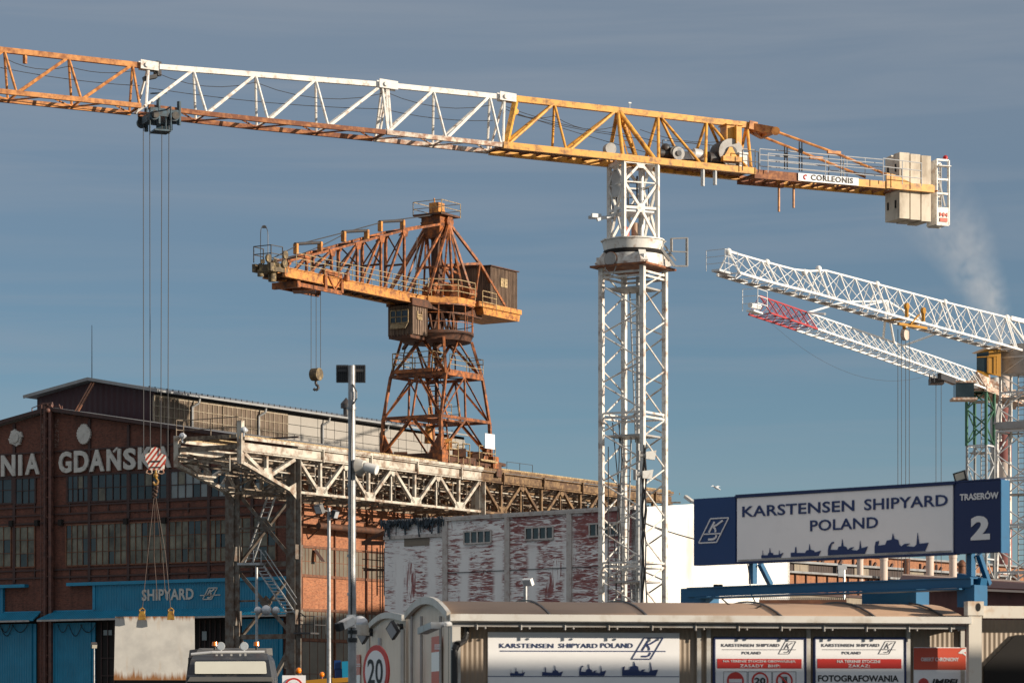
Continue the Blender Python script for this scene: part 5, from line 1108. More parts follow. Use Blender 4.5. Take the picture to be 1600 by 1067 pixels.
for i, (px0, px1, yt, yb) in enumerate(((1405.6, 1422, 238, 341), (1422.8, 1439, 240.5, 343), (1440, 1455.5, 243, 345.5))):
    m = MB(); sa, sb = TC.s_of(px0, .62), TC.s_of(px1, .62); z1, z0 = TC.pt(px0, yt, .62).z, TC.pt(px0, yb, .62).z
    notch = .12
    P = [TC.at(sa, z0, .62), TC.at(sa, z1, .62), TC.at(sa, z1, .12), TC.at(sa, z1 - notch, .05), TC.at(sa, z1 - notch, -.05), TC.at(sa, z1, -.12), TC.at(sa, z1 - (.05), -.62), TC.at(sa, z0, -.62)]
    m.prism(P, TC.d * (sb - sa - .03)); 
    o = m.build('counterweight', 'concrete', tow)
    h = MB()
    for c in (.3, -.35):
        for z in (lerp(z0, z1, .23), lerp(z0, z1, .78)): h.beam(TC.at(sa - .02, z - .16, c), TC.at(sa - .02, z + .16, c), .09, .03, TC.d)
    h.build('lifting_hole', 'interior_and_shadow', o)
# end frame with ladder, warning sign and lamp
ef = MB(); x0, x1 = TC.s_of(1462, .3), TC.s_of(1481, .3); zt, z0, zm = TC.pt(1462, 250, .3).z, TC.pt(1462, 351, .3).z, TC.pt(1462, 324, .3).z
for c in (.35, -.35):
    for s in (x0, x1): ef.beam(TC.at(s, z0, c), TC.at(s, zt, c), .09)
    for z in (zt, lerp(z0, zt, .7), lerp(z0, zt, .48), z0): ef.beam(TC.at(x0, z, c), TC.at(x1, z, c), .08)
ef.prism([TC.at(x0, z0, .4), TC.at(x1 + .04, z0, .4), TC.at(x1 + .04, zm, .4), TC.at(x0, zm, .4)], -tcn * .8)
ef.prism([TC.at(x0 - .02, z0, .4), TC.at(x0 - .02, zt, .4), TC.at(x0 - .02, zt, -.4), TC.at(x0 - .02, z0, -.4)], TC.d * .03)
ef.beam(TC.at(x0, lerp(z0, zt, .9), .42), TC.at(x1, lerp(z0, zt, .9), .42), .03, .35, tcn)
efo = ef.build('end_frame', 'white', tow)
m = MB(); m.ladder(TC.at((x0 + x1) / 2 + .1, z0 + .7, -.2), TC.at((x0 + x1) / 2 + .1, zt - .2, -.2), .3, TC.d, .03, .2); m.beam(TC.at(x0 + .1, zt - .6, .3), TC.at(x1 - .15, z0 + .8, .3), .06); m.build('ladder', 'greysteel', efo)
m = MB(); xs, ys = x0 + .14, z0 + .12
P = lambda u, v: TC.at(xs + u, ys + v, .42)
m.prism([P(0, 0), P(.36, 0), P(.36, .16), P(0, .16)], tcn * .02); m.prism([P(0, .2), P(.09, .30), P(0, .40)], tcn * .02); m.prism([P(.36, .2), P(.27, .30), P(.36, .40)], tcn * .02); m.prism([P(.18, .2), P(.26, .3), P(.18, .4), P(.10, .3)], tcn * .02)
m.build('warning_mark', 'notice_red', efo)
m = MB(); m.sphere(TC.at(x1 - .12, zt + .12, .3), .11, 10, 8); m.tube(TC.at(x1 - .12, zt, .3), TC.at(x1 - .12, zt + .1, .3), .09, 8); m.build('warning_lamp', 'redlamp', efo)
# slewing tower (turns with the jib)
T0, T1 = TC.s_of(974.5, .72), TC.s_of(1027, .72); zt = nbp(1000).z - .1; zl = TC.pt(1000, 378, .72).z; TWc = .72
sw = MB(); q = [(T0, TWc), (T1, TWc), (T1, -TWc), (T0, -TWc)]
for s, c in q: sw.beam(TC.at(s, zl, c), TC.at(s, zt, c), .15)
zm = lerp(zl, zt, .42); zq = lerp(zl, zt, .735)
for i in range(4):
    (sa, ca), (sb, cb_) = q[i], q[(i + 1) % 4]; ms, mc = (sa + sb) / 2, (ca + cb_) / 2
    sw.beam(TC.at(sa, zt - .05, ca), TC.at(sb, zt - .05, cb_), .14); sw.beam(TC.at(sa, zm, ca), TC.at(sb, zm, cb_), .11); sw.beam(TC.at(sa, zq, ca), TC.at(sb, zq, cb_), .05)
    for (s, c) in ((sa, ca), (sb, cb_)):
        sw.beam(TC.at(s, zl + .1, c), TC.at(ms, zm, mc), .1); sw.beam(TC.at(ms, zm, mc), TC.at(s, zq, c), .1); sw.beam(TC.at(s, zq, c), TC.at(ms, zt - .1, mc), .1)
    nrm = tcn if i in (0, 2) else TC.d; cc = TC.at(ms, zm, mc); e1 = (TC.at(sb, 0, cb_) - TC.at(sa, 0, ca)).normalized()
    for z_ in (zm, zt - .12): cc = TC.at(ms, z_, mc); sw.prism([cc + e1 * (.2 * math.cos(k * 1.047)) + V((0, 0, .2 * math.sin(k * 1.047))) - nrm * .06 for k in range(6)], nrm * .12)
sw.build('slewing_tower', 'white', tow)
ip = MB(); ip.prism([TC.at(T0, zm - .1, TWc), TC.at(T1, zm - .1, TWc), TC.at(T1, zm - .1, -TWc), TC.at(T0, zm - .1, -TWc)], V((0, 0, -.07))); ip.tube(TC.at(T1 - .3, zl, -.2), TC.at(T1 - .3, zt - .2, -.2), .11, 8); ip.beam(TC.at(T0 + .25, zq - .5, -.2), TC.at(T0 + .25, zt - .3, -.2), .5, .5); ip.build('inner_platform', 'galv_light', tow)
il = MB(); il.ladder(TC.at(lerp(T0, T1, .62), zm, -.45), TC.at(lerp(T0, T1, .62), zt - .4, -.45), .4, TC.d, .035, .28); il.rail([TC.at(T1 - .2, zm, -.6), TC.at(T1 - .2, zm, .3)], .9, .03, 2); il.ladder(TC.at(T0 + .1, zm, -.4), TC.at(T0 + .1, zt - .3, -.4), .35, tcn, .03, .3); il.build('ladder', 'dark_steel', tow)
im = MB(); im.tube(TC.at(lerp(T0, T1, .52), zl, .1), TC.at(lerp(T0, T1, .52), zl + .85, .1), .15, 10); im.tube(TC.at(lerp(T0, T1, .3), zl, .2), TC.at(lerp(T0, T1, .3), zl + .25, .2), .12, 10); im.build('slew_motor', 'cont_roof', tow)
im = MB(); im.tube(TC.at(T0 + .3, zl, .3), TC.at(T0 + .3, zl + .5, .3), .13, 10); im.sphere(TC.at(T0 + .25, zl + .55, .3), .12); im.build('slew_motor', 'notice_red', tow)
ar = MB(); z = lerp(zl, zt, .33); ar.beam(TC.at(T0 - 1.1, z - .05, -.3), TC.at(T0, z, -.3), .12); ar.beam(TC.at(T0 - .9, z - .2, .1), TC.at(T0, z + .1, .1), .12); ar.beam(TC.at(T0 - 1.1, z - .02, 0), TC.at(T0 - .7, z - .02, 0), .16); ar.build('side_arm', 'galv_light', tow)
# slewing ring
cen = TC.at((T0 + T1) / 2, 0, 0); zy = lambda py: TC.pt(1000, py, 0).z
sr = MB()
def oct_(z0, z1, r0, r1, n=12, o=0): sr.tube(V((cen.x, cen.y, z0)), V((cen.x, cen.y, z1)), r0, n, r1)
oct_(zy(395), zy(379), 1.18, 1.28); oct_(zy(379), zy(377), 1.34, 1.34); sr.build('slewing_platform', 'white', tow)
sb = MB(); sb.tube(V((cen.x, cen.y, zy(400))), V((cen.x, cen.y, zy(394))), 1.22, 24); sb.build('slewing_bearing', 'interior_and_shadow', tow)
# lower mast, turned the other way
MD, MN = V((math.sin(R(121)), math.cos(R(121)), 0)), V((-math.sin(R(31)), -math.cos(R(31)), 0))
MW = .95
mp = lambda u, w, z: V((cen.x + MD.x * u + MN.x * w, cen.y + MD.y * u + MN.y * w, z))
mcs = [(-MW, MW), (MW, MW), (MW, -MW), (-MW, -MW)]
sl_ = MB(); z0, z1 = zy(418), zy(401)
sl_.prism([mp(-1.1, 1.1, z0), mp(1.1, 1.1, z0), mp(1.1, -1.1, z0), mp(-1.1, -1.1, z0)], V((0, 0, z1 - z0 - .12)))
sl_.tube(V((cen.x, cen.y, z0)), V((cen.x, cen.y, z1)), 1.25, 16)
for u, w in mcs: sl_.beam(mp(u * 1.1, w * 1.1, z0), mp(u * .85, w * .85, z1), .3)
sl_.build('slewing_base', 'mast', tow)
fl = MB(); fl.prism([mp(-1.3, 1.3, z0 - .1), mp(1.3, 1.3, z0 - .1), mp(1.3, -1.3, z0 - .1), mp(-1.3, -1.3, z0 - .1)], V((0, 0, .08))); fl.tube(mp(-.35, 1.2, lerp(z0, z1, .45)), mp(-.35, 1.26, lerp(z0, z1, .45)), .3, 20); fl.build('base_flange', 'under_rust', tow)
fh = MB(); fh.tube(mp(-.35, 1.24, lerp(z0, z1, .45)), mp(-.35, 1.30, lerp(z0, z1, .45)), .27, 20); fh.path([mp(-.6, 1.25, lerp(z0, z1, .3)), mp(-.6, 1.25, z0 - .2), mp(-.3, 1.2, z0 - .5), mp(-.1, 1.25, z0 - .1), mp(-.1, 1.25, lerp(z0, z1, .3))], .025); fh.build('cable_reel', 'greysteel', tow)
ms = MB(); zt_ = z0 - .1
for i, (u, w) in enumerate(mcs): ms.beam(mp(u, w, 0), mp(u, w, zt_), .19, .19, MD)
P = 1.92
for i in range(4):
    (ua, wa), (ub, wb_) = mcs[i], mcs[(i + 1) % 4]; k = 0; z = zt_ - (.1 if i % 2 else .7); fl_ = i % 2
    while z > P / 2:
        a_, b_ = (mp(ua, wa, z), mp(ub, wb_, z - P * .58)) if (k % 2 == 0) != bool(fl_) else (mp(ub, wb_, z), mp(ua, wa, z - P * .42)); ms.tube(a_, b_, .036, 6); z = a_.z - (P * .60 if (k % 2 == 0) != bool(fl_) else P * .44); k += 1
    for py in (648, 880, 430): zz = zy(py); ms.beam(mp(ua, wa, zz), mp(ub, wb_, zz), .08); ms.beam(mp(ua, wa, zz - .18), mp(ub, wb_, zz - .18), .08)
ms.build('mast', 'mast', tow)
mpf = MB()
for py in (455, 684, 911): zz = zy(py); mpf.prism([mp(-.8, .8, zz), mp(.85, .8, zz), mp(.85, -.75, zz), mp(-.8, -.75, zz)], V((0, 0, .07)))
mpf.build_each('mast_platform', 'greysteel', tow)
mld = MB()
mld.ladder(mp(.1, -.4, zy(690)), mp(-.15, -.35, zy(455)), .4, MD, .03, .3); mld.ladder(mp(-.55, -.1, zy(910)), mp(-.35, -.1, zy(684)), .4, MD, .03, .3); mld.ladder(mp(.1, -.4, 1), mp(-.1, -.35, zy(911)), .4, MD, .03, .3)
mld.tube(mp(-.1, -.6, 0), mp(-.1, -.6, zy(430)), .09, 8); mld.build('mast_ladder', 'galv', tow)
mc = MB(); 
for j in range(3): mc.path([mp(-.62 + .1 * j, .3, 0)] + [mp(-.62 + .1 * j + random.uniform(-.15, .15), .3 + random.uniform(-.1, .1), zy(960 - 60 * i)) for i in range(1, 6)], .022)
mc.tube(mp(-.62, 1.0, 0), mp(-.6, 1.0, zy(700)), .022, 5)
for j in range(4): mc.path([mp(MW + .12, MW + .1, zy(1060 - 0))] + [mp(MW + .12 + random.uniform(-.14, .14), MW + .1, zy(1000 - 50 * i)) for i in range(1, 7)], .03)
mc.build('mast_cable', 'dark_steel', tow)
fx = MB(); fx.rail([mp(1.5, .3, zy(416)), mp(2.4, .1, zy(414)), mp(2.6, -.6, zy(414))], 1.0, .045, 1); c = at(1062, 415, 125)
bk = MB(); x0, x1, y0, y1 = 1050, 1074, 372, 416
B = lambda px, py, d: at(px, py, 124.6 + d)
for d in (0, .55):
    dx = -3 * d
    for a_, b_ in (((x0 + dx, y0 + 1), (x1 + dx, y0)), ((x0 + dx, y0 + 1), (x0 + dx, 393)), ((x1 + dx, y0), (x1 + dx, y1)), ((x0 + dx, 393), (x1 + dx, 394)), ((x0 + 4 + dx, y1), (x1 + dx, y1))): bk.beam(B(*a_, d), B(*b_, d), .05)
for a_ in ((x0, y0 + 1), (x1, y0), (x1, y1), (x0, 393), (x0 + 4, y1)): bk.beam(B(*a_, 0), B(a_[0] - 3 * .55, a_[1], .55), .05)
bk.prism([B(1054, 416, 0), B(1074, 416, 0), B(1072, 416, .6), B(1052, 416, .6)], V((0, 0, .04)))
for o_ in (0, .3): bk.beam(B(1030, 384, o_), B(1054, 416, o_), .07, .1)
bk.ladder(B(1033, 384, .2), B(1051, 408, .2), .3, MD, .04, .25); bk.beam(B(1024, 397, .2), B(1048, 397, .2), .06)
bk.build('service_basket', 'greysteel', tow)
# floodlights clamped to the mast, one thing each
for px, py, w, lab in ((1018, 711, .44, 'upper white floodlight clamped to the front leg of the big crane mast'), (1013, 741, .46, 'lower white floodlight clamped to the front leg of the big crane mast')):
    c = at(px - 1, py, 123.2); t = thing('floodlight', c, lab, 'floodlight', 'white floodlights on the crane mast'); m = MB(); d = V((1, .1, .05)); 
    m.hexa([c - d * w * .45 + V((0, -.12, -.14)), c + d * w * .35 + V((0, -.12, -.2)), c + d * w * .35 + V((0, .12, -.2)), c - d * w * .45 + V((0, .12, -.14))], [c - d * w * .45 + V((0, -.12, .14)), c + d * w * .5 + V((0, -.12, .18)), c + d * w * .5 + V((0, .12, .18)), c - d * w * .45 + V((0, .12, .14))]); m.build('housing', 'white', t)
    m = MB(); m.tube(c - d * .5, c - d * w * .4, .07, 8); m.beam(c - d * .5 - V((0, 0, .2)), c - d * .5 + V((0, 0, .2)), .12); m.build('bracket', 'greysteel', t)

# ---------------------------------------------------------------- what hangs on it
hk = thing('crane_hook_block', hb, 'red and white striped hook block hanging on four ropes before the hall lettering', 'hook block')
m = MB(); P = lambda x, z: hb + V((x * .92, -.16, z))
m.prism([P(-.42, .05), P(-.44, .28), P(-.25, .36), P(-.18, .52), P(-.02, .58), P(.14, .52), P(.2, .34), P(.40, .26), P(.42, .06), P(.33, -.10), P(.31, -.30), P(-.29, -.30), P(-.31, -.08)], V((0, .06, 0)))
m.prism([P(-.42, .05) + V((0, .26, 0)), P(-.44, .28) + V((0, .26, 0)), P(-.25, .36) + V((0, .26, 0)), P(-.18, .52) + V((0, .26, 0)), P(.14, .52) + V((0, .26, 0)), P(.2, .34) + V((0, .26, 0)), P(.40, .26) + V((0, .26, 0)), P(.31, -.30) + V((0, .26, 0)), P(-.29, -.30) + V((0, .26, 0))], V((0, .06, 0))); m.build('side_plate', 'stripes', hk)
m = MB()
for x, z in ((-.22, .15), (.18, .2), (0, .35)): m.tube(P(x, z) + V((0, .06, 0)), P(x, z) + V((0, .26, 0)), .17, 14)
m.beam(P(-.2, .02) + V((0, -.02, 0)), P(.2, .03) + V((0, -.02, 0)), .04, .05); m.beam(P(-.24, -.2) + V((0, -.02, 0)), P(.24, -.2) + V((0, -.02, 0)), .03, .04); m.build('sheave', 'dark_steel', hk)
m = MB()
for x in (-.26, .22): m.path([P(x - .08, -.3), P(x - .13, -.42), P(x, -.46), P(x + .12, -.42), P(x + .08, -.3)], .025)
m.build('shackle', 'white_rusty', hk)
m = MB(); m.tube(P(0, -.3), P(0, -.42), .05, 8); m.sphere(P(.0, -.52), .1, 10, 8); m.path([P(0, -.6), P(.1, -.72), P(.06, -.86), P(-.06, -.86), P(-.1, -.76)], .05, 6); m.build('hook', 'gold', hk)
# the plate it carries
def plate_mat(z0, z1):
    m, n, l, b = newmat('rust_edged_plate'); nt = m.node_tree; v, s, z = wallvec(nt, 84); st = noise(nt, wallvec(nt, 84, 5.0, .55)[0], 1.3, 6, .6, .32, .68)
    lo = nt.nodes.new('ShaderNodeMapRange'); l.new(z, lo.inputs[0]); lo.inputs[1].default_value = z0; lo.inputs[2].default_value = z0 + .62; lo.inputs[3].default_value = 1; lo.inputs[4].default_value = 0
    hi = nt.nodes.new('ShaderNodeMapRange'); l.new(z, hi.inputs[0]); hi.inputs[1].default_value = z1 - .40; hi.inputs[2].default_value = z1; hi.inputs[3].default_value = 0; hi.inputs[4].default_value = .9
    e = mth(nt, 'ADD', mth(nt, 'POWER', lo.outputs[0], 1.6), mth(nt, 'POWER', hi.outputs[0], 2.2)); f = mth(nt, 'ADD', e, mth(nt, 'SUBTRACT', mth(nt, 'MULTIPLY', st, .75), .72))
    k = nt.nodes.new('ShaderNodeMapRange'); l.new(f, k.inputs[0]); k.inputs[1].default_value = .0; k.inputs[2].default_value = .5
    base = mixc(nt, (.55, .53, .49), (.42, .405, .38), noise(nt, v, .9, 5, .6, .4, .65)); base = mixc(nt, base, (.44, .32, .20), mth(nt, 'MULTIPLY', noise(nt, wallvec(nt, 84, 2.5, .4)[0], 1.5, 5, .6, .56, .75), .5))
    c = mixc(nt, base, (.24, .105, .035), k.outputs[0]); l.new(c, b.inputs['Base Color']); b.inputs['Roughness'].default_value = .65; return m
pD = D_h; pl_ = thing('steel_plate', at(240, 1067, pD), 'large pale steel plate with rust run edges, lifted by the striped hook block', 'steel plate')
PP = Pl(178, pD + .3, 84)
m = MB(); a_ = PP.s_of(180); b_ = PP.s_of(304); z1, z0 = PP.pt(240, 963, 0).z, PP.pt(240, 1062, 0).z
m.prism([PP.at(a_, z1), PP.at(b_, z1 + .02), PP.at(b_ + .02, z0), PP.at(a_ - .05, z0)], PP.n * -.05); m.build('plate', plate_mat(z0, z1), pl_)
sg = thing('lifting_sling', hb + V((0, 0, -.9)), 'rusty chain sling with yellow shackles between the striped hook and the pale plate', 'lifting sling')
top = hb + V((0, -.16, -.95)); jn = at(242, 775, pD)
m = MB(); m.path([top, jn], .05)
for i in range(9): m.sphere(lerp(top, jn, i / 8) + V((random.uniform(-.05, .05), 0, 0)), .07, 8, 6)
m.build('chain', 'chain', sg)
for px in (222, 267):
    e = at(px, 955, pD); l = MB(); l.path([jn + V((-.03 if px < 240 else .03, 0, 0)), lerp(jn, e, .5) + V((.1 if px > 240 else -.02, 0, 0)), e], .012, 5); l.build('sling_leg', 'chain', sg)
    s = MB(); s.path([e + V((-.08, 0, -.1)), e + V((-.1, 0, .06)), e + V((0, 0, .14)), e + V((.1, 0, .06)), e + V((.08, 0, -.1))], .035, 6); s.prism([e + V((-.12, -.06, -.12)), e + V((.12, -.06, -.12)), e + V((.06, -.06, .02)), e + V((-.06, -.06, .02))], V((0, .1, 0))); s.prism([e + V((-.14, -.06, -.32)), e + V((.14, -.06, -.32)), e + V((.12, -.06, -.12)), e + V((-.12, -.06, -.12))], V((0, .1, 0))); s.build('plate_clamp', 'gold', sg)
for px in (238, 251):
    e = at(px + 3, 870, pD + .4); l = MB(); l.path([jn, e, at(px + 8, 935, pD + .5)], .012, 5); l.build('slack_chain', 'chain', sg)

# ================================================================ red washed shed
SH_ = Pl(994, 150, SHD); SE = Pl(994, 150, SHD - 90)           # long shaded wall, sunlit end wall
sp = lambda px, py, o=0: SH_.pt(px, py, o); ss = SH_.s_of
shed = thing('washed_shed', V((SH_.P.x, SH_.P.y, 0)), 'pale rendered shed smeared with dark red wash, its end wall bright white', 'shed')
zr = Z(SH_, 994, 792.5); sLft = ss(601)
m = MB(); m.prism([SH_.at(sLft, 0, -.3), SH_.at(sLft, zr, -.3), SH_.at(-.02, zr, -.3), SH_.at(-.02, 0, -.3)], SH_.n * .3); m.build('wall', 'redwash', shed)
EL = SE.s_of(1234); zp = zr + .55; zf_ = zr - .1
m = MB(); m.prism([SE.at(.0, 0, -.3), SE.at(.0, zr, -.3), SE.at(EL * .5, zp, -.3), SE.at(EL, zr, -.3), SE.at(EL, 0, -.3)], SE.n * .3); m.build('end_wall', 'shed_white', shed)
LB = -sLft
m = MB()
for (sa, za, sb_, zb_) in ((-.15, zr - .02, EL * .5, zr + .05), (EL + .15, zr - .02, EL * .5, zr + .05)):
    a, b = SE.at(sa, za, -.3), SE.at(sb_, zb_, -.3); m.prism([a, b, b + V((0, 0, .12)), a + V((0, 0, .12))], -SE.n * (LB - .2))
m.build('roof', 'shed_post', shed)
m = MB(); m.prism([SE.at(EL, 0, 0), SE.at(EL, zr, 0), SE.at(EL, zr, -LB), SE.at(EL, 0, -LB)], SE.d * -.2); m.prism([SE.at(0.3, 0, -LB), SE.at(.3, zr, -LB), SE.at(EL * .5, zr, -LB), SE.at(EL, zr, -LB), SE.at(EL, 0, -LB)], SE.n * .2); m.build_each('rear_wall', 'shed_white', shed)
m = MB()
for px in (697, 794, 891): s = ss(px); m.beam(SH_.at(s, 0, .06), SH_.at(s, zr - .05, .06), .28, .14)
m.beam(SH_.at(sLft, zr - .03, .08), SH_.at(0, zr - .03, .08), .12, .16); m.beam(SH_.at(sLft, Z(SH_, 697, 835), .05), SH_.at(ss(697), Z(SH_, 697, 835), .05), .12, .18)
m.build_each('pilaster', 'shed_post', shed)
for px0, px1, y0, y1 in ((726, 768, 830.5, 849.5), (822, 865, 824.5, 843.5), (922, 966, 818.5, 838)):
    m = MB(); sa, sb_ = ss(px0), ss(px1); z1, z0 = sp(px0, y0).z, sp(px0, y1).z
    for i in range(4): rect_on(m, SH_, lerp(sa, sb_, i / 4) + .04, lerp(sa, sb_, (i + 1) / 4) - .04, z0, z1, .0, .03)
    o = m.build('window', 'win_dark', shed); m = MB()
    for i in range(5): m.beam(SH_.at(lerp(sa, sb_, i / 4), z0, .05), SH_.at(lerp(sa, sb_, i / 4), z1, .05), .08, .06)
    for z in (z0, z1): m.beam(SH_.at(sa, z, .05), SH_.at(sb_, z, .05), .08, .08)
    m.build('frame', 'shed_post', o)
m = MB(); rect_on(m, SH_, ss(632), ss(671), Z(SH_, 640, 853), Z(SH_, 640, 840), 0, .03); m.build('boarded_window', 'tan_clad', shed)
m = MB()
for i in range(260):
    s = lerp(sLft - .1, ss(697), random.random()); t = random.random(); hgt = .12 + .38 * abs(math.sin(s * 2.1)) * random.random() + (.55 if random.random() < .05 else 0)
    p = SH_.at(s, zr + random.uniform(-.08, .16), .08 + random.uniform(0, .14)); m.beam(p, p + V((random.uniform(-.12, .12), 0, -hgt)), random.uniform(.03, .12), .04)
m.build('torn_net', 'net', shed)
m = MB(); rect_on(m, SH_, ss(943), ss(956), Z(SH_, 950, 901), Z(SH_, 950, 890), .02, .12); m.build('wall_box', 'shed_white', shed)
m = MB(); a = SH_.at(ss(697), Z(SH_, 740, 893), .03); m.beam(a, SH_.at(0, Z(SH_, 740, 893), .03), .03); b = SE.at(0, Z(SH_, 994, 812), .03); m.sag(b, SE.at(EL * .5, b.z - .9, .03), .1, .025); m.build('wall_cable', 'dark_steel', shed)
# dark lean-to canopy with scaffold at its left end
cn = thing('scaffold_canopy', at(585, 1122, 166) * 1.0, 'dark lean-to canopy on spindly scaffold at the left end of the washed shed', 'canopy')
K = lambda px, py, d=0: at(px, py, 165 + d)
m = MB(); m.prism([K(565, 846, -1), K(600, 828, -1), K(600, 828, 3), K(565, 846, 3)], V((0, 0, -.2))); m.beam(K(565, 848, -1), K(600, 848, -1), .3, .22); m.build('canopy_roof', 'ho_dark', cn)
m = MB()
for px in (571, 581, 594, 598): m.beam(K(px, 848), V((K(px, 848).x, 165, 0)), .045)
for py in (862, 874, 888): m.beam(K(566, py - 1), K(601, py + 2), .05)
m.beam(K(568, 890), K(600, 890), .5, .1); m.ladder(K(595, 930, 1), K(595, 856, 1), .4, V((1, 0, 0)), .035, .5); m.build('scaffold_frame', 'ho_dark', cn)

# ================================================================ buildings behind the sign
def far_block(name, px0, px1, D, head, lab, cat, bands, depth=14):
    pl = Pl(px0, D, head); L = pl.s_of(px1); t = thing(name, V((pl.P.x, pl.P.y, 0)), lab, cat)
    for (pn, mat, ya, yb, o, hgt) in bands:
        m = MB(); z1, z0 = pl.pt(px0, ya, o).z, (0 if yb is None else pl.pt(px0, yb, o).z)
        m.prism([pl.at(0, z1, o), pl.at(L, z1, o), pl.at(L, z0, o), pl.at(0, z0, o)], pl.n * -depth if pn in ('wall', 'monitor', 'cladding') else pl.n * -.2); m.build(pn, mat, t)
    return t, pl, L
t, pl, L = far_block('brick_workshop', 1190, 1620, 330, 40, 'long far brick workshop with stepped dark monitors and vent stacks seen under the sign', 'workshop',
    [('wall', 'brick_far', 893, None, 0, 0), ('cladding', 'tan_clad', 924, 945, .4, 0), ('monitor', 'dark_clad', 876, 892, -3, 0)])
zc = pl.pt(1190, 893, 0).z
m = MB(); a, b = pl.at(0, zc + .05, .8), pl.at(L, zc + .05, .8); m.prism([a, b, b + V((0, 0, .22)), a + V((0, 0, .22))], pl.n * -4); a, b = pl.at(0, pl.pt(1190, 876, -3).z, -2.4), pl.at(L, pl.pt(1190, 876, -3).z, -2.4); m.prism([a, b, b + V((0, 0, .25)), a + V((0, 0, .25))], pl.n * -5); m.build('roof_edge', 'roof', t)
zt_, zb_ = pl.pt(1190, 876, -3).z - .1, zc + .3
for px0, px1, mat in ((1240, 1262, 'tan_clad'), (1334, 1356, 'tan_clad'), (1418, 1442, 'tan_clad')):
    m = MB(); rect_on(m, pl, pl.s_of(px0, -3), pl.s_of(px1, -3), zb_, zt_, -3, .1); m.build('pale_panel', mat, t)
m = MB()
for i in range(28): s = L * i / 28; m.beam(pl.at(s, 0, .06), pl.at(s, zc, .06), .25, .12)
m.beam(pl.at(0, pl.pt(1190, 924).z, .5), pl.at(L, pl.pt(1190, 924).z, .5), .3, .3); m.build('wall_pier', 'frame_steel', t)
t, pl2, L2 = far_block('brick_hall', 1235, 1640, 380, 40, 'low sunlit brick hall front behind concrete vent stacks under the big sign', 'industrial hall', [('wall', 'brick_far', 858, None, 0, 0), ('roof_edge', 'roof', 857, 860, .8, 0)])
m = MB()
for i in range(16): s = L2 * (i + .5) / 16; z = pl2.pt(1235, 866).z; m.beam(pl2.at(s, z - 1.6, .1), pl2.at(s + 1.2, z - .3, .1), .3); m.beam(pl2.at(s, 0, .1), pl2.at(s, z, .1), .25)
m.build('wall_bracket', 'frame_steel', t)
for i, (px, y0, y1, w, mat) in enumerate(((1344, 871, 882, 10, 'chim_white'), (1381, 872, 888, 12, 'chim_white'), (1417, 874, 905, 10, 'frame_rust'), (1453, 869, 894, 12, 'chim_white'), (1489, 868, 899, 12, 'chim_white'))):
    D = 345; m = MB(); p = at(px, y0, D); m.tube(V((p.x, p.y, 0)), p, w / 2 / F * D, 12); m.tube(p - V((0, 0, .25)), p + V((0, 0, .1)), w / 1.8 / F * D, 12)
    o = m.build('vent_stack', mat, None, None, V((p.x, p.y, 0))); tag(o, ('pale vent stack leftmost under the big sign', 'pale vent stack second from left under the big sign', 'rusty brown vent stack between the pale ones under the sign', 'pale vent stack left of the one beside the sign post', 'pale vent stack closest to the right sign post')[i], 'vent stack', 'vent stacks on the far workshop')
# maroon roofed store on the right
mpl = Pl(1400, 200, 100)
ms_ = thing('maroon_store', V((mpl.P.x, mpl.P.y, 0)), 'low store with dark maroon corrugated wall and roof right of the blue post', 'store')
m = MB(); a = mpl.s_of(1400); b = mpl.s_of(1660); z1 = mpl.pt(1500, 921, 0).z
m.prism([mpl.at(a, z1 + .25), mpl.at(b, z1 - .3), mpl.at(b, 0), mpl.at(a, 0)], mpl.n * -12); m.build('wall', 'maroon_clad', ms_)
m = MB(); q = [mpl.at(a, z1 + .3, .4), mpl.at(b, z1 - .25, .4), mpl.at(b, mpl.pt(1600, 916, -9).z, -9), mpl.at(a, mpl.pt(1545, 902, -9).z + .1, -9)]; m.prism(q, V((0, 0, .12))); m.build('roof', 'maroon_clad', ms_)
m = MB(); m.beam(mpl.at(a, z1 + .25, .5), mpl.at(b, z1 - .3, .5), .12, .14); m.beam(mpl.at(a, mpl.pt(1545, 902, -9).z + .2, -9), mpl.at(b, mpl.pt(1600, 916, -9).z + .12, -9), .14, .2); m.build('roof_edge', 'chim_white', ms_)
for px, y0, y1, w in ((1503, 878, 892, 15), (1553, 896, 912, 18), (1587, 899, 912, 12)):
    p = at(px, y0 + 6, 300); m = MB(); m.tube(V((p.x, p.y, 0)), p, w / 2.6 / F * 300, 12); m.tube(p, p + V((0, 0, .25)), w / 1.9 / F * 300, 12, w / 2.1 / F * 300); m.tube(p + V((0, 0, .25)), p + V((0, 0, .6)), w / 2.1 / F * 300, 12, .15)
    o = m.build('roof_ventilator', 'frame_rust', None, None, V((p.x, p.y, 0))); tag(o, 'rusty capped ventilator %s' % {1503: 'left of the blue sign post', 1553: 'under the far grey lattice mast, biggest', 1587: 'smallest and rightmost, by the photo edge'}[px], 'ventilator', 'rusty roof ventilators at right')
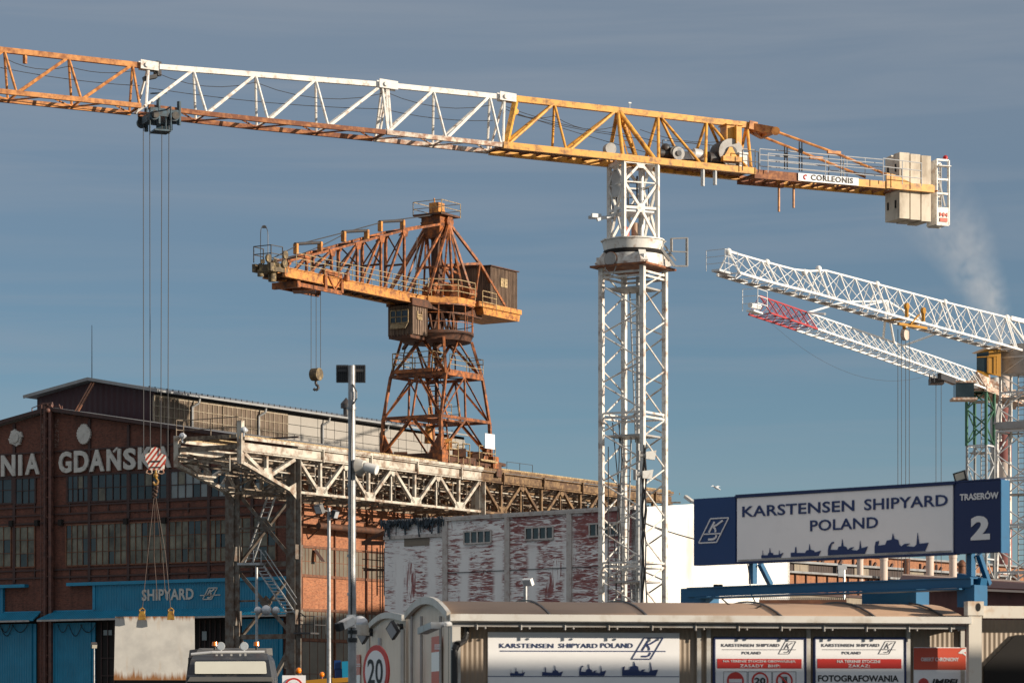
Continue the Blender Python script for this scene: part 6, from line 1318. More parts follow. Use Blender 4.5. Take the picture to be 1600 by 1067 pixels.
# low brick wall piece with barbed top, behind the cabin roof
bw = Pl(1185, 60, 92); m = MB(); rect_on(m, bw, bw.s_of(1186), bw.s_of(1322), 0, bw.pt(1186, 937).z, 0, .12); o = m.build('wall', 'frame_rust', None, None, V((bw.P.x, bw.P.y, 0))); o.name = 'boundary_wall'; WLOC['boundary_wall'] = V((bw.P.x, bw.P.y, 0)); tag(o, 'low dark red boundary wall with spiked top just above the cabin roof', 'wall')
m = MB()
for i in range(44): s = lerp(bw.s_of(1187), bw.s_of(1320), i / 43); z = bw.pt(1186, 937).z; m.beam(bw.at(s, z, .06), bw.at(s + .02, z + .05, .06), .02)
m.build('spike', 'dark_steel', o)
p0 = at(1319, 840, 70); m = MB(); m.tube(V((p0.x, p0.y, 0)), at(1319, 884, 70), .03, 6); t = thing('camera_mast', V((p0.x, p0.y, 0)), 'thin pole with grey cabinet under the middle of the big sign', 'pole'); m.build('pole', 'galv_light', t); m = MB(); c = at(1314, 895, 69.9); m.abox(c, .13, .12, .16); c = at(1316, 886, 69.9); m.abox(c, .2, .12, .1); m.build('cabinet', 'galv_light', t)

# ================================================================ far cranes on the right
def lattice_mast(name, parent, px0, px1, D, head, ytop, mat, bmat, sec, r=.06, w=None, ybot=None, hbar=None):
    pl = Pl((px0 + px1) / 2, D, head); w = w or (px1 - px0) / F * D / (abs(math.sin(R(head))) + abs(math.cos(R(head))))
    cx = V((pl.P.x, pl.P.y, 0)); d, n = pl.d, pl.n; h = w / 2; z1 = CZ + (HY - ytop) / F * D; z0 = 0 if ybot is None else CZ + (HY - ybot) / F * D
    C4 = [(-h, h), (h, h), (h, -h), (-h, -h)]; q = lambda u, v, z: cx + d * u + n * v + V((0, 0, z))
    m = MB()
    for u, v in C4: m.beam(q(u, v, z0), q(u, v, z1), r * 3, r * 3, d)
    o = m.build(name, mat, parent); m = MB()
    for i in range(4):
        (ua, va), (ub, vb) = C4[i], C4[(i + 1) % 4]; z = z1; k = i
        while z - sec > z0 - .01:
            if k % 2: m.tube(q(ua, va, z), q(ub, vb, z - sec), r, 5)
            else: m.tube(q(ub, vb, z), q(ua, va, z - sec), r, 5)
            if hbar and (k - i) % hbar == 0: m.beam(q(ua, va, z), q(ub, vb, z), r * 2.2)
            z -= sec; k += 1
    m.build('lattice', bmat, o); return cx, d, n, h, q, z1
def far_jib(parent, pl, tops, bots, width, nodes, mat, x0, x1, name='jib', r=.055, cross=True, chord=.16, flat=True):
    """tops and bots: (px, py) tables for the top chord (middle) and the near bottom chord"""
    T = lambda s, c=0: None
    m = MB(); sa, sb = pl.s_of(x0), pl.s_of(x1); n = pl.n
    zt_ = lambda s: None
    def P(tab, s, c):
        q = pl.P + pl.d * s; k = q + n * (width / 2 if tab is bots else 0); px = CX + F * k.x / k.y; py = interp(tab, px); z = CZ + (HY - py) / F * k.y; q2 = q + n * c; return V((q2.x, q2.y, z))
    ns = [lerp(sa, sb, i / nodes) for i in range(nodes + 1)]; h = width / 2
    for a, b in zip(ns, ns[1:]):
        m.beam(P(tops, a, 0), P(tops, b, 0), chord, chord)
    for i, s in enumerate(ns):
        for c in (h, -h):
            m.tube(P(bots, s, c), P(tops, s, 0), r * (1.35 if c > 0 else .8), 5)
            if i < nodes and c > 0: m.tube(P(tops, s, 0), P(bots, ns[i + 1], c), r * .7, 5)
            if i and c < 0: m.tube(P(tops, s, 0), P(bots, ns[i - 1], c), r * .6, 5)
    o = m.build(name, mat, parent); m = MB()
    for a, b in zip(ns, ns[1:]):
        for c in (h, -h): m.beam(P(bots, a, c), P(bots, b, c), chord * 1.1, chord * 1.3)
        m.tube(P(bots, a, h), P(bots, a, -h), r, 5); m.tube(P(bots, a, h), P(bots, b, -h), r, 5)
    m.build('bottom_chord', mat, o); return P, ns
# nearer white crane: pixel tables
U1 = Pl(1590, 230, 36)       # along its jib; the tip is nearer to the camera
u1 = thing('white_jib_crane', V((U1.P.x, U1.P.y, 0)), 'white tower crane at right with amber cab, its jib above the red tipped one', 'tower crane')
tA = [(1110, 388), (1138, 393), (1198, 410), (1257, 425.5), (1279, 420), (1370, 444), (1476, 472), (1578, 497), (1640, 512)]
bA = [(1110, 416), (1138, 421), (1200, 440), (1280, 460), (1400, 494), (1500, 520), (1590, 545), (1660, 566)]
P1, n1 = far_jib(u1, U1, tA, bA, 1.7, 20, 'white_far', 1138, 1590, 'jib', .038, True, .115)
for px in (1138, 1198, 1257, 1279, 1370, 1476, 1573):
    m = MB(); s = U1.s_of(px); c = P1(tA, s, 0); m.sphere(c, .22, 8, 6); m.tube(P1(bA, s, .85), c, .07, 6); m.tube(P1(bA, s, -.85), c, .05, 6)
    m.build('jib_joint', 'white_far', u1)
m = MB(); nn = 26
for i in range(nn): a, b = lerp(n1[0], n1[-1], (i + .1) / nn), lerp(n1[0], n1[-1], (i + .75) / nn); m.prism([P1(bA, a, -.2), P1(bA, b, -.2), P1(bA, b, -.75), P1(bA, a, -.75)], V((0, 0, -.06)))
m.build('jib_walkway', 'greysteel', u1)
m = MB(); s = U1.s_of(1138); e = P1(bA, s, 0); t0 = P1(bA, U1.s_of(1118), 0); dd = (t0 - e).normalized()
m.rail([e + U1.n * .7, t0 + U1.n * .7, t0 - U1.n * .7], 1.3, .035, 3); m.beam(e, t0, .6, .14); m.beam(P1(tA, s, 0), P1(bA, U1.s_of(1127), .6), .06); m.build('tip_platform', 'galv_light', u1)
m = MB(); s = U1.s_of(1404); c = P1(bA, s, -.9)
for px in (1398, 1424): c = P1(bA, U1.s_of(px), .95); m.beam(c + V((0, 0, .1)), c + V((0, 0, .9)), .2, .2); m.tube(c + V((0, 0, .85)) - U1.n * .1, c + V((0, 0, .85)) + U1.n * .1, .24, 12)
m.beam(P1(bA, U1.s_of(1392), .6) - V((0, 0, .4)), P1(bA, U1.s_of(1430), .9) - V((0, 0, .3)), .16, .18); c = P1(bA, U1.s_of(1413), 0) - V((0, 0, .9)); m.beam(c + V((0, 0, .8)), c, .2); m.beam(P1(bA, U1.s_of(1398), .9), P1(bA, U1.s_of(1398), -.9), .1, .14); m.beam(P1(bA, U1.s_of(1424), .9), P1(bA, U1.s_of(1424), -.9), .1, .14); m.beam(P1(bA, U1.s_of(1405), .9) - V((0, 0, .3)), P1(bA, U1.s_of(1418), .9) + V((0, 0, .5)), .1); m.build('trolley', 'cabyellow', u1)
m = MB(); c = P1(bA, U1.s_of(1413), 0); m.tube(c - V((0, 0, .9)) - U1.n * .1, c - V((0, 0, .9)) + U1.n * .2, .4, 12); m.build('hoist_sheave', 'chim_white', u1)
m = MB(); cc = P1(bA, U1.s_of(1413), 0)
for dx in (-.45, -.2, .1, .35): p = V((cc.x + dx, cc.y, cc.z - .5)); m.tube(p, V((p.x, p.y, 3)), .022, 4)
m.build('hoist_rope', 'rope', u1)
m = MB()
for s in (U1.s_of(1380), ): 
    c = P1(bA, s, 0); m.tube(P1(tA, U1.s_of(1385), 0) - V((0, 0, 1)), P1(bA, U1.s_of(1352), 0) + V((0, 0, .4)), .06, 5)
m.beam(P1(tA, U1.s_of(1578), 0), P1(tA, U1.s_of(1640), 0) , .3, .3); m.tube(P1(tA, U1.s_of(1573), 0), P1(bA, U1.s_of(1600), .85), .09, 6); m.tube(P1(tA, U1.s_of(1610), 0), P1(bA, U1.s_of(1590), .85), .09, 6); m.build('counter_jib', 'white_far', u1)
cx, d, n, h, q, z1 = lattice_mast('mast', u1, 1562, 1622, 230, 121, 560, 'mast', 'galv_light', 1.3, .055, None, 690, 2)
m = MB(); 
for zz, w_ in ((CZ + (HY - 552) / F * 230, 1.02), ): m.prism([q(-h * w_, h * w_, zz + .6), q(h * w_, h * w_, zz + .6), q(h * w_, -h * w_, zz + .6), q(-h * w_, -h * w_, zz + .6)], V((0, 0, -2.2)))
zz = CZ + (HY - 672) / F * 230; m.prism([q(-h * 1.3, h * 1.3, zz), q(h * 1.3, h * 1.3, zz), q(h * 1.3, -h * 1.3, zz), q(-h * 1.3, -h * 1.3, zz)], V((0, 0, .55)))
for u, v in ((-h, h), (h, h), (h, -h), (-h, -h)): m.beam(q(u, v, zz + 2.2), q(u * 1.28, v * 1.28, zz + .4), .22)
m.build('mast_head', 'greysteel', u1)
lattice_mast('lower_mast', u1, 1556, 1628, 230, 121, 675, 'mast', 'galv_light', 1.75, .06, None, None, 2)
m = MB(); q2 = q; m.ladder(q(.2, 0, 1), q(.2, 0, z1 - 1), .5, d, .05, .4)
for k in range(12): zz = 4 + k * 2.4; m.prism([q(-h * .8, h * .8, zz), q(h * .8, h * .8, zz), q(h * .8, -h * .8, zz), q(-h * .8, -h * .8, zz)], V((0, 0, .08))) if k % 3 == 0 else None
m.build('mast_ladder', 'greysteel', u1)
# amber cab hung beside the mast
def C_(px, py, D): return at(px, py, D)
cb0 = thing  # keep name short below
m = MB(); Df, Db = 228.2, 229.6
front = [(1524, 549), (1547, 549), (1547, 583), (1536, 583), (1524, 579)]
m.hexa([C_(1545, 585, Df), C_(1564, 588, Df + .2), C_(1563, 588, Db + .8), C_(1545, 585, Db)], [C_(1545, 547, Df), C_(1564, 543, Df + .2), C_(1563, 543, Db + .8), C_(1545, 547, Db)])
m.prism([C_(1523, 553, Df), C_(1546, 549, Df), C_(1564, 542, Df), C_(1540, 546, Df)], V((0, 1.6, .25)))
m.hexa([C_(1527, 581, Df), C_(1545, 590, Df), C_(1545, 590, Db), C_(1527, 581, Db)], [C_(1526, 577, Df), C_(1545, 583, Df), C_(1545, 583, Db), C_(1526, 577, Db)])
cab1 = m.build('cab', 'cabyellow', u1)
m = MB(); m.hexa([C_(1526, 578, Df), C_(1545, 583, Df), C_(1545, 583, Db), C_(1526, 578, Db)], [C_(1526, 552, Df), C_(1545, 549, Df), C_(1545, 549, Db), C_(1526, 552, Db)]); m.build('cab_glass', 'cabglass', cab1)
m = MB(); m.beam(C_(1543, 556, Df - .03), C_(1543, 582, Df - .03), .09); m.beam(C_(1526, 558, Df - .03), C_(1557, 557, Df - .03), .07); m.beam(C_(1543, 582, Df - .03), C_(1555, 586, Df - .03), .08); m.beam(C_(1557, 556, Df - .03), C_(1557, 584, Df - .03), .07); m.build('cab_frame', 'cabyellow', cab1)
# further crane with the red jib tip and green mast
U2 = Pl(1533, 277, 26)
u2 = thing('red_tip_crane', V((U2.P.x, U2.P.y, 0)), 'tower crane at right with red jib tip and green upper mast behind the white one', 'tower crane')
tB = [(1170, 457), (1180, 460), (1259, 487.5), (1400, 536), (1530, 582), (1560, 592)]
bB = [(1170, 477), (1180, 481), (1260, 508), (1400, 556), (1530, 603), (1600, 629)]
P2, n2 = far_jib(u2, U2, tB, bB, 1.75, 6, 'redjib', 1187, 1260, 'jib_tip', .035, True, .10); P2, n3 = far_jib(u2, U2, tB, bB, 1.75, 21, 'white_far', 1260.5, 1527, 'jib', .038, True, .115)
m = MB(); a, b = U2.s_of(1525), U2.s_of(1600)
for c in (.9, -.9): m.beam(P2(bB, a, c), P2(bB, b, c), .3, .5)
m.prism([P2(bB, a, .9), P2(bB, b, .9), P2(bB, b, -.9), P2(bB, a, -.9)], V((0, 0, .1))); m.beam(P2(tB, a, 0), P2(bB, a, .9), .2); m.beam(P2(tB, a, 0), P2(bB, U2.s_of(1545), .9), .15)
for k in range(7): c = P2(bB, lerp(a, b, .2 + k * .11), random.uniform(-.5, .6)); m.abox(c + V((0, 0, .6)), .7, .7, 1.1)
m.build('counter_jib', 'white_rusty', u2)
m = MB(); s = U2.s_of(1187); e, t0 = P2(bB, s, 0), P2(bB, U2.s_of(1172), 0); m.beam(e, t0, .6, .12); m.rail([e + U2.n * .6, t0 + U2.n * .6, t0 - U2.n * .6], 1.6, .04, 3); m.tube(t0 + V((0, 0, .4)), e + V((0, 0, .5)), .2, 8); m.build('tip_platform', 'white_far', u2)
m = MB(); s0 = U2.s_of(1262); tp1 = P2(tB, s0, 0); m.tube(tp1, P1(bA, U1.s_of(1312), -.8) + V((0, 3, -.2)), .09, 6)
m.tube(P2(tB, U2.s_of(1411), 0), at(1470, 519, 255), .09, 6); m.tube(at(1383, 498, 245), P2(tB, U2.s_of(1380), 0), .1, 6); m.tube(at(1390, 498, 245), P2(tB, U2.s_of(1397), 0), .1, 6)
# its own pendant tower that carries those ties
ap2 = at(1386, 470, 246)
m.tube(ap2, at(1383, 498, 245), .1, 6); m.tube(ap2, at(1390, 498, 245), .1, 6); m.tube(ap2, at(1318, 472, 242), .08, 6); m.tube(at(1318, 472, 242), tp1, .08, 6); m.tube(ap2, at(1470, 519, 255), .08, 6); m.build('tie_bar', 'white_far', u2)
m = MB(); m.beam(P2(bB, U2.s_of(1452), .9) - V((0, 0, .4)), P2(bB, U2.s_of(1475), .9) - V((0, 0, .4)), .35, .5); m.abox(P2(bB, U2.s_of(1463), 0) - V((0, 0, .6)), 1.2, 1.4, .5)
for px in (1452.5, 1459.5): p = at(px, 585, 262); m.beam(p, p - V((0, 0, .65)), .09)
m.build('trolley', 'dark_steel', u2)
m = MB(); cc = P2(bB, U2.s_of(1467), 0)
for dx in (-.25, .2): p = V((cc.x + dx, cc.y, cc.z)); m.tube(p, V((p.x, p.y, 3)), .025, 4)
m.build('hoist_rope', 'rope', u2)
m = MB(); m.sag(P2(bB, U2.s_of(1190), 0), at(1455, 585, 262), 2.2, .011, 14); m.build('travel_rope', 'rope', u2)
cx2, d2, nv2, h2, q_, z2 = lattice_mast('upper_mast', u2, 1509.5, 1554, 277, 121, 613, 'green', 'green', 1.55, .075, None, 697, 8)
lattice_mast('mast', u2, 1510, 1554, 277, 121, 697, 'mastgrey', 'galv_light', 1.7, .06, None, None, 6)
m = MB(); zz = CZ + (HY - 613) / F * 277; m.tube(V((cx2.x, cx2.y, zz)), V((cx2.x, cx2.y, zz + .9)), 1.3, 16, 1.0); m.tube(V((cx2.x, cx2.y, zz + .9)), V((cx2.x, cx2.y, zz + 1.5)), .9, 16); m.prism([q_(-h2, h2, zz), q_(h2, h2, zz), q_(h2, -h2, zz), q_(-h2, -h2, zz)], V((0, 0, .25))); m.build('slewing_ring', 'white_rusty', u2)
m = MB()
for py in (629, 709): zz = CZ + (HY - py) / F * 277; m.prism([q_(-h2 * .8, h2 * .8, zz), q_(h2 * .8, h2 * .8, zz), q_(h2 * .8, -h2 * .8, zz), q_(-h2 * .8, -h2 * .8, zz)], V((0, 0, .12)))
m.ladder(q_(.2, .1, 2), q_(.4, .1, z2 - 1), .5, d2, .05, .4); m.build('mast_platform', 'greysteel', u2)
m = MB(); c = P2(bB, U2.s_of(1497), .5) - V((0, 0, .8)); m.abox(c, 1.6, 1.6, 1.3); cab2 = m.build('cab', 'cabglass', u2); m = MB(); m.abox(c - V((0, 0, .75)), 2.2, 1.9, .2); m.abox(c + V((0, 0, .75)), 2.0, 1.9, .2); m.build('cab_floor', 'white_rusty', cab2)

# ================================================================ chimney and its smoke
p = at(1569, 560, 900); ch = thing('power_chimney', V((p.x, p.y, 0)), 'tall distant chimney with red and cream bands behind the far right cranes', 'chimney')
zc_ = lambda py: CZ + (HY - py) / F * 900
for i, (ya, yb, mat) in enumerate(((560, 610, 'chim_white'), (610, 722, 'chim_red'), (722, 812, 'chim_white'), (812, 900, 'chim_red'), (900, 1131, 'chim_white'))):
    m = MB(); r0, r1 = (10.5 + (yb - 560) * .006) / F * 900, (10.5 + (ya - 560) * .006) / F * 900
    m.tube(V((p.x, p.y, max(0, zc_(yb)))), V((p.x, p.y, zc_(ya))), r0, 24, r1); m.build('band', mat, ch)
m = MB(); m.tube(V((p.x, p.y, zc_(560) - .4)), V((p.x, p.y, zc_(560) + .5)), 2.3, 24); m.build('rim', 'chim_white', ch)
p = at(1554, 585, 890); m = MB(); m.tube(V((p.x, p.y, 0)), V((p.x, p.y, CZ + (HY - 590) / F * 890)), 1.3, 16); o = m.build('grey_flue', 'greysteel', None, None, V((p.x, p.y, 0))); tag(o, 'slim grey flue standing left of the red banded chimney', 'flue')
A_ = at(1573, 556, 900); B_ = at(1405, 270, 930); axis = B_ - A_; Ls = axis.length
prof = lambda t: 2.6 + 15.0 * t ** .8
m = MB(); rings = 12; k = 16
for j in range(rings + 1):
    t = j / rings; bend = math.sin(t * math.pi) * 5.5
    for i in range(k): a = 6.283 * i / k; m.v.append(V((math.cos(a) * prof(t) * 1.05 + bend, math.sin(a) * prof(t) * 1.05, t * Ls)))
for j in range(rings):
    for i in range(k): m.f.append([j * k + i, j * k + (i + 1) % k, (j + 1) * k + (i + 1) % k, (j + 1) * k + i]); m.sm.append(True)
m.f.append(list(range(k))[::-1]); m.f.append([rings * k + i for i in range(k)]); m.sm += [False, False]
mm = bpy.data.materials.new('smoke'); mm.use_nodes = True; nt = mm.node_tree; nt.nodes.clear()
out = nt.nodes.new('ShaderNodeOutputMaterial'); vol = nt.nodes.new('ShaderNodeVolumePrincipled'); nt.links.new(vol.outputs[0], out.inputs['Volume'])
vol.inputs['Color'].default_value = (.92, .92, .94, 1); vol.inputs['Anisotropy'].default_value = .1
tc = nt.nodes.new('ShaderNodeTexCoord'); sx_ = nt.nodes.new('ShaderNodeSeparateXYZ'); nt.links.new(tc.outputs['Object'], sx_.inputs[0])
t_ = mth(nt, 'DIVIDE', sx_.outputs['Z'], Ls)
bx = mth(nt, 'SUBTRACT', sx_.outputs['X'], mth(nt, 'MULTIPLY', mth(nt, 'SINE', mth(nt, 'MULTIPLY', t_, math.pi)), 5.5))
r2 = mth(nt, 'ADD', mth(nt, 'MULTIPLY', bx, bx), mth(nt, 'MULTIPLY', sx_.outputs['Y'], sx_.outputs['Y']))
pr_ = mth(nt, 'ADD', mth(nt, 'MULTIPLY', mth(nt, 'POWER', mth(nt, 'MAXIMUM', t_, .001), .8), 15.0), 2.6)
rr = mth(nt, 'SUBTRACT', 1.0, mth(nt, 'DIVIDE', mth(nt, 'SQRT', r2), pr_))
nz = noise(nt, tc.outputs['Object'], .16, 6, .55, .36, .78, 1.2)
fade = mth(nt, 'POWER', mth(nt, 'MAXIMUM', mth(nt, 'SUBTRACT', 1.0, t_), 0.0), 1.6)
den = mth(nt, 'MULTIPLY', mth(nt, 'MULTIPLY', mth(nt, 'MULTIPLY', mth(nt, 'MAXIMUM', rr, 0.0), nz), fade), 0.21)
nt.links.new(den, vol.inputs['Density'])
so = m.build('smoke', mm); so.location = A_; so.rotation_mode = 'QUATERNION'; so.rotation_quaternion = axis.to_track_quat('Z', 'X'); so['kind'] = 'stuff'

# ================================================================ gatehouse cabins
CF = Pl(705, 36, 80); CE = Pl(705, 36, -10)
T = CE.s_of
CFW = CF.off(-.24)              # the front wall stands back under the eave
cabn = thing('gate_cabin', V((CF.P.x, CF.P.y, 0)), 'long beige gate cabin with tan barrel roof, gutter and boards on its front', 'cabin')
LC = CF.s_of(1513)
zeave = CF.pt(705, 963).z
arch1 = [(705, 963), (699, 955), (691.5, 947), (684, 941.5), (677.5, 939.2), (671, 938.7), (665, 939.5), (659, 942), (653, 946.5), (647, 952.5), (642.6, 958), (638, 963)]
arch2 = [(634, 965), (625, 962.8), (616, 961), (607.5, 960.8), (601, 962.6), (595, 965.6), (587, 972), (579.5, 980)]
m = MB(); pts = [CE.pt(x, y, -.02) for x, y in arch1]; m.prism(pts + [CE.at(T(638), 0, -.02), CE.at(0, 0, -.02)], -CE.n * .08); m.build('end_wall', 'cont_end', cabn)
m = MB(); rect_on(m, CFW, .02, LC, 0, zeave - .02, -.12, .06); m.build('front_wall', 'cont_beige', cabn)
m = MB(); A_p = [CE.pt(x, y, 0) for x, y in arch1]
m.strip(A_p, CF.d * LC)
rfm = m.build('barrel_roof', 'cont_roof', cabn)
sol = rfm.modifiers.new('thickness', 'SOLIDIFY'); sol.thickness = .03
m = MB()
for p, q in zip(A_p, A_p[1:]): m.beam(p + CE.n * .03 + V((0, 0, .01)), q + CE.n * .03 + V((0, 0, .01)), .05, .09)
m.build('end_trim', 'cont_trim', cabn)
m = MB()
for px in (861, 1012, 1223, 1369, 1478):
    m = MB(); o = CF.d * CF.s_of(px)
    for p, q in zip(A_p, A_p[1:]): m.beam(p + o + V((0, 0, .016)), q + o + V((0, 0, .016)), .022, .02)
    m.build('roof_seam', 'dark_steel', rfm)
m = MB(); zg = zeave
m.prism([CF.at(-.03, zg + .02, 0), CF.at(-.03, zg + .03, .12), CF.at(-.03, zg - .05, .13), CF.at(-.03, zg - .07, .02)], CF.d * (LC + .03))
m.build('gutter', 'cont_trim', cabn)
m = MB(); m.prism([CF.at(0, zg - .075, .01), CF.at(LC, zg - .075, .01), CF.at(LC, zg - .075, -.4), CF.at(0, zg - .075, -.4)], V((0, 0, -.02)))
m.beam(CF.at(0, zg - .1, .0), CF.at(LC, zg - .1, .0), .03, .03)
for i in range(12): s = .3 + i * LC / 12; m.beam(CF.at(s, zg - .07, .02), CF.at(s, zg - .15, .02), .02); m.sphere(CF.at(s + .1, zg - .13, .02), .015, 6, 4)
m.build('soffit', 'greysteel', cabn)
m = MB(); m.beam(CF.at(.06, 0, -.05), CF.at(.06, zg - .1, -.05), .12, .1, CF.d)
for px in (1093, 1108, 1264, 1420, 1505): s = CFW.s_of(px); m.beam(CFW.at(s, 0, -.05), CFW.at(s, zg - .1, -.05), .07, .05, CF.d)
m.build_each('corner_post', 'cont_trim', cabn)
m = MB(); P = lambda px, py: CF.pt(px, py, -.16); m.path([P(728, 975), P(728, 990), P(725, 1000), CF.pt(714, 1007, .05), CF.pt(710, 1015, .05), V((CF.pt(709, 1067, .05).x, CF.pt(709, 1067, .05).y, 0))], .042, 10); m.tube(P(728, 970), P(728, 980), .06, 10); m.build('downpipe', 'black', cabn)
m = MB(); m.sag(CF.pt(1128, 935, -1.2), CF.pt(1190, 945, -.6), .1, .01); m.build('cable', 'black', cabn)
c2 = thing('rear_cabin', CE.at(T(634), 0, 0), 'second pale cabin with lower curved roof behind the gate cabin', 'cabin')
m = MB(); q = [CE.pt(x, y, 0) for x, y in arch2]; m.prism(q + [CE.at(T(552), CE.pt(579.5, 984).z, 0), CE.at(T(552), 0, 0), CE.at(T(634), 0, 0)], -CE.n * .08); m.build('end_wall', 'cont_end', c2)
m = MB()
m.strip(q, CF.d * 5)
m.build('roof', 'cont_roof', c2)
m = MB()
for a, b in zip(q, q[1:]): m.beam(a + CE.n * .03, b + CE.n * .03, .05, .08)
for px in (632, 578): m.beam(CE.at(T(px), 0, .02), CE.at(T(px), CE.pt(px, 983).z, .02), .05, .04)
m.build('end_trim', 'cont_trim', c2)
m = MB()
for px in (645, 660, 690): m.beam(CE.at(T(px), 0, .012), CE.at(T(px), CE.pt(px, 962).z, .012), .03, .02)
m.build_each('wall_joint', 'greysteel', cabn)
# white container frame at the right
fr = thing('container_frame', CF.at(LC + .1, 0, .1), 'off white shipping container frame with rust stained corner casting at the right edge', 'container')
X0, X1 = CF.s_of(1514, .1), CF.s_of(1534, .1); ztop = CF.pt(1520, 939, .1).z
m = MB(); rect_on(m, CF, X0, X1, 0, ztop - .17, .0, .1); m.build('corner_post', 'cont_steel', fr)
m = MB(); rect_on(m, CF, X0 - .02, X1 + .02, ztop - .17, ztop, -.03, .15); cc = m.build('corner_casting', 'cont_steel', fr)
m = MB(); c = CF.at((X0 + X1) / 2 + .03, ztop - .07, .122); m.prism([c + CF.d * (.03 * math.cos(a * .524)) + V((0, 0, .05 * math.sin(a * .524))) for a in range(12)], CF.n * .004); m.build('lock_hole', 'interior_and_shadow', cc)
m = MB(); rect_on(m, CF, X1 + .02, X1 + 2.6, CF.pt(1540, 965, .1).z, CF.pt(1540, 946, .1).z, 0, .09); m.build('top_rail', 'cont_steel', fr)
m = MB(); rect_on(m, CF, X1 + .02, X1 + 2.6, 0, CF.pt(1540, 966, .1).z, -.35, .05); m.build('side_sheet', 'cont_beige', fr)
m = MB(); rect_on(m, CF, X1 + .15, X1 + 2.6, 0, CF.pt(1540, 1040, .1).z, -.28, .03); m.prism([CF.at(X1 + .15, CF.pt(1540, 1040, .1).z, -.28), CF.at(X1 + .55, CF.pt(1540, 990, .1).z, -.28), CF.at(X1 + 2.6, CF.pt(1540, 985, .1).z, -.28), CF.at(X1 + 2.6, CF.pt(1540, 1040, .1).z, -.28)], CF.n * .03); m.build('shadow_sheet', 'interior_and_shadow', fr)  # dark sheet cut to the outline of a cast shadow

# ---------------------------------------------------------------- boards on the cabin front
def board(name, px0, px1, py0, z0, off, mat, label, cat, group=None, frame=None):
    a = CFW.pt(px0, py0, off); s0, s1 = CFW.s_of(px0, off), CFW.s_of(px1, off)
    t = thing(name, CFW.at((s0 + s1) / 2, z0, off), label, cat, group); m = MB(); rect_on(m, CFW, s0, s1, z0, a.z, off, .02); m.build('panel', mat, t)
    if frame:
        f = MB(); w = .03
        for p, q in ((CFW.at(s0, a.z, off + .015), CFW.at(s1, a.z, off + .015)), (CFW.at(s0, z0, off + .015), CFW.at(s0, a.z, off + .015)), (CFW.at(s1, z0, off + .015), CFW.at(s1, a.z, off + .015)), (CFW.at(s0, z0, off + .015), CFW.at(s1, z0, off + .015))): f.beam(p, q, w, w)
        f.build('frame', frame, t)
    return t
b = board('company_board', 762, 1061, 987, 1.45, -.05, 'sign_white', 'wide white company board with ship silhouettes on the cabin front', 'sign')
m = MB(); put_text(m, 'KARSTENSEN', CFW, 781, 865, 1004.5, 1011.5, -.027, .0, .006, 1.05); put_text(m, 'SHIPYARD', CFW, 873.5, 934, 1004.5, 1011.5, -.027, .0, .006, 1.05); put_text(m, 'POLAND', CFW, 939, 989, 1004, 1011.5, -.027, .0, .006, 1.05); m.build_each('lettering', 'navy_ink', b)
m = MB(); m.beam(CFW.pt(781, 1016.5, -.028), CFW.pt(1040, 1017, -.028), .012, .004, CFW.n); m.beam(CFW.pt(762, 1056, -.028), CFW.pt(1061, 1056.5, -.028), .008, .004, CFW.n); m.build('rule_line', 'navy_ink', b)
m = MB(); put_logo(m, CFW, 987, 1036, 996, 1029, -.027, .045, .006); m.build('logo', 'navy_ink', b)
for k, x0, x1 in ((0, 797, 820.5), (1, 847, 879.5), (2, 905, 947), (3, 972, 1028)): m = MB(); put_ship(m, k, CFW, x0, x1, 1055, -.027, .8 if k < 2 else .7); m.build('ship_silhouette', 'navy_ink', b)
def rule_board(px0, px1, label, l1, l2, x1, x2):
    b = board('safety_board', px0, px1, 996, 1.2, -.04, 'sign_white', label, 'sign', 'blue framed safety boards on the cabin', 'sign_navy'); w = px1 - px0; X = lambda f: px0 + w * f; o = -.018
    m = MB(); put_text(m, 'KARSTENSEN', CFW, X(.085), X(.44), 1005, 1009.8, o, .0, .005, 1.05); put_text(m, 'SHIPYARD', CFW, X(.47), X(.72), 1005, 1009.8, o, .0, .005, 1.05); put_text(m, 'POLAND', CFW, X(.31), X(.515), 1017.2, 1021.6, o, .0, .005, 1.05)
    m.beam(CFW.pt(X(.09), 1014.3, o), CFW.pt(X(.9), 1014.5, o), .006, .004, CFW.n); put_logo(m, CFW, X(.71), X(.90), 1001.5, 1021, o, .035, .005); m.build('heading', 'grey_ink', b)
    m = MB(); q0, q1 = CFW.s_of(X(.04)), CFW.s_of(X(.965)); rect_on(m, CFW, q0, q1, CFW.pt(X(.1), 1043.5, 0).z, CFW.pt(X(.1), 1028.5, 0).z, -.02, .006); bd = m.build('red_band', 'sign_red', b)
    m = MB(); put_text(m, l1, CFW, x1[0], x1[1], 1030.5, 1035, -.012, .02, .004); put_text(m, l2, CFW, x2[0], x2[1], 1037.3, 1042, -.012, .02, .004, 1.15, 0, 'ZASADY'); m.build_each('band_lettering', 'white_ink', bd)
    return b
b1 = rule_board(1115.5, 1258, 'blue framed safety board with round pictograms, nearer the wide company board', 'NA TERENIE STOCZNI OBOWIĄZUJĄ', 'ZASADY  BHP:', (1130, 1243), (1156, 1219))
b2 = rule_board(1272, 1414, 'blue framed board with a big black word FOTOGRAFOWANIA, beside the red sign', 'NA TERENIE STOCZNI', 'ZAKAZ:', (1308, 1375), (1325, 1359))
m = MB(); put_text(m, 'FOTOGRAFOWANIA', CFW, 1278, 1404, 1054, 1064.3, -.018, .03, .004); put_text(m, 'I FILMOWANIA', CFW, 1290, 1390, 1070, 1080, -.018, .03, .004); m.build_each('black_lettering', 'black_ink', b2)
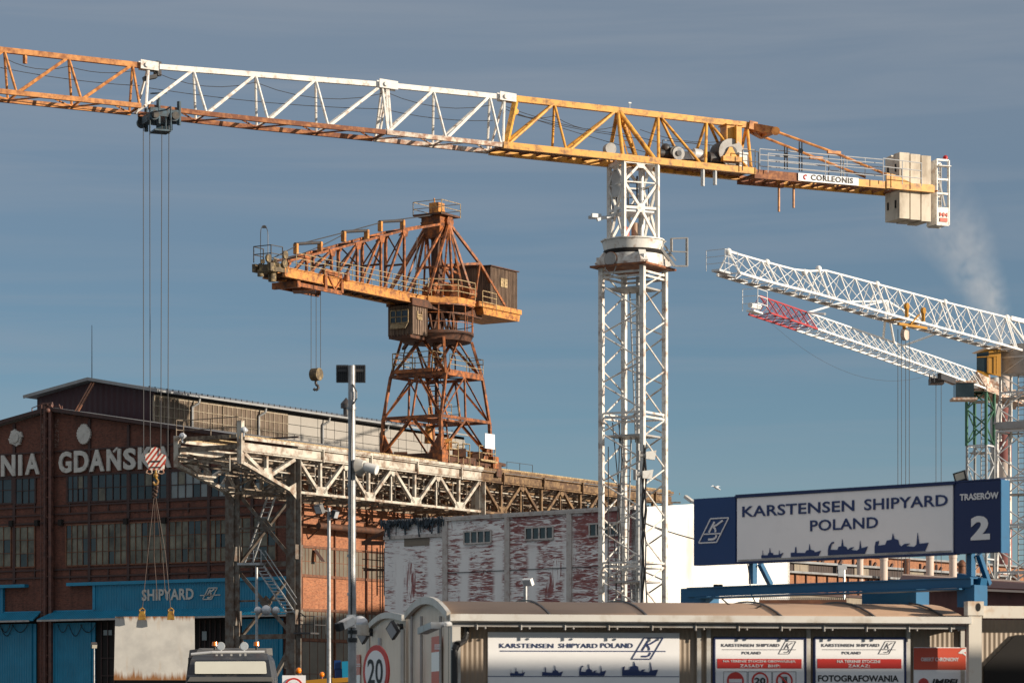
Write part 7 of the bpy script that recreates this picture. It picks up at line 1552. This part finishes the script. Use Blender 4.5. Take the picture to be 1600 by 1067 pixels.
for cx, kind in ((1149, 'bar'), (1187.5, 'num'), (1225.5, 'hand')):
    o = -.018; c = CFW.pt(cx, 1063, o); r = .105
    f = MB(); 
    for p, q in (((-.145, .11), (.145, .11)), ((-.145, .11), (-.145, -.2)), ((.145, .11), (.145, -.2)), ((-.145, -.2), (.145, -.2))): f.beam(c + CFW.d * p[0] + V((0, 0, p[1])), c + CFW.d * q[0] + V((0, 0, q[1])), .005, .004, CFW.n)
    fo = f.build('pictogram_frame', 'grey_ink', b1)
    m = MB(); m.tube(c, c + CFW.n * .005, r, 24); m.build('red_disc', 'sign_red', fo)
    m = MB()
    if kind == 'bar': m.beam(c - CFW.d * .08 + CFW.n * .006, c + CFW.d * .08 + CFW.n * .006, .045, .004, CFW.n); m.build('white_bar', 'white_ink', fo)
    else:
        m.tube(c + CFW.n * .004, c + CFW.n * .008, r * .78, 24); m.build('white_disc', 'white_ink', fo); m = MB()
        if kind == 'num': put_text(m, '20', CFW, cx - 8.5, cx + 8.5, 1058, 1068, o + .012, .03, .004); m.build('number', 'black_ink', fo)
        else:
            m.beam(c + CFW.n * .01 + V((0, 0, -.05)), c + CFW.n * .01, .06, .004, CFW.n)
            for i in range(4): m.beam(c + CFW.n * .01 + CFW.d * (-.024 + .016 * i), c + CFW.n * .01 + CFW.d * (-.026 + .018 * i) + V((0, 0, .05)), .011, .004, CFW.n)
            m.build('hand_mark', 'black_ink', fo); m = MB(); m.beam(c + CFW.n * .014 + CFW.d * -.06 + V((0, 0, .06)), c + CFW.n * .014 + CFW.d * .06 - V((0, 0, .06)), .02, .004, CFW.n); m.build('red_slash', 'sign_red', fo)
b = board('protected_site_sign', 1427, 1511, 1010.5, 1.3, -.04, 'sign_white', 'red and white protected site sign at the right end of the cabin front', 'sign')
m = MB(); rect_on(m, CFW, CFW.s_of(1427) + .01, CFW.s_of(1511) - .01, CFW.pt(1430, 1045.5).z, CFW.pt(1430, 1011.5).z, -.018, .005); rb = m.build('red_panel', 'notice_red', b)
m = MB(); put_text(m, 'OBIEKT CHRONIONY', CFW, 1439, 1498, 1026.5, 1032.5, -.012, .02, .004); m.prism([CFW.pt(1497, 1020, -.012), CFW.pt(1503, 1014, -.012), CFW.pt(1509, 1013, -.012), CFW.pt(1510, 1017, -.012), CFW.pt(1502, 1021, -.012)], CFW.n * .004); m.beam(CFW.pt(1504, 1019, -.01), CFW.pt(1509, 1023, -.01), .02, .004, CFW.n); m.build('white_lettering', 'white_ink', rb)
m = MB(); put_text(m, 'IMPEL', CFW, 1456, 1500, 1060, 1070, -.012, .03, .004, 1.0, .2); m.build('black_lettering', 'black_ink', b)
m = MB(); c = CFW.pt(1443, 1067, -.016); m.tube(c, c + CFW.n * .005, .065, 20); m.build('round_mark', 'redlamp', b)
# notices on the end walls
def notice(px0, px1, ys, mats, label):
    t = thing('wall_notice', CE.pt((px0 + px1) / 2, 1067, .02), label, 'notice')
    for (a, b_), mt in zip(zip(ys, ys[1:]), mats): m = MB(); s0, s1 = T(px0), T(px1); rect_on(m, CE, s1, s0, CE.pt(px0, b_).z, CE.pt(px0, a).z, .012, .012); m.build('panel', mt, t)
    return t
t = notice(677, 690, (995, 1019, 1049, 1085), ('notice_red', 'sign_white', 'notice_red'), 'narrow red and white notice on the end wall beneath the grey wall lamp')
m = MB()
for i in range(3): m.beam(CE.pt(679, 1007 + 3 * i, .028), CE.pt(688, 1007 + 3 * i, .028), .012, .004, CE.n)
m.build('faint_lettering', 'white_ink', t)
t = notice(553, 564.5, (1024, 1055, 1085), ('notice_pale', 'sign_white'), 'faded red notice on the rear cabin end, left of the round 20 sign')
m = MB()
for i in range(2): m.beam(CE.pt(555, 1037 + 3 * i, .028), CE.pt(563, 1037 + 3 * i, .028), .012, .004, CE.n)
m.build('faint_lettering', 'white_ink', t)
# round speed limit signs
def speed_disc(parent, c, d, n, r, th=.02):
    up = V((0, 0, 1)); m = MB(); m.tube(c - n * th, c, r, 40); m.build('red_ring', 'sign_red', parent); m = MB(); m.tube(c, c + n * .006, r * .80, 40); w = m.build('white_face', 'sign_white', parent)
    m = MB(); vs, fs = text_mesh('20', .01); x0, x1 = min(v.x for v in vs), max(v.x for v in vs); y0, y1 = min(v.y for v in vs), max(v.y for v in vs)
    m.add([c + n * (.009 + v.z * .03) + d * (((v.x - x0) / (x1 - x0) - .5) * r * 1.18) + up * (((v.y - y0) / (y1 - y0) - .5) * r * .95) for v in vs], fs); m.build('number', 'black_ink', w)
SPn = V((-.85, -.527, 0)).normalized(); SPd = V((-SPn.y, SPn.x, 0)); SPd = SPd if SPd.x > 0 else -SPd
c = at(587, 1048.5, 38.4); t = thing('speed_sign', V((c.x + .03, c.y + .05, 0)), 'big round speed limit 20 sign standing before the pale cabin ends', 'road sign')
speed_disc(t, c, SPd, SPn, .33); m = MB(); q = c - SPn * .06; m.tube(V((q.x, q.y, 0)), q + V((0, 0, .42)), .025, 8); m.build('post', 'galv', t)
D = 80; c = at(459, 1073, D); t = thing('speed_board', V((c.x, c.y, 0)), 'square white board with round speed limit sign, cut by the bottom edge beside the truck', 'road sign')
m = MB(); m.prism([at(441, 1054.5, D), at(477.5, 1054.5, D), at(477.5, 1094, D), at(441, 1094, D)], V((0, .03, 0))); m.build('board', 'sign_white', t); speed_disc(t, c + V((0, -.03, 0)), V((1, 0, 0)), V((0, -1, 0)), .245); m = MB(); m.tube(V((c.x, c.y + .06, 0)), c + V((0, .06, 0)), .03, 8); m.build('post', 'galv', t)
# lamps and cameras on the cabin ends
def wall_flood(px, py, label, flip=1, mat='flood'):
    c = CE.pt(px, py, .22); w = CE.pt(px + 14, py - 4, .01); t = thing('wall_floodlight', w, label, 'floodlight')
    m = MB(); m.path([w, lerp(w, c, .5) + V((0, 0, .06)), c + V((0, 0, .02))], .015, 6); m.abox(w, .06, .08, .1); m.build('arm', mat, t)
    d = V((.35, -.2, -.6)).normalized(); n_ = V((-.75, -.5, -.25)).normalized(); u = d.cross(n_).normalized()
    m = MB(); m.box(c, d * .09, u * .10, n_ * .022); h = m.build('housing', mat, t); m = MB(); m.box(c + n_ * .024, d * .075, u * .085, n_ * .003); m.build('glass', 'lampglass', h)
wall_flood(567, 992, 'black wall floodlight above the round 20 sign, the lower left one'); wall_flood(614, 984, 'black wall floodlight on the rear cabin end, right of the round 20 sign')
p = CE.pt(697, 973, .06); q = CE.pt(663, 984, .35); t = thing('wall_lamp', p, 'grey street style lamp reaching left from the gate cabin corner', 'lamp'); m = MB(); m.path([CE.pt(703, 974, .02), CE.pt(694, 975, .2), CE.pt(680, 977, .3)], .03, 8); m.build('arm', 'galv_light', t)
m = MB(); m.beam(CE.pt(681, 976.5, .3), CE.pt(660, 985.5, .36), .12, .075); m.build('head', 'galv', t)
c = CE.pt(562, 974, .3); t = thing('dome_camera', c, 'clear dome camera on the rear cabin corner beside the white camera', 'camera'); m = MB(); m.sphere(c + V((0, 0, -.01)), .12, 16, 10); m.build('dome', 'lampglass', t); m = MB(); m.tube(c - V((0, 0, .16)), c - V((0, 0, .02)), .125, 16); m.build('mount', 'cont_trim', t)
# foreground lamp pole with its floodlights, horn and camera
PD = 34; t0 = at(551, 1067, PD); pole = thing('lamp_pole', V((t0.x, t0.y, 0)), 'tall grey steel pole in front carrying two black floodlights at its top', 'lamp pole')
m = MB(); top = at(549.5, 571, PD); a = V((t0.x, PD, 0)); md = lerp(a, top, .55); m.tube(a, md, .05, 14, .046); m.tube(md, top, .044, 14, .040)
for y in (640, 760, 870, 930): q = V((top.x, PD, at(549, y, PD).z)); m.tube(q, q + V((0, 0, .03)), .05, 12)
m.build('pole', 'pole', pole)
m = MB(); m.path([at(551, 600, PD - .05), at(557, 612, PD - .05), at(557, 622, PD - .05), at(551, 632, PD - .05), at(549, 700, PD - .06), at(549, 1000, PD - .06)], .009, 5); m.build('cable', 'black', pole)
for x0, x1 in ((525.5, 545), (553, 571)):
    m = MB(); c = at((x0 + x1) / 2, 584, PD + .1); m.abox(c, (x1 - x0) / F * PD, .08, .19)
    for i in range(6): m.abox(c + V(((i - 2.5) * .021, -.05, 0)), .006, .03, .16)
    h = m.build('floodlight', 'flood', pole); m = MB(); m.abox(c + V((0, -.06, .03)), (x1 - x0) / F * PD * .7, .02, .03); m.build('mounting_bar', 'dark_steel', h)
c = at(581, 731, PD - .1); t = thing('white_camera', c, 'white camera on the tall front pole, before the runway truss', 'camera', None)
m = MB(); m.tube(at(571, 729, PD - .1), at(589, 734, PD - .15), .055, 12); m.build('body', 'white', t); m = MB(); m.tube(at(561, 730, PD - .05), at(571, 728, PD - .1), .10, 14, .06); m.build('shroud', 'cont_trim', t); m = MB(); m.tube(at(553, 730, PD), at(563, 730, PD - .05), .06, 8); m.build('bracket', 'greysteel', t)
c = at(537, 975, PD - .15); t = thing('white_bullet_camera', c, 'white bullet camera with black front low on the tall front pole', 'camera')
m = MB(); m.beam(at(549, 969, PD - .15), at(533, 977.5, PD - .3), .085, .085); m.build('body', 'white', t); m = MB(); m.beam(at(533.5, 977.3, PD - .305), at(527, 980, PD - .34), .088, .088); m.build('lens_hood', 'black', t); m = MB(); m.sphere(at(549, 969, PD - .1), .06, 10, 8); m.tube(at(549, 960, PD - .06), at(549, 980, PD - .06), .055, 10); m.build('bracket', 'white', t)
for y0, y1 in ((985, 992), (996, 1002)):
    pass
m = MB()
for y0, y1 in ((984, 990), (996, 1003)): m.tube(at(550.5, y0, PD), at(550.5, y1, PD), .056, 12)
m.build('clamp', 'black', pole)
# middle lamp post, small yard lamp, thin mast with round lamps, pale floodlight before the shed
def lamp_post(px, D, ytop, label, heads, r=.08):
    q = at(px, ytop, D); t = thing('lamp_post', V((q.x, q.y, 0)), label, 'lamp post'); m = MB(); m.tube(V((q.x, q.y, 0)), q, r * 1.2, 10, r * .8); m.build('pole', 'pole', t)
    for (x, y, w, h, tilt, mat) in heads:
        c = at(x, y, D - .2); m = MB(); n_ = V((math.sin(tilt), -.6, -.4)).normalized(); u = n_.cross(V((0, 0, 1))).normalized(); v = u.cross(n_); k = D / F; m.box(c, u * (w / 2 * k), v * (h / 2 * k), n_ * .08); o = m.build('head', mat, t)
        m = MB(); m.box(c + n_ * .085, u * (w / 2 * k * .85), v * (h / 2 * k * .85), n_ * .01); m.build('glass', 'lens' if D < 105 else 'lampglass', o); m = MB(); m.beam(c, at(px, y + 4, D), .05); m.build('bracket', 'dark_steel', o)
    return t
lamp_post(514, 110, 793, 'slim grey lamp post with two square floodlights before the sunlit brick wall', [(499, 795, 15, 14, -.7, 'flood'), (523, 803, 10, 12, .9, 'flood')], .075)
lamp_post(147, 100, 1011, 'short yard lamp with lit square head before the blue door', [(147, 1007.5, 9, 6.5, .2, 'dark_steel')], .03)
lamp_post(821, 120, 915, 'pale floodlight on a short white post before the red washed wall', [(825, 909, 17, 11, -.5, 'shed_white')], .10)
q = at(401, 886, 160); t = thing('round_lamp_mast', V((q.x, q.y, 0)), 'thin mast with round lamps in front of the runway portal stairs', 'lamp post'); m = MB(); m.tube(V((q.x, q.y, 0)), q, .07, 8); m.build('pole', 'galv', t)
m = MB(); z = at(400, 953, 160).z; m.beam(V((q.x - .3, q.y, z - .1)), V((q.x + 1.6, q.y, z - .1)), .06); m.build('crossbar', 'galv', t)
for px in (403, 416, 431): c = at(px, 953, 159.8); m = MB(); m.sphere(c, .27 if px == 416 else .2, 14, 8); m.build('round_lamp', 'lampglass', t)
# ================================================================ the big sign
SG = Pl(1565, 37, 132.5); sgs = SG.s_of; zT2, zB2 = SG.pt(1565, 749.5).z, SG.pt(1565, 862.5).z
sign = thing('shipyard_sign', SG.at(sgs(1330), zB2 - .4, -.1), 'long blue and white shipyard name sign raised on a blue steel frame above the cabin', 'sign')
def spanel(name, px0, px1, mat, off=0.0, ins=0):
    m = MB(); rect_on(m, SG, sgs(px0), sgs(px1), zB2 + ins, zT2 - ins, off - .12, .12); return m.build(name, mat, sign)
lp = spanel('blue_panel', 1084, 1149, 'sign_blue'); wp = spanel('white_panel', 1152, 1489, 'sign_white', .005, .025); npn = spanel('navy_panel', 1493, 1563.5, 'sign_navy', .004, .004)
m = MB(); a, b = sgs(1149), sgs(1493)
for z in (zT2 - .008, zB2 + .01): m.beam(SG.at(a, z, -.04), SG.at(b, z, -.04), .12, .026, V((0, 0, 1)))
for px in (1150.5, 1491): m.beam(SG.at(sgs(px), zB2, -.03), SG.at(sgs(px), zT2, -.03), .03, .10, SG.d)
m.beam(SG.at(a, zT2 + .012, -.05), SG.at(sgs(1563), zT2 + .012, -.05), .10, .02)
m.build('frame', 'sign_navy', sign)
m = MB(); s = sgs(1565.2); rect_on(m, SG, s - .012, s, zB2 - .005, zT2 + .005, -.17, .18); m.build('edge_plate', 'edge_blue', sign)
m = MB(); rect_on(m, SG, sgs(1154), sgs(1487), zB2 + .03, zB2 + .05, .006, .006); m.build('bottom_strip', 'greysteel', sign)
def szy(px, frac): return zB2 + (zT2 - zB2) * frac
def spx(px, fr):    # pixel row at column px for a height fraction of the board
    q = SG.pt(px, HY); z = szy(px, fr); return HY - (z - CZ) / q.y * F
def stext(mb, s, px0, px1, f1, f0, bold=.01, off=.008, spacing=1.0): put_text(mb, s, SG, px0, px1, spx(px0, f1), spx(px0, f0), off, bold, .006, spacing)
m = MB(); stext(m, 'KARSTENSEN', 1160, 1335, .845, .685, .014, .008, 1.03); stext(m, 'SHIPYARD', 1350.5, 1481, .845, .685, .014, .008, 1.03); stext(m, 'POLAND', 1266, 1372, .585, .425, .014, .008, 1.03); m.build_each('lettering', 'navy_ink', wp)
for k, x0, x1 in ((0, 1190, 1224), (1, 1236, 1283), (2, 1294, 1356), (3, 1367, 1451)): m = MB(); put_ship(m, k, SG, x0, x1, spx(x0, .065), .008, .52); m.build('ship_silhouette', 'navy_ink', wp)
m = MB(); put_logo(m, SG, 1092, 1139, spx(1092, .69), spx(1092, .335), .002, .05, .008); m.build('logo', 'white_ink', lp)
m = MB(); stext(m, 'TRASERÓW', 1500, 1560.5, .86, .745, .03, .008, 1.0); m.build('street_name', 'white_ink', npn)
m = MB(); stext(m, '2', 1517, 1547, .52, .185, .05, .008); m.build('number', 'white_ink', npn)
# legs and frame below it
m = MB()
for px in (1166, 1507):
    s = sgs(px); z0 = SG.pt(px, 912, -.1).z; m.beam(SG.at(s, z0, -.14), SG.at(s, zB2 + .02, -.14), .09, .07, SG.d)
    m.beam(SG.at(s + .07, zB2, -.2), SG.at(s + .07, z0, -.42), .06)
m.build('sign_leg', 'edge_blue', sign)
BP = SG.off(.05); bz = lambda px, y: BP.pt(px, y).z
m = MB(); a, b = BP.s_of(1076), BP.s_of(1519); zc2 = bz(1520, 910)
m.beam(BP.at(a, zc2 + .0, 0), BP.at(b, zc2, 0), .05, .11); m.beam(BP.at(a, zc2 + .06, -.04), BP.at(b, zc2 + .06, -.04), .16, .016); m.beam(BP.at(a + .2, zc2 - .075, -.02), BP.at(b - .1, zc2 - .075, -.02), .30, .018)
m.build('main_beam', 'edge_blue', sign)
m = MB()
for px0, px1, y0, y1, o in ((1062, 1101, 919, 948, .02), (1345, 1430, 922, 952, -.5), (1494, 1521, 914, 948, .03)):
    q0 = BP.pt(px0, y0, o); s0, s1 = BP.s_of(px0, o), BP.s_of(px1, o); rect_on(m, BP, s0, s1, BP.pt(px0, y1, o).z, q0.z - .0, o - .3, .28)
m.beam(BP.pt(1500, 903, -.2), BP.pt(1537, 911, -.2), .14, .12); m.beam(BP.pt(1460, 906, -.6), BP.pt(1530, 905, -.3), .3, .03)
m.build_each('support_block', 'edge_blue', sign)
m = MB(); m.path([SG.pt(1168, 880, .05), SG.pt(1172, 905, .06), SG.pt(1172, 925, .05), SG.pt(1180, 940, .1)], .008, 5); m.abox(SG.pt(1122, 915, -.1), .12, .06, .04); m.build('cable', 'black', sign)
c = SG.pt(1501, 744, -.05); t = thing('sign_floodlight', c, 'small square floodlight perched on the right top of the long shipyard sign', 'floodlight')
n_ = V((-.55, -.8, -.1)).normalized(); u = n_.cross(V((0, 0, 1))).normalized(); v = u.cross(n_).normalized(); u2 = (u * .97 + v * -.22).normalized(); v2 = u2.cross(n_).normalized()
m = MB(); m.box(c, u2 * .085, v2 * .06, n_ * .02); h = m.build('housing', 'flood', t); m = MB(); m.box(c + n_ * .021, u2 * .062, v2 * .042, n_ * .003); m.build('glass', 'lens', h); m = MB(); m.beam(c - n_ * .02, SG.pt(1512, 751, -.08), .03); m.build('bracket', 'dark_steel', t)
q = at(1073, 778, 40.6); t = thing('sign_camera', q, 'small pale lamp sticking out at the left top corner of the long sign', 'lamp'); m = MB(); m.beam(at(1071, 775.5, 40.6), at(1081, 783, 40.5), .05, .04); m.build('head', 'cont_trim', t); m = MB(); m.beam(at(1081, 783, 40.5), SG.pt(1086, 786, -.05), .03); m.build('arm', 'cont_trim', t)

# ================================================================ truck
TD = 82.0; k = TD / F
Q = lambda px, py, d=0.0: at(px, py, TD) + V((0, d, 0))
trk = thing('truck', V((Q(355, 1067).x, TD + 1, 0)), 'dark grey truck cab with amber beacons, round lamps and pale sun visor', 'truck')
m = MB(); z0 = .6
def slab(x0, x1, ya, x2, x3, yb, d0, d1, e0=None, e1=None): # lower then upper outline
    e0 = d0 if e0 is None else e0; e1 = d1 if e1 is None else e1
    m.hexa([Q(x0, ya, d0), Q(x1, ya, d0), Q(x1, ya, d1), Q(x0, ya, d1)], [Q(x2, yb, e0), Q(x3, yb, e0), Q(x3, yb, e1), Q(x2, yb, e1)])
slab(290, 430, 1190, 292, 424, 1056, .05, 2.2); slab(292, 424, 1056, 297, 419, 1030, .05, 2.2, .22, 2.2); slab(297, 419, 1030, 300, 414, 1020, .22, 2.2, .6, 2.2)
cab = m.build('cab', 'truck_grey', trk)
m = MB(); m.hexa([Q(300, 1021, .7), Q(414, 1021, .7), Q(416, 1021, 2.25), Q(298, 1021, 2.25)], [Q(303, 1011, 1.3), Q(410, 1011, 1.3), Q(415, 1009, 2.25), Q(299, 1009, 2.25)]); m.build('roof_deflector', 'truck_light', trk)
m = MB(); m.hexa([Q(285, 1075, .6), Q(300, 1067, .5), Q(302, 1067, 2.6), Q(286, 1075, 2.6)], [Q(287, 1013, 1.5), Q(303, 1011, 1.4), Q(303, 1011, 2.6), Q(287, 1013, 2.6)])
for i in range(5): m.beam(Q(291.5, 1030 + i * 7, .42), Q(297.5, 1030 + i * 7, .42), .05, .12)
m.build('side_fairing', 'dark_steel', trk)
m = MB(); P4 = [(304.5, 1051.5), (304.5, 1035), (306, 1033), (413, 1032.5), (415, 1034.5), (416.5, 1051), (415, 1052), (306, 1052)]; m.prism([Q(x, y, .0) for x, y in P4], V((0, .05, 0))); m.build('sun_visor', 'visor', trk)
m = MB(); m.hexa([Q(293, 1064, -.06), Q(428, 1064, -.06), Q(428, 1064, .1), Q(293, 1064, .1)], [Q(297, 1057, -.02), Q(424, 1057, -.02), Q(424, 1057, .1), Q(297, 1057, .1)]); m.build('brow_strip', 'truck_light', trk)
m = MB(); m.hexa([Q(298, 1150, .02), Q(430, 1150, .02), Q(430, 1150, .1), Q(298, 1150, .1)], [Q(296, 1066, .02), Q(426, 1066, .02), Q(426, 1066, .1), Q(296, 1066, .1)]); m.build('windscreen', 'cabglass', trk)
m = MB(); m.path([Q(297, 1021.5, .3), Q(330, 1018.5, .25), Q(412, 1017.8, .3)], .042, 8)
for px in (337, 345, 360, 374, 382): m.beam(Q(px, 1018, .27), Q(px, 1023.5, .3), .05)
m.build('light_bar', 'chrome', trk)
for px in (330, 396): m = MB(); c = Q(px, 1004, 1.0); m.tube(c - V((0, 0, .055)), c + V((0, 0, .055)), .082, 14, .07); o = m.build('beacon', 'amber', trk); m = MB(); m.tube(c - V((0, 0, .16)), c - V((0, 0, .055)), .035, 8); m.build('stem', 'black', o)
for px in (343, 379.5): m = MB(); c = Q(px, 1008.5, .4); m.tube(c + V((0, .0, 0)), c + V((0, .12, 0)), .115, 20, .06); o = m.build('round_lamp', 'chrome', trk); m = MB(); m.tube(c - V((0, .015, 0)), c, .10, 20); m.build('lens', 'lampglass', o); m = MB(); m.tube(c + V((0, .05, -.11)), c + V((0, .05, -.2)), .02, 6); m.build('stem', 'chrome', o)
for s_ in (-1, 1):
    for y in (.9, 4.5): m = MB(); c = V((Q(360, 1067).x + s_ * 1.0, TD + y, .5)); m.tube(c - V((.15, 0, 0)), c + V((.15, 0, 0)), .5, 20); m.build('wheel', 'black', trk)
m = MB(); m.abox(V((Q(360, 1067).x, TD + 4, .9)), 1.0, 6.0, .35); m.build('chassis', 'dark_steel', trk)
# ================================================================ yellow and blue mobile machine
MD_ = 120.0; Q2 = lambda px, py, d=0.0: at(px, py, MD_) + V((0, d, 0)); c = Q2(520, 1067)
mac = thing('mobile_machine', V((c.x, MD_, 0)), 'yellow and blue mobile machine with amber beacons, half hidden behind the cabin ends', 'machine')
m = MB(); m.hexa([Q2(535, 1062), Q2(562, 1062), Q2(562, 1062, 1.5), Q2(535, 1062, 1.5)], [Q2(534, 1033), Q2(562, 1031), Q2(562, 1031, 1.5), Q2(534, 1033, 1.5)]); m.build('engine_box', 'blue_flat', mac)
m = MB(); m.hexa([Q2(523, 1062, .1), Q2(535, 1062, .1), Q2(535, 1062, 1.2), Q2(523, 1062, 1.2)], [Q2(523, 1044, .1), Q2(535, 1044, .1), Q2(535, 1044, 1.2), Q2(523, 1044, 1.2)]); m.abox(Q2(527, 1038, .2), .25, .2, .35); m.build('control_box', 'sign_blue', mac)
m = MB(); m.beam(Q2(468, 1068, -.2), Q2(522, 1063, -.2), .3, .22); m.beam(Q2(520, 1063, -.25), Q2(560, 1060.5, -.25), .35, .18); m.abox(V((c.x + .4, MD_ + 1, 1.7)), 3.2, 1.6, 2.6); m.build('boom', 'cabyellow', mac)
for i, (px, py, r) in enumerate(((466, 1047, .115), (502.5, 1053, .10), (481, 1067, .08))):
    cc = Q2(px, py, .2); m = MB(); m.sphere(cc, r, 12, 8, 1.05); o = m.build('beacon', 'amber', mac); m = MB(); m.tube(cc - V((0, 0, .5)), cc - V((0, 0, r * .8)), .04, 8); m.build('stem', 'chim_red' if i == 1 else 'dark_steel', o)
for s_ in (-1.2, 1.2): m = MB(); q = V((c.x + s_, MD_ + .2, .55)); m.tube(q - V((0, .2, 0)), q + V((0, .2, 0)), .55, 18); m.build('wheel', 'black', mac)
# ================================================================ gull
g = at(1119.5, 762, 200); m = MB(); bd = V((.55, -.3, -.3)).normalized()
prev = None; prof_ = [(-.26, .02), (-.18, .05), (0, .075), (.12, .06), (.2, .04), (.24, .045), (.28, .03), (.33, .008)]
for (a, ra), (b_, rb) in zip(prof_, prof_[1:]): m.tube(g + bd * a, g + bd * b_, ra, 8, rb, False)
for s_ in (1, -1):
    w = V((.35 * s_, .3 * s_, 0)) if s_ > 0 else V((-.5, -.2, 0)); r0 = g + bd * .08; e1 = r0 + w * .4 + V((0, 0, .15)); e2 = r0 + w * .9 + V((0, 0, .10)); ch_ = bd * -.16
    m.add([r0, e1, e1 + ch_ * .85, r0 + ch_ * 1.2], [(0, 1, 2, 3)]); m.add([e1, e2, e1 + ch_ * .85], [(0, 1, 2)])
m.add([g - bd * .24, g - bd * .36 + V((.05, 0, 0)), g - bd * .36 - V((.05, 0, 0))], [(0, 1, 2)])
o = m.build('gull', 'gull', None, None, g); tag(o, 'white gull in flight just above the left end of the long sign', 'bird')

# ================================================================ plain unseen blocks added outside the frame to shade the yard
cap = MB(); cap.abox((25.5, 23.6, 3.75), 24, 4, 7.5); struct(cap, 'added_yard_shade_block', 'cont_trim')
for v in bpy.data.objects['added_yard_shade_block'].data.vertices:
    x, y = v.co.x - 25.5, v.co.y - 23.6; a = R(10); v.co.x = 25.5 + x * math.cos(a) - y * math.sin(a); v.co.y = 26.6 + x * math.sin(a) + y * math.cos(a)
cap = MB(); cap.abox((62, 182, 12.2), 8, 24, 24.4); struct(cap, 'added_wall_shade_block', 'cont_trim')  # added only to shade the lower brick side wall
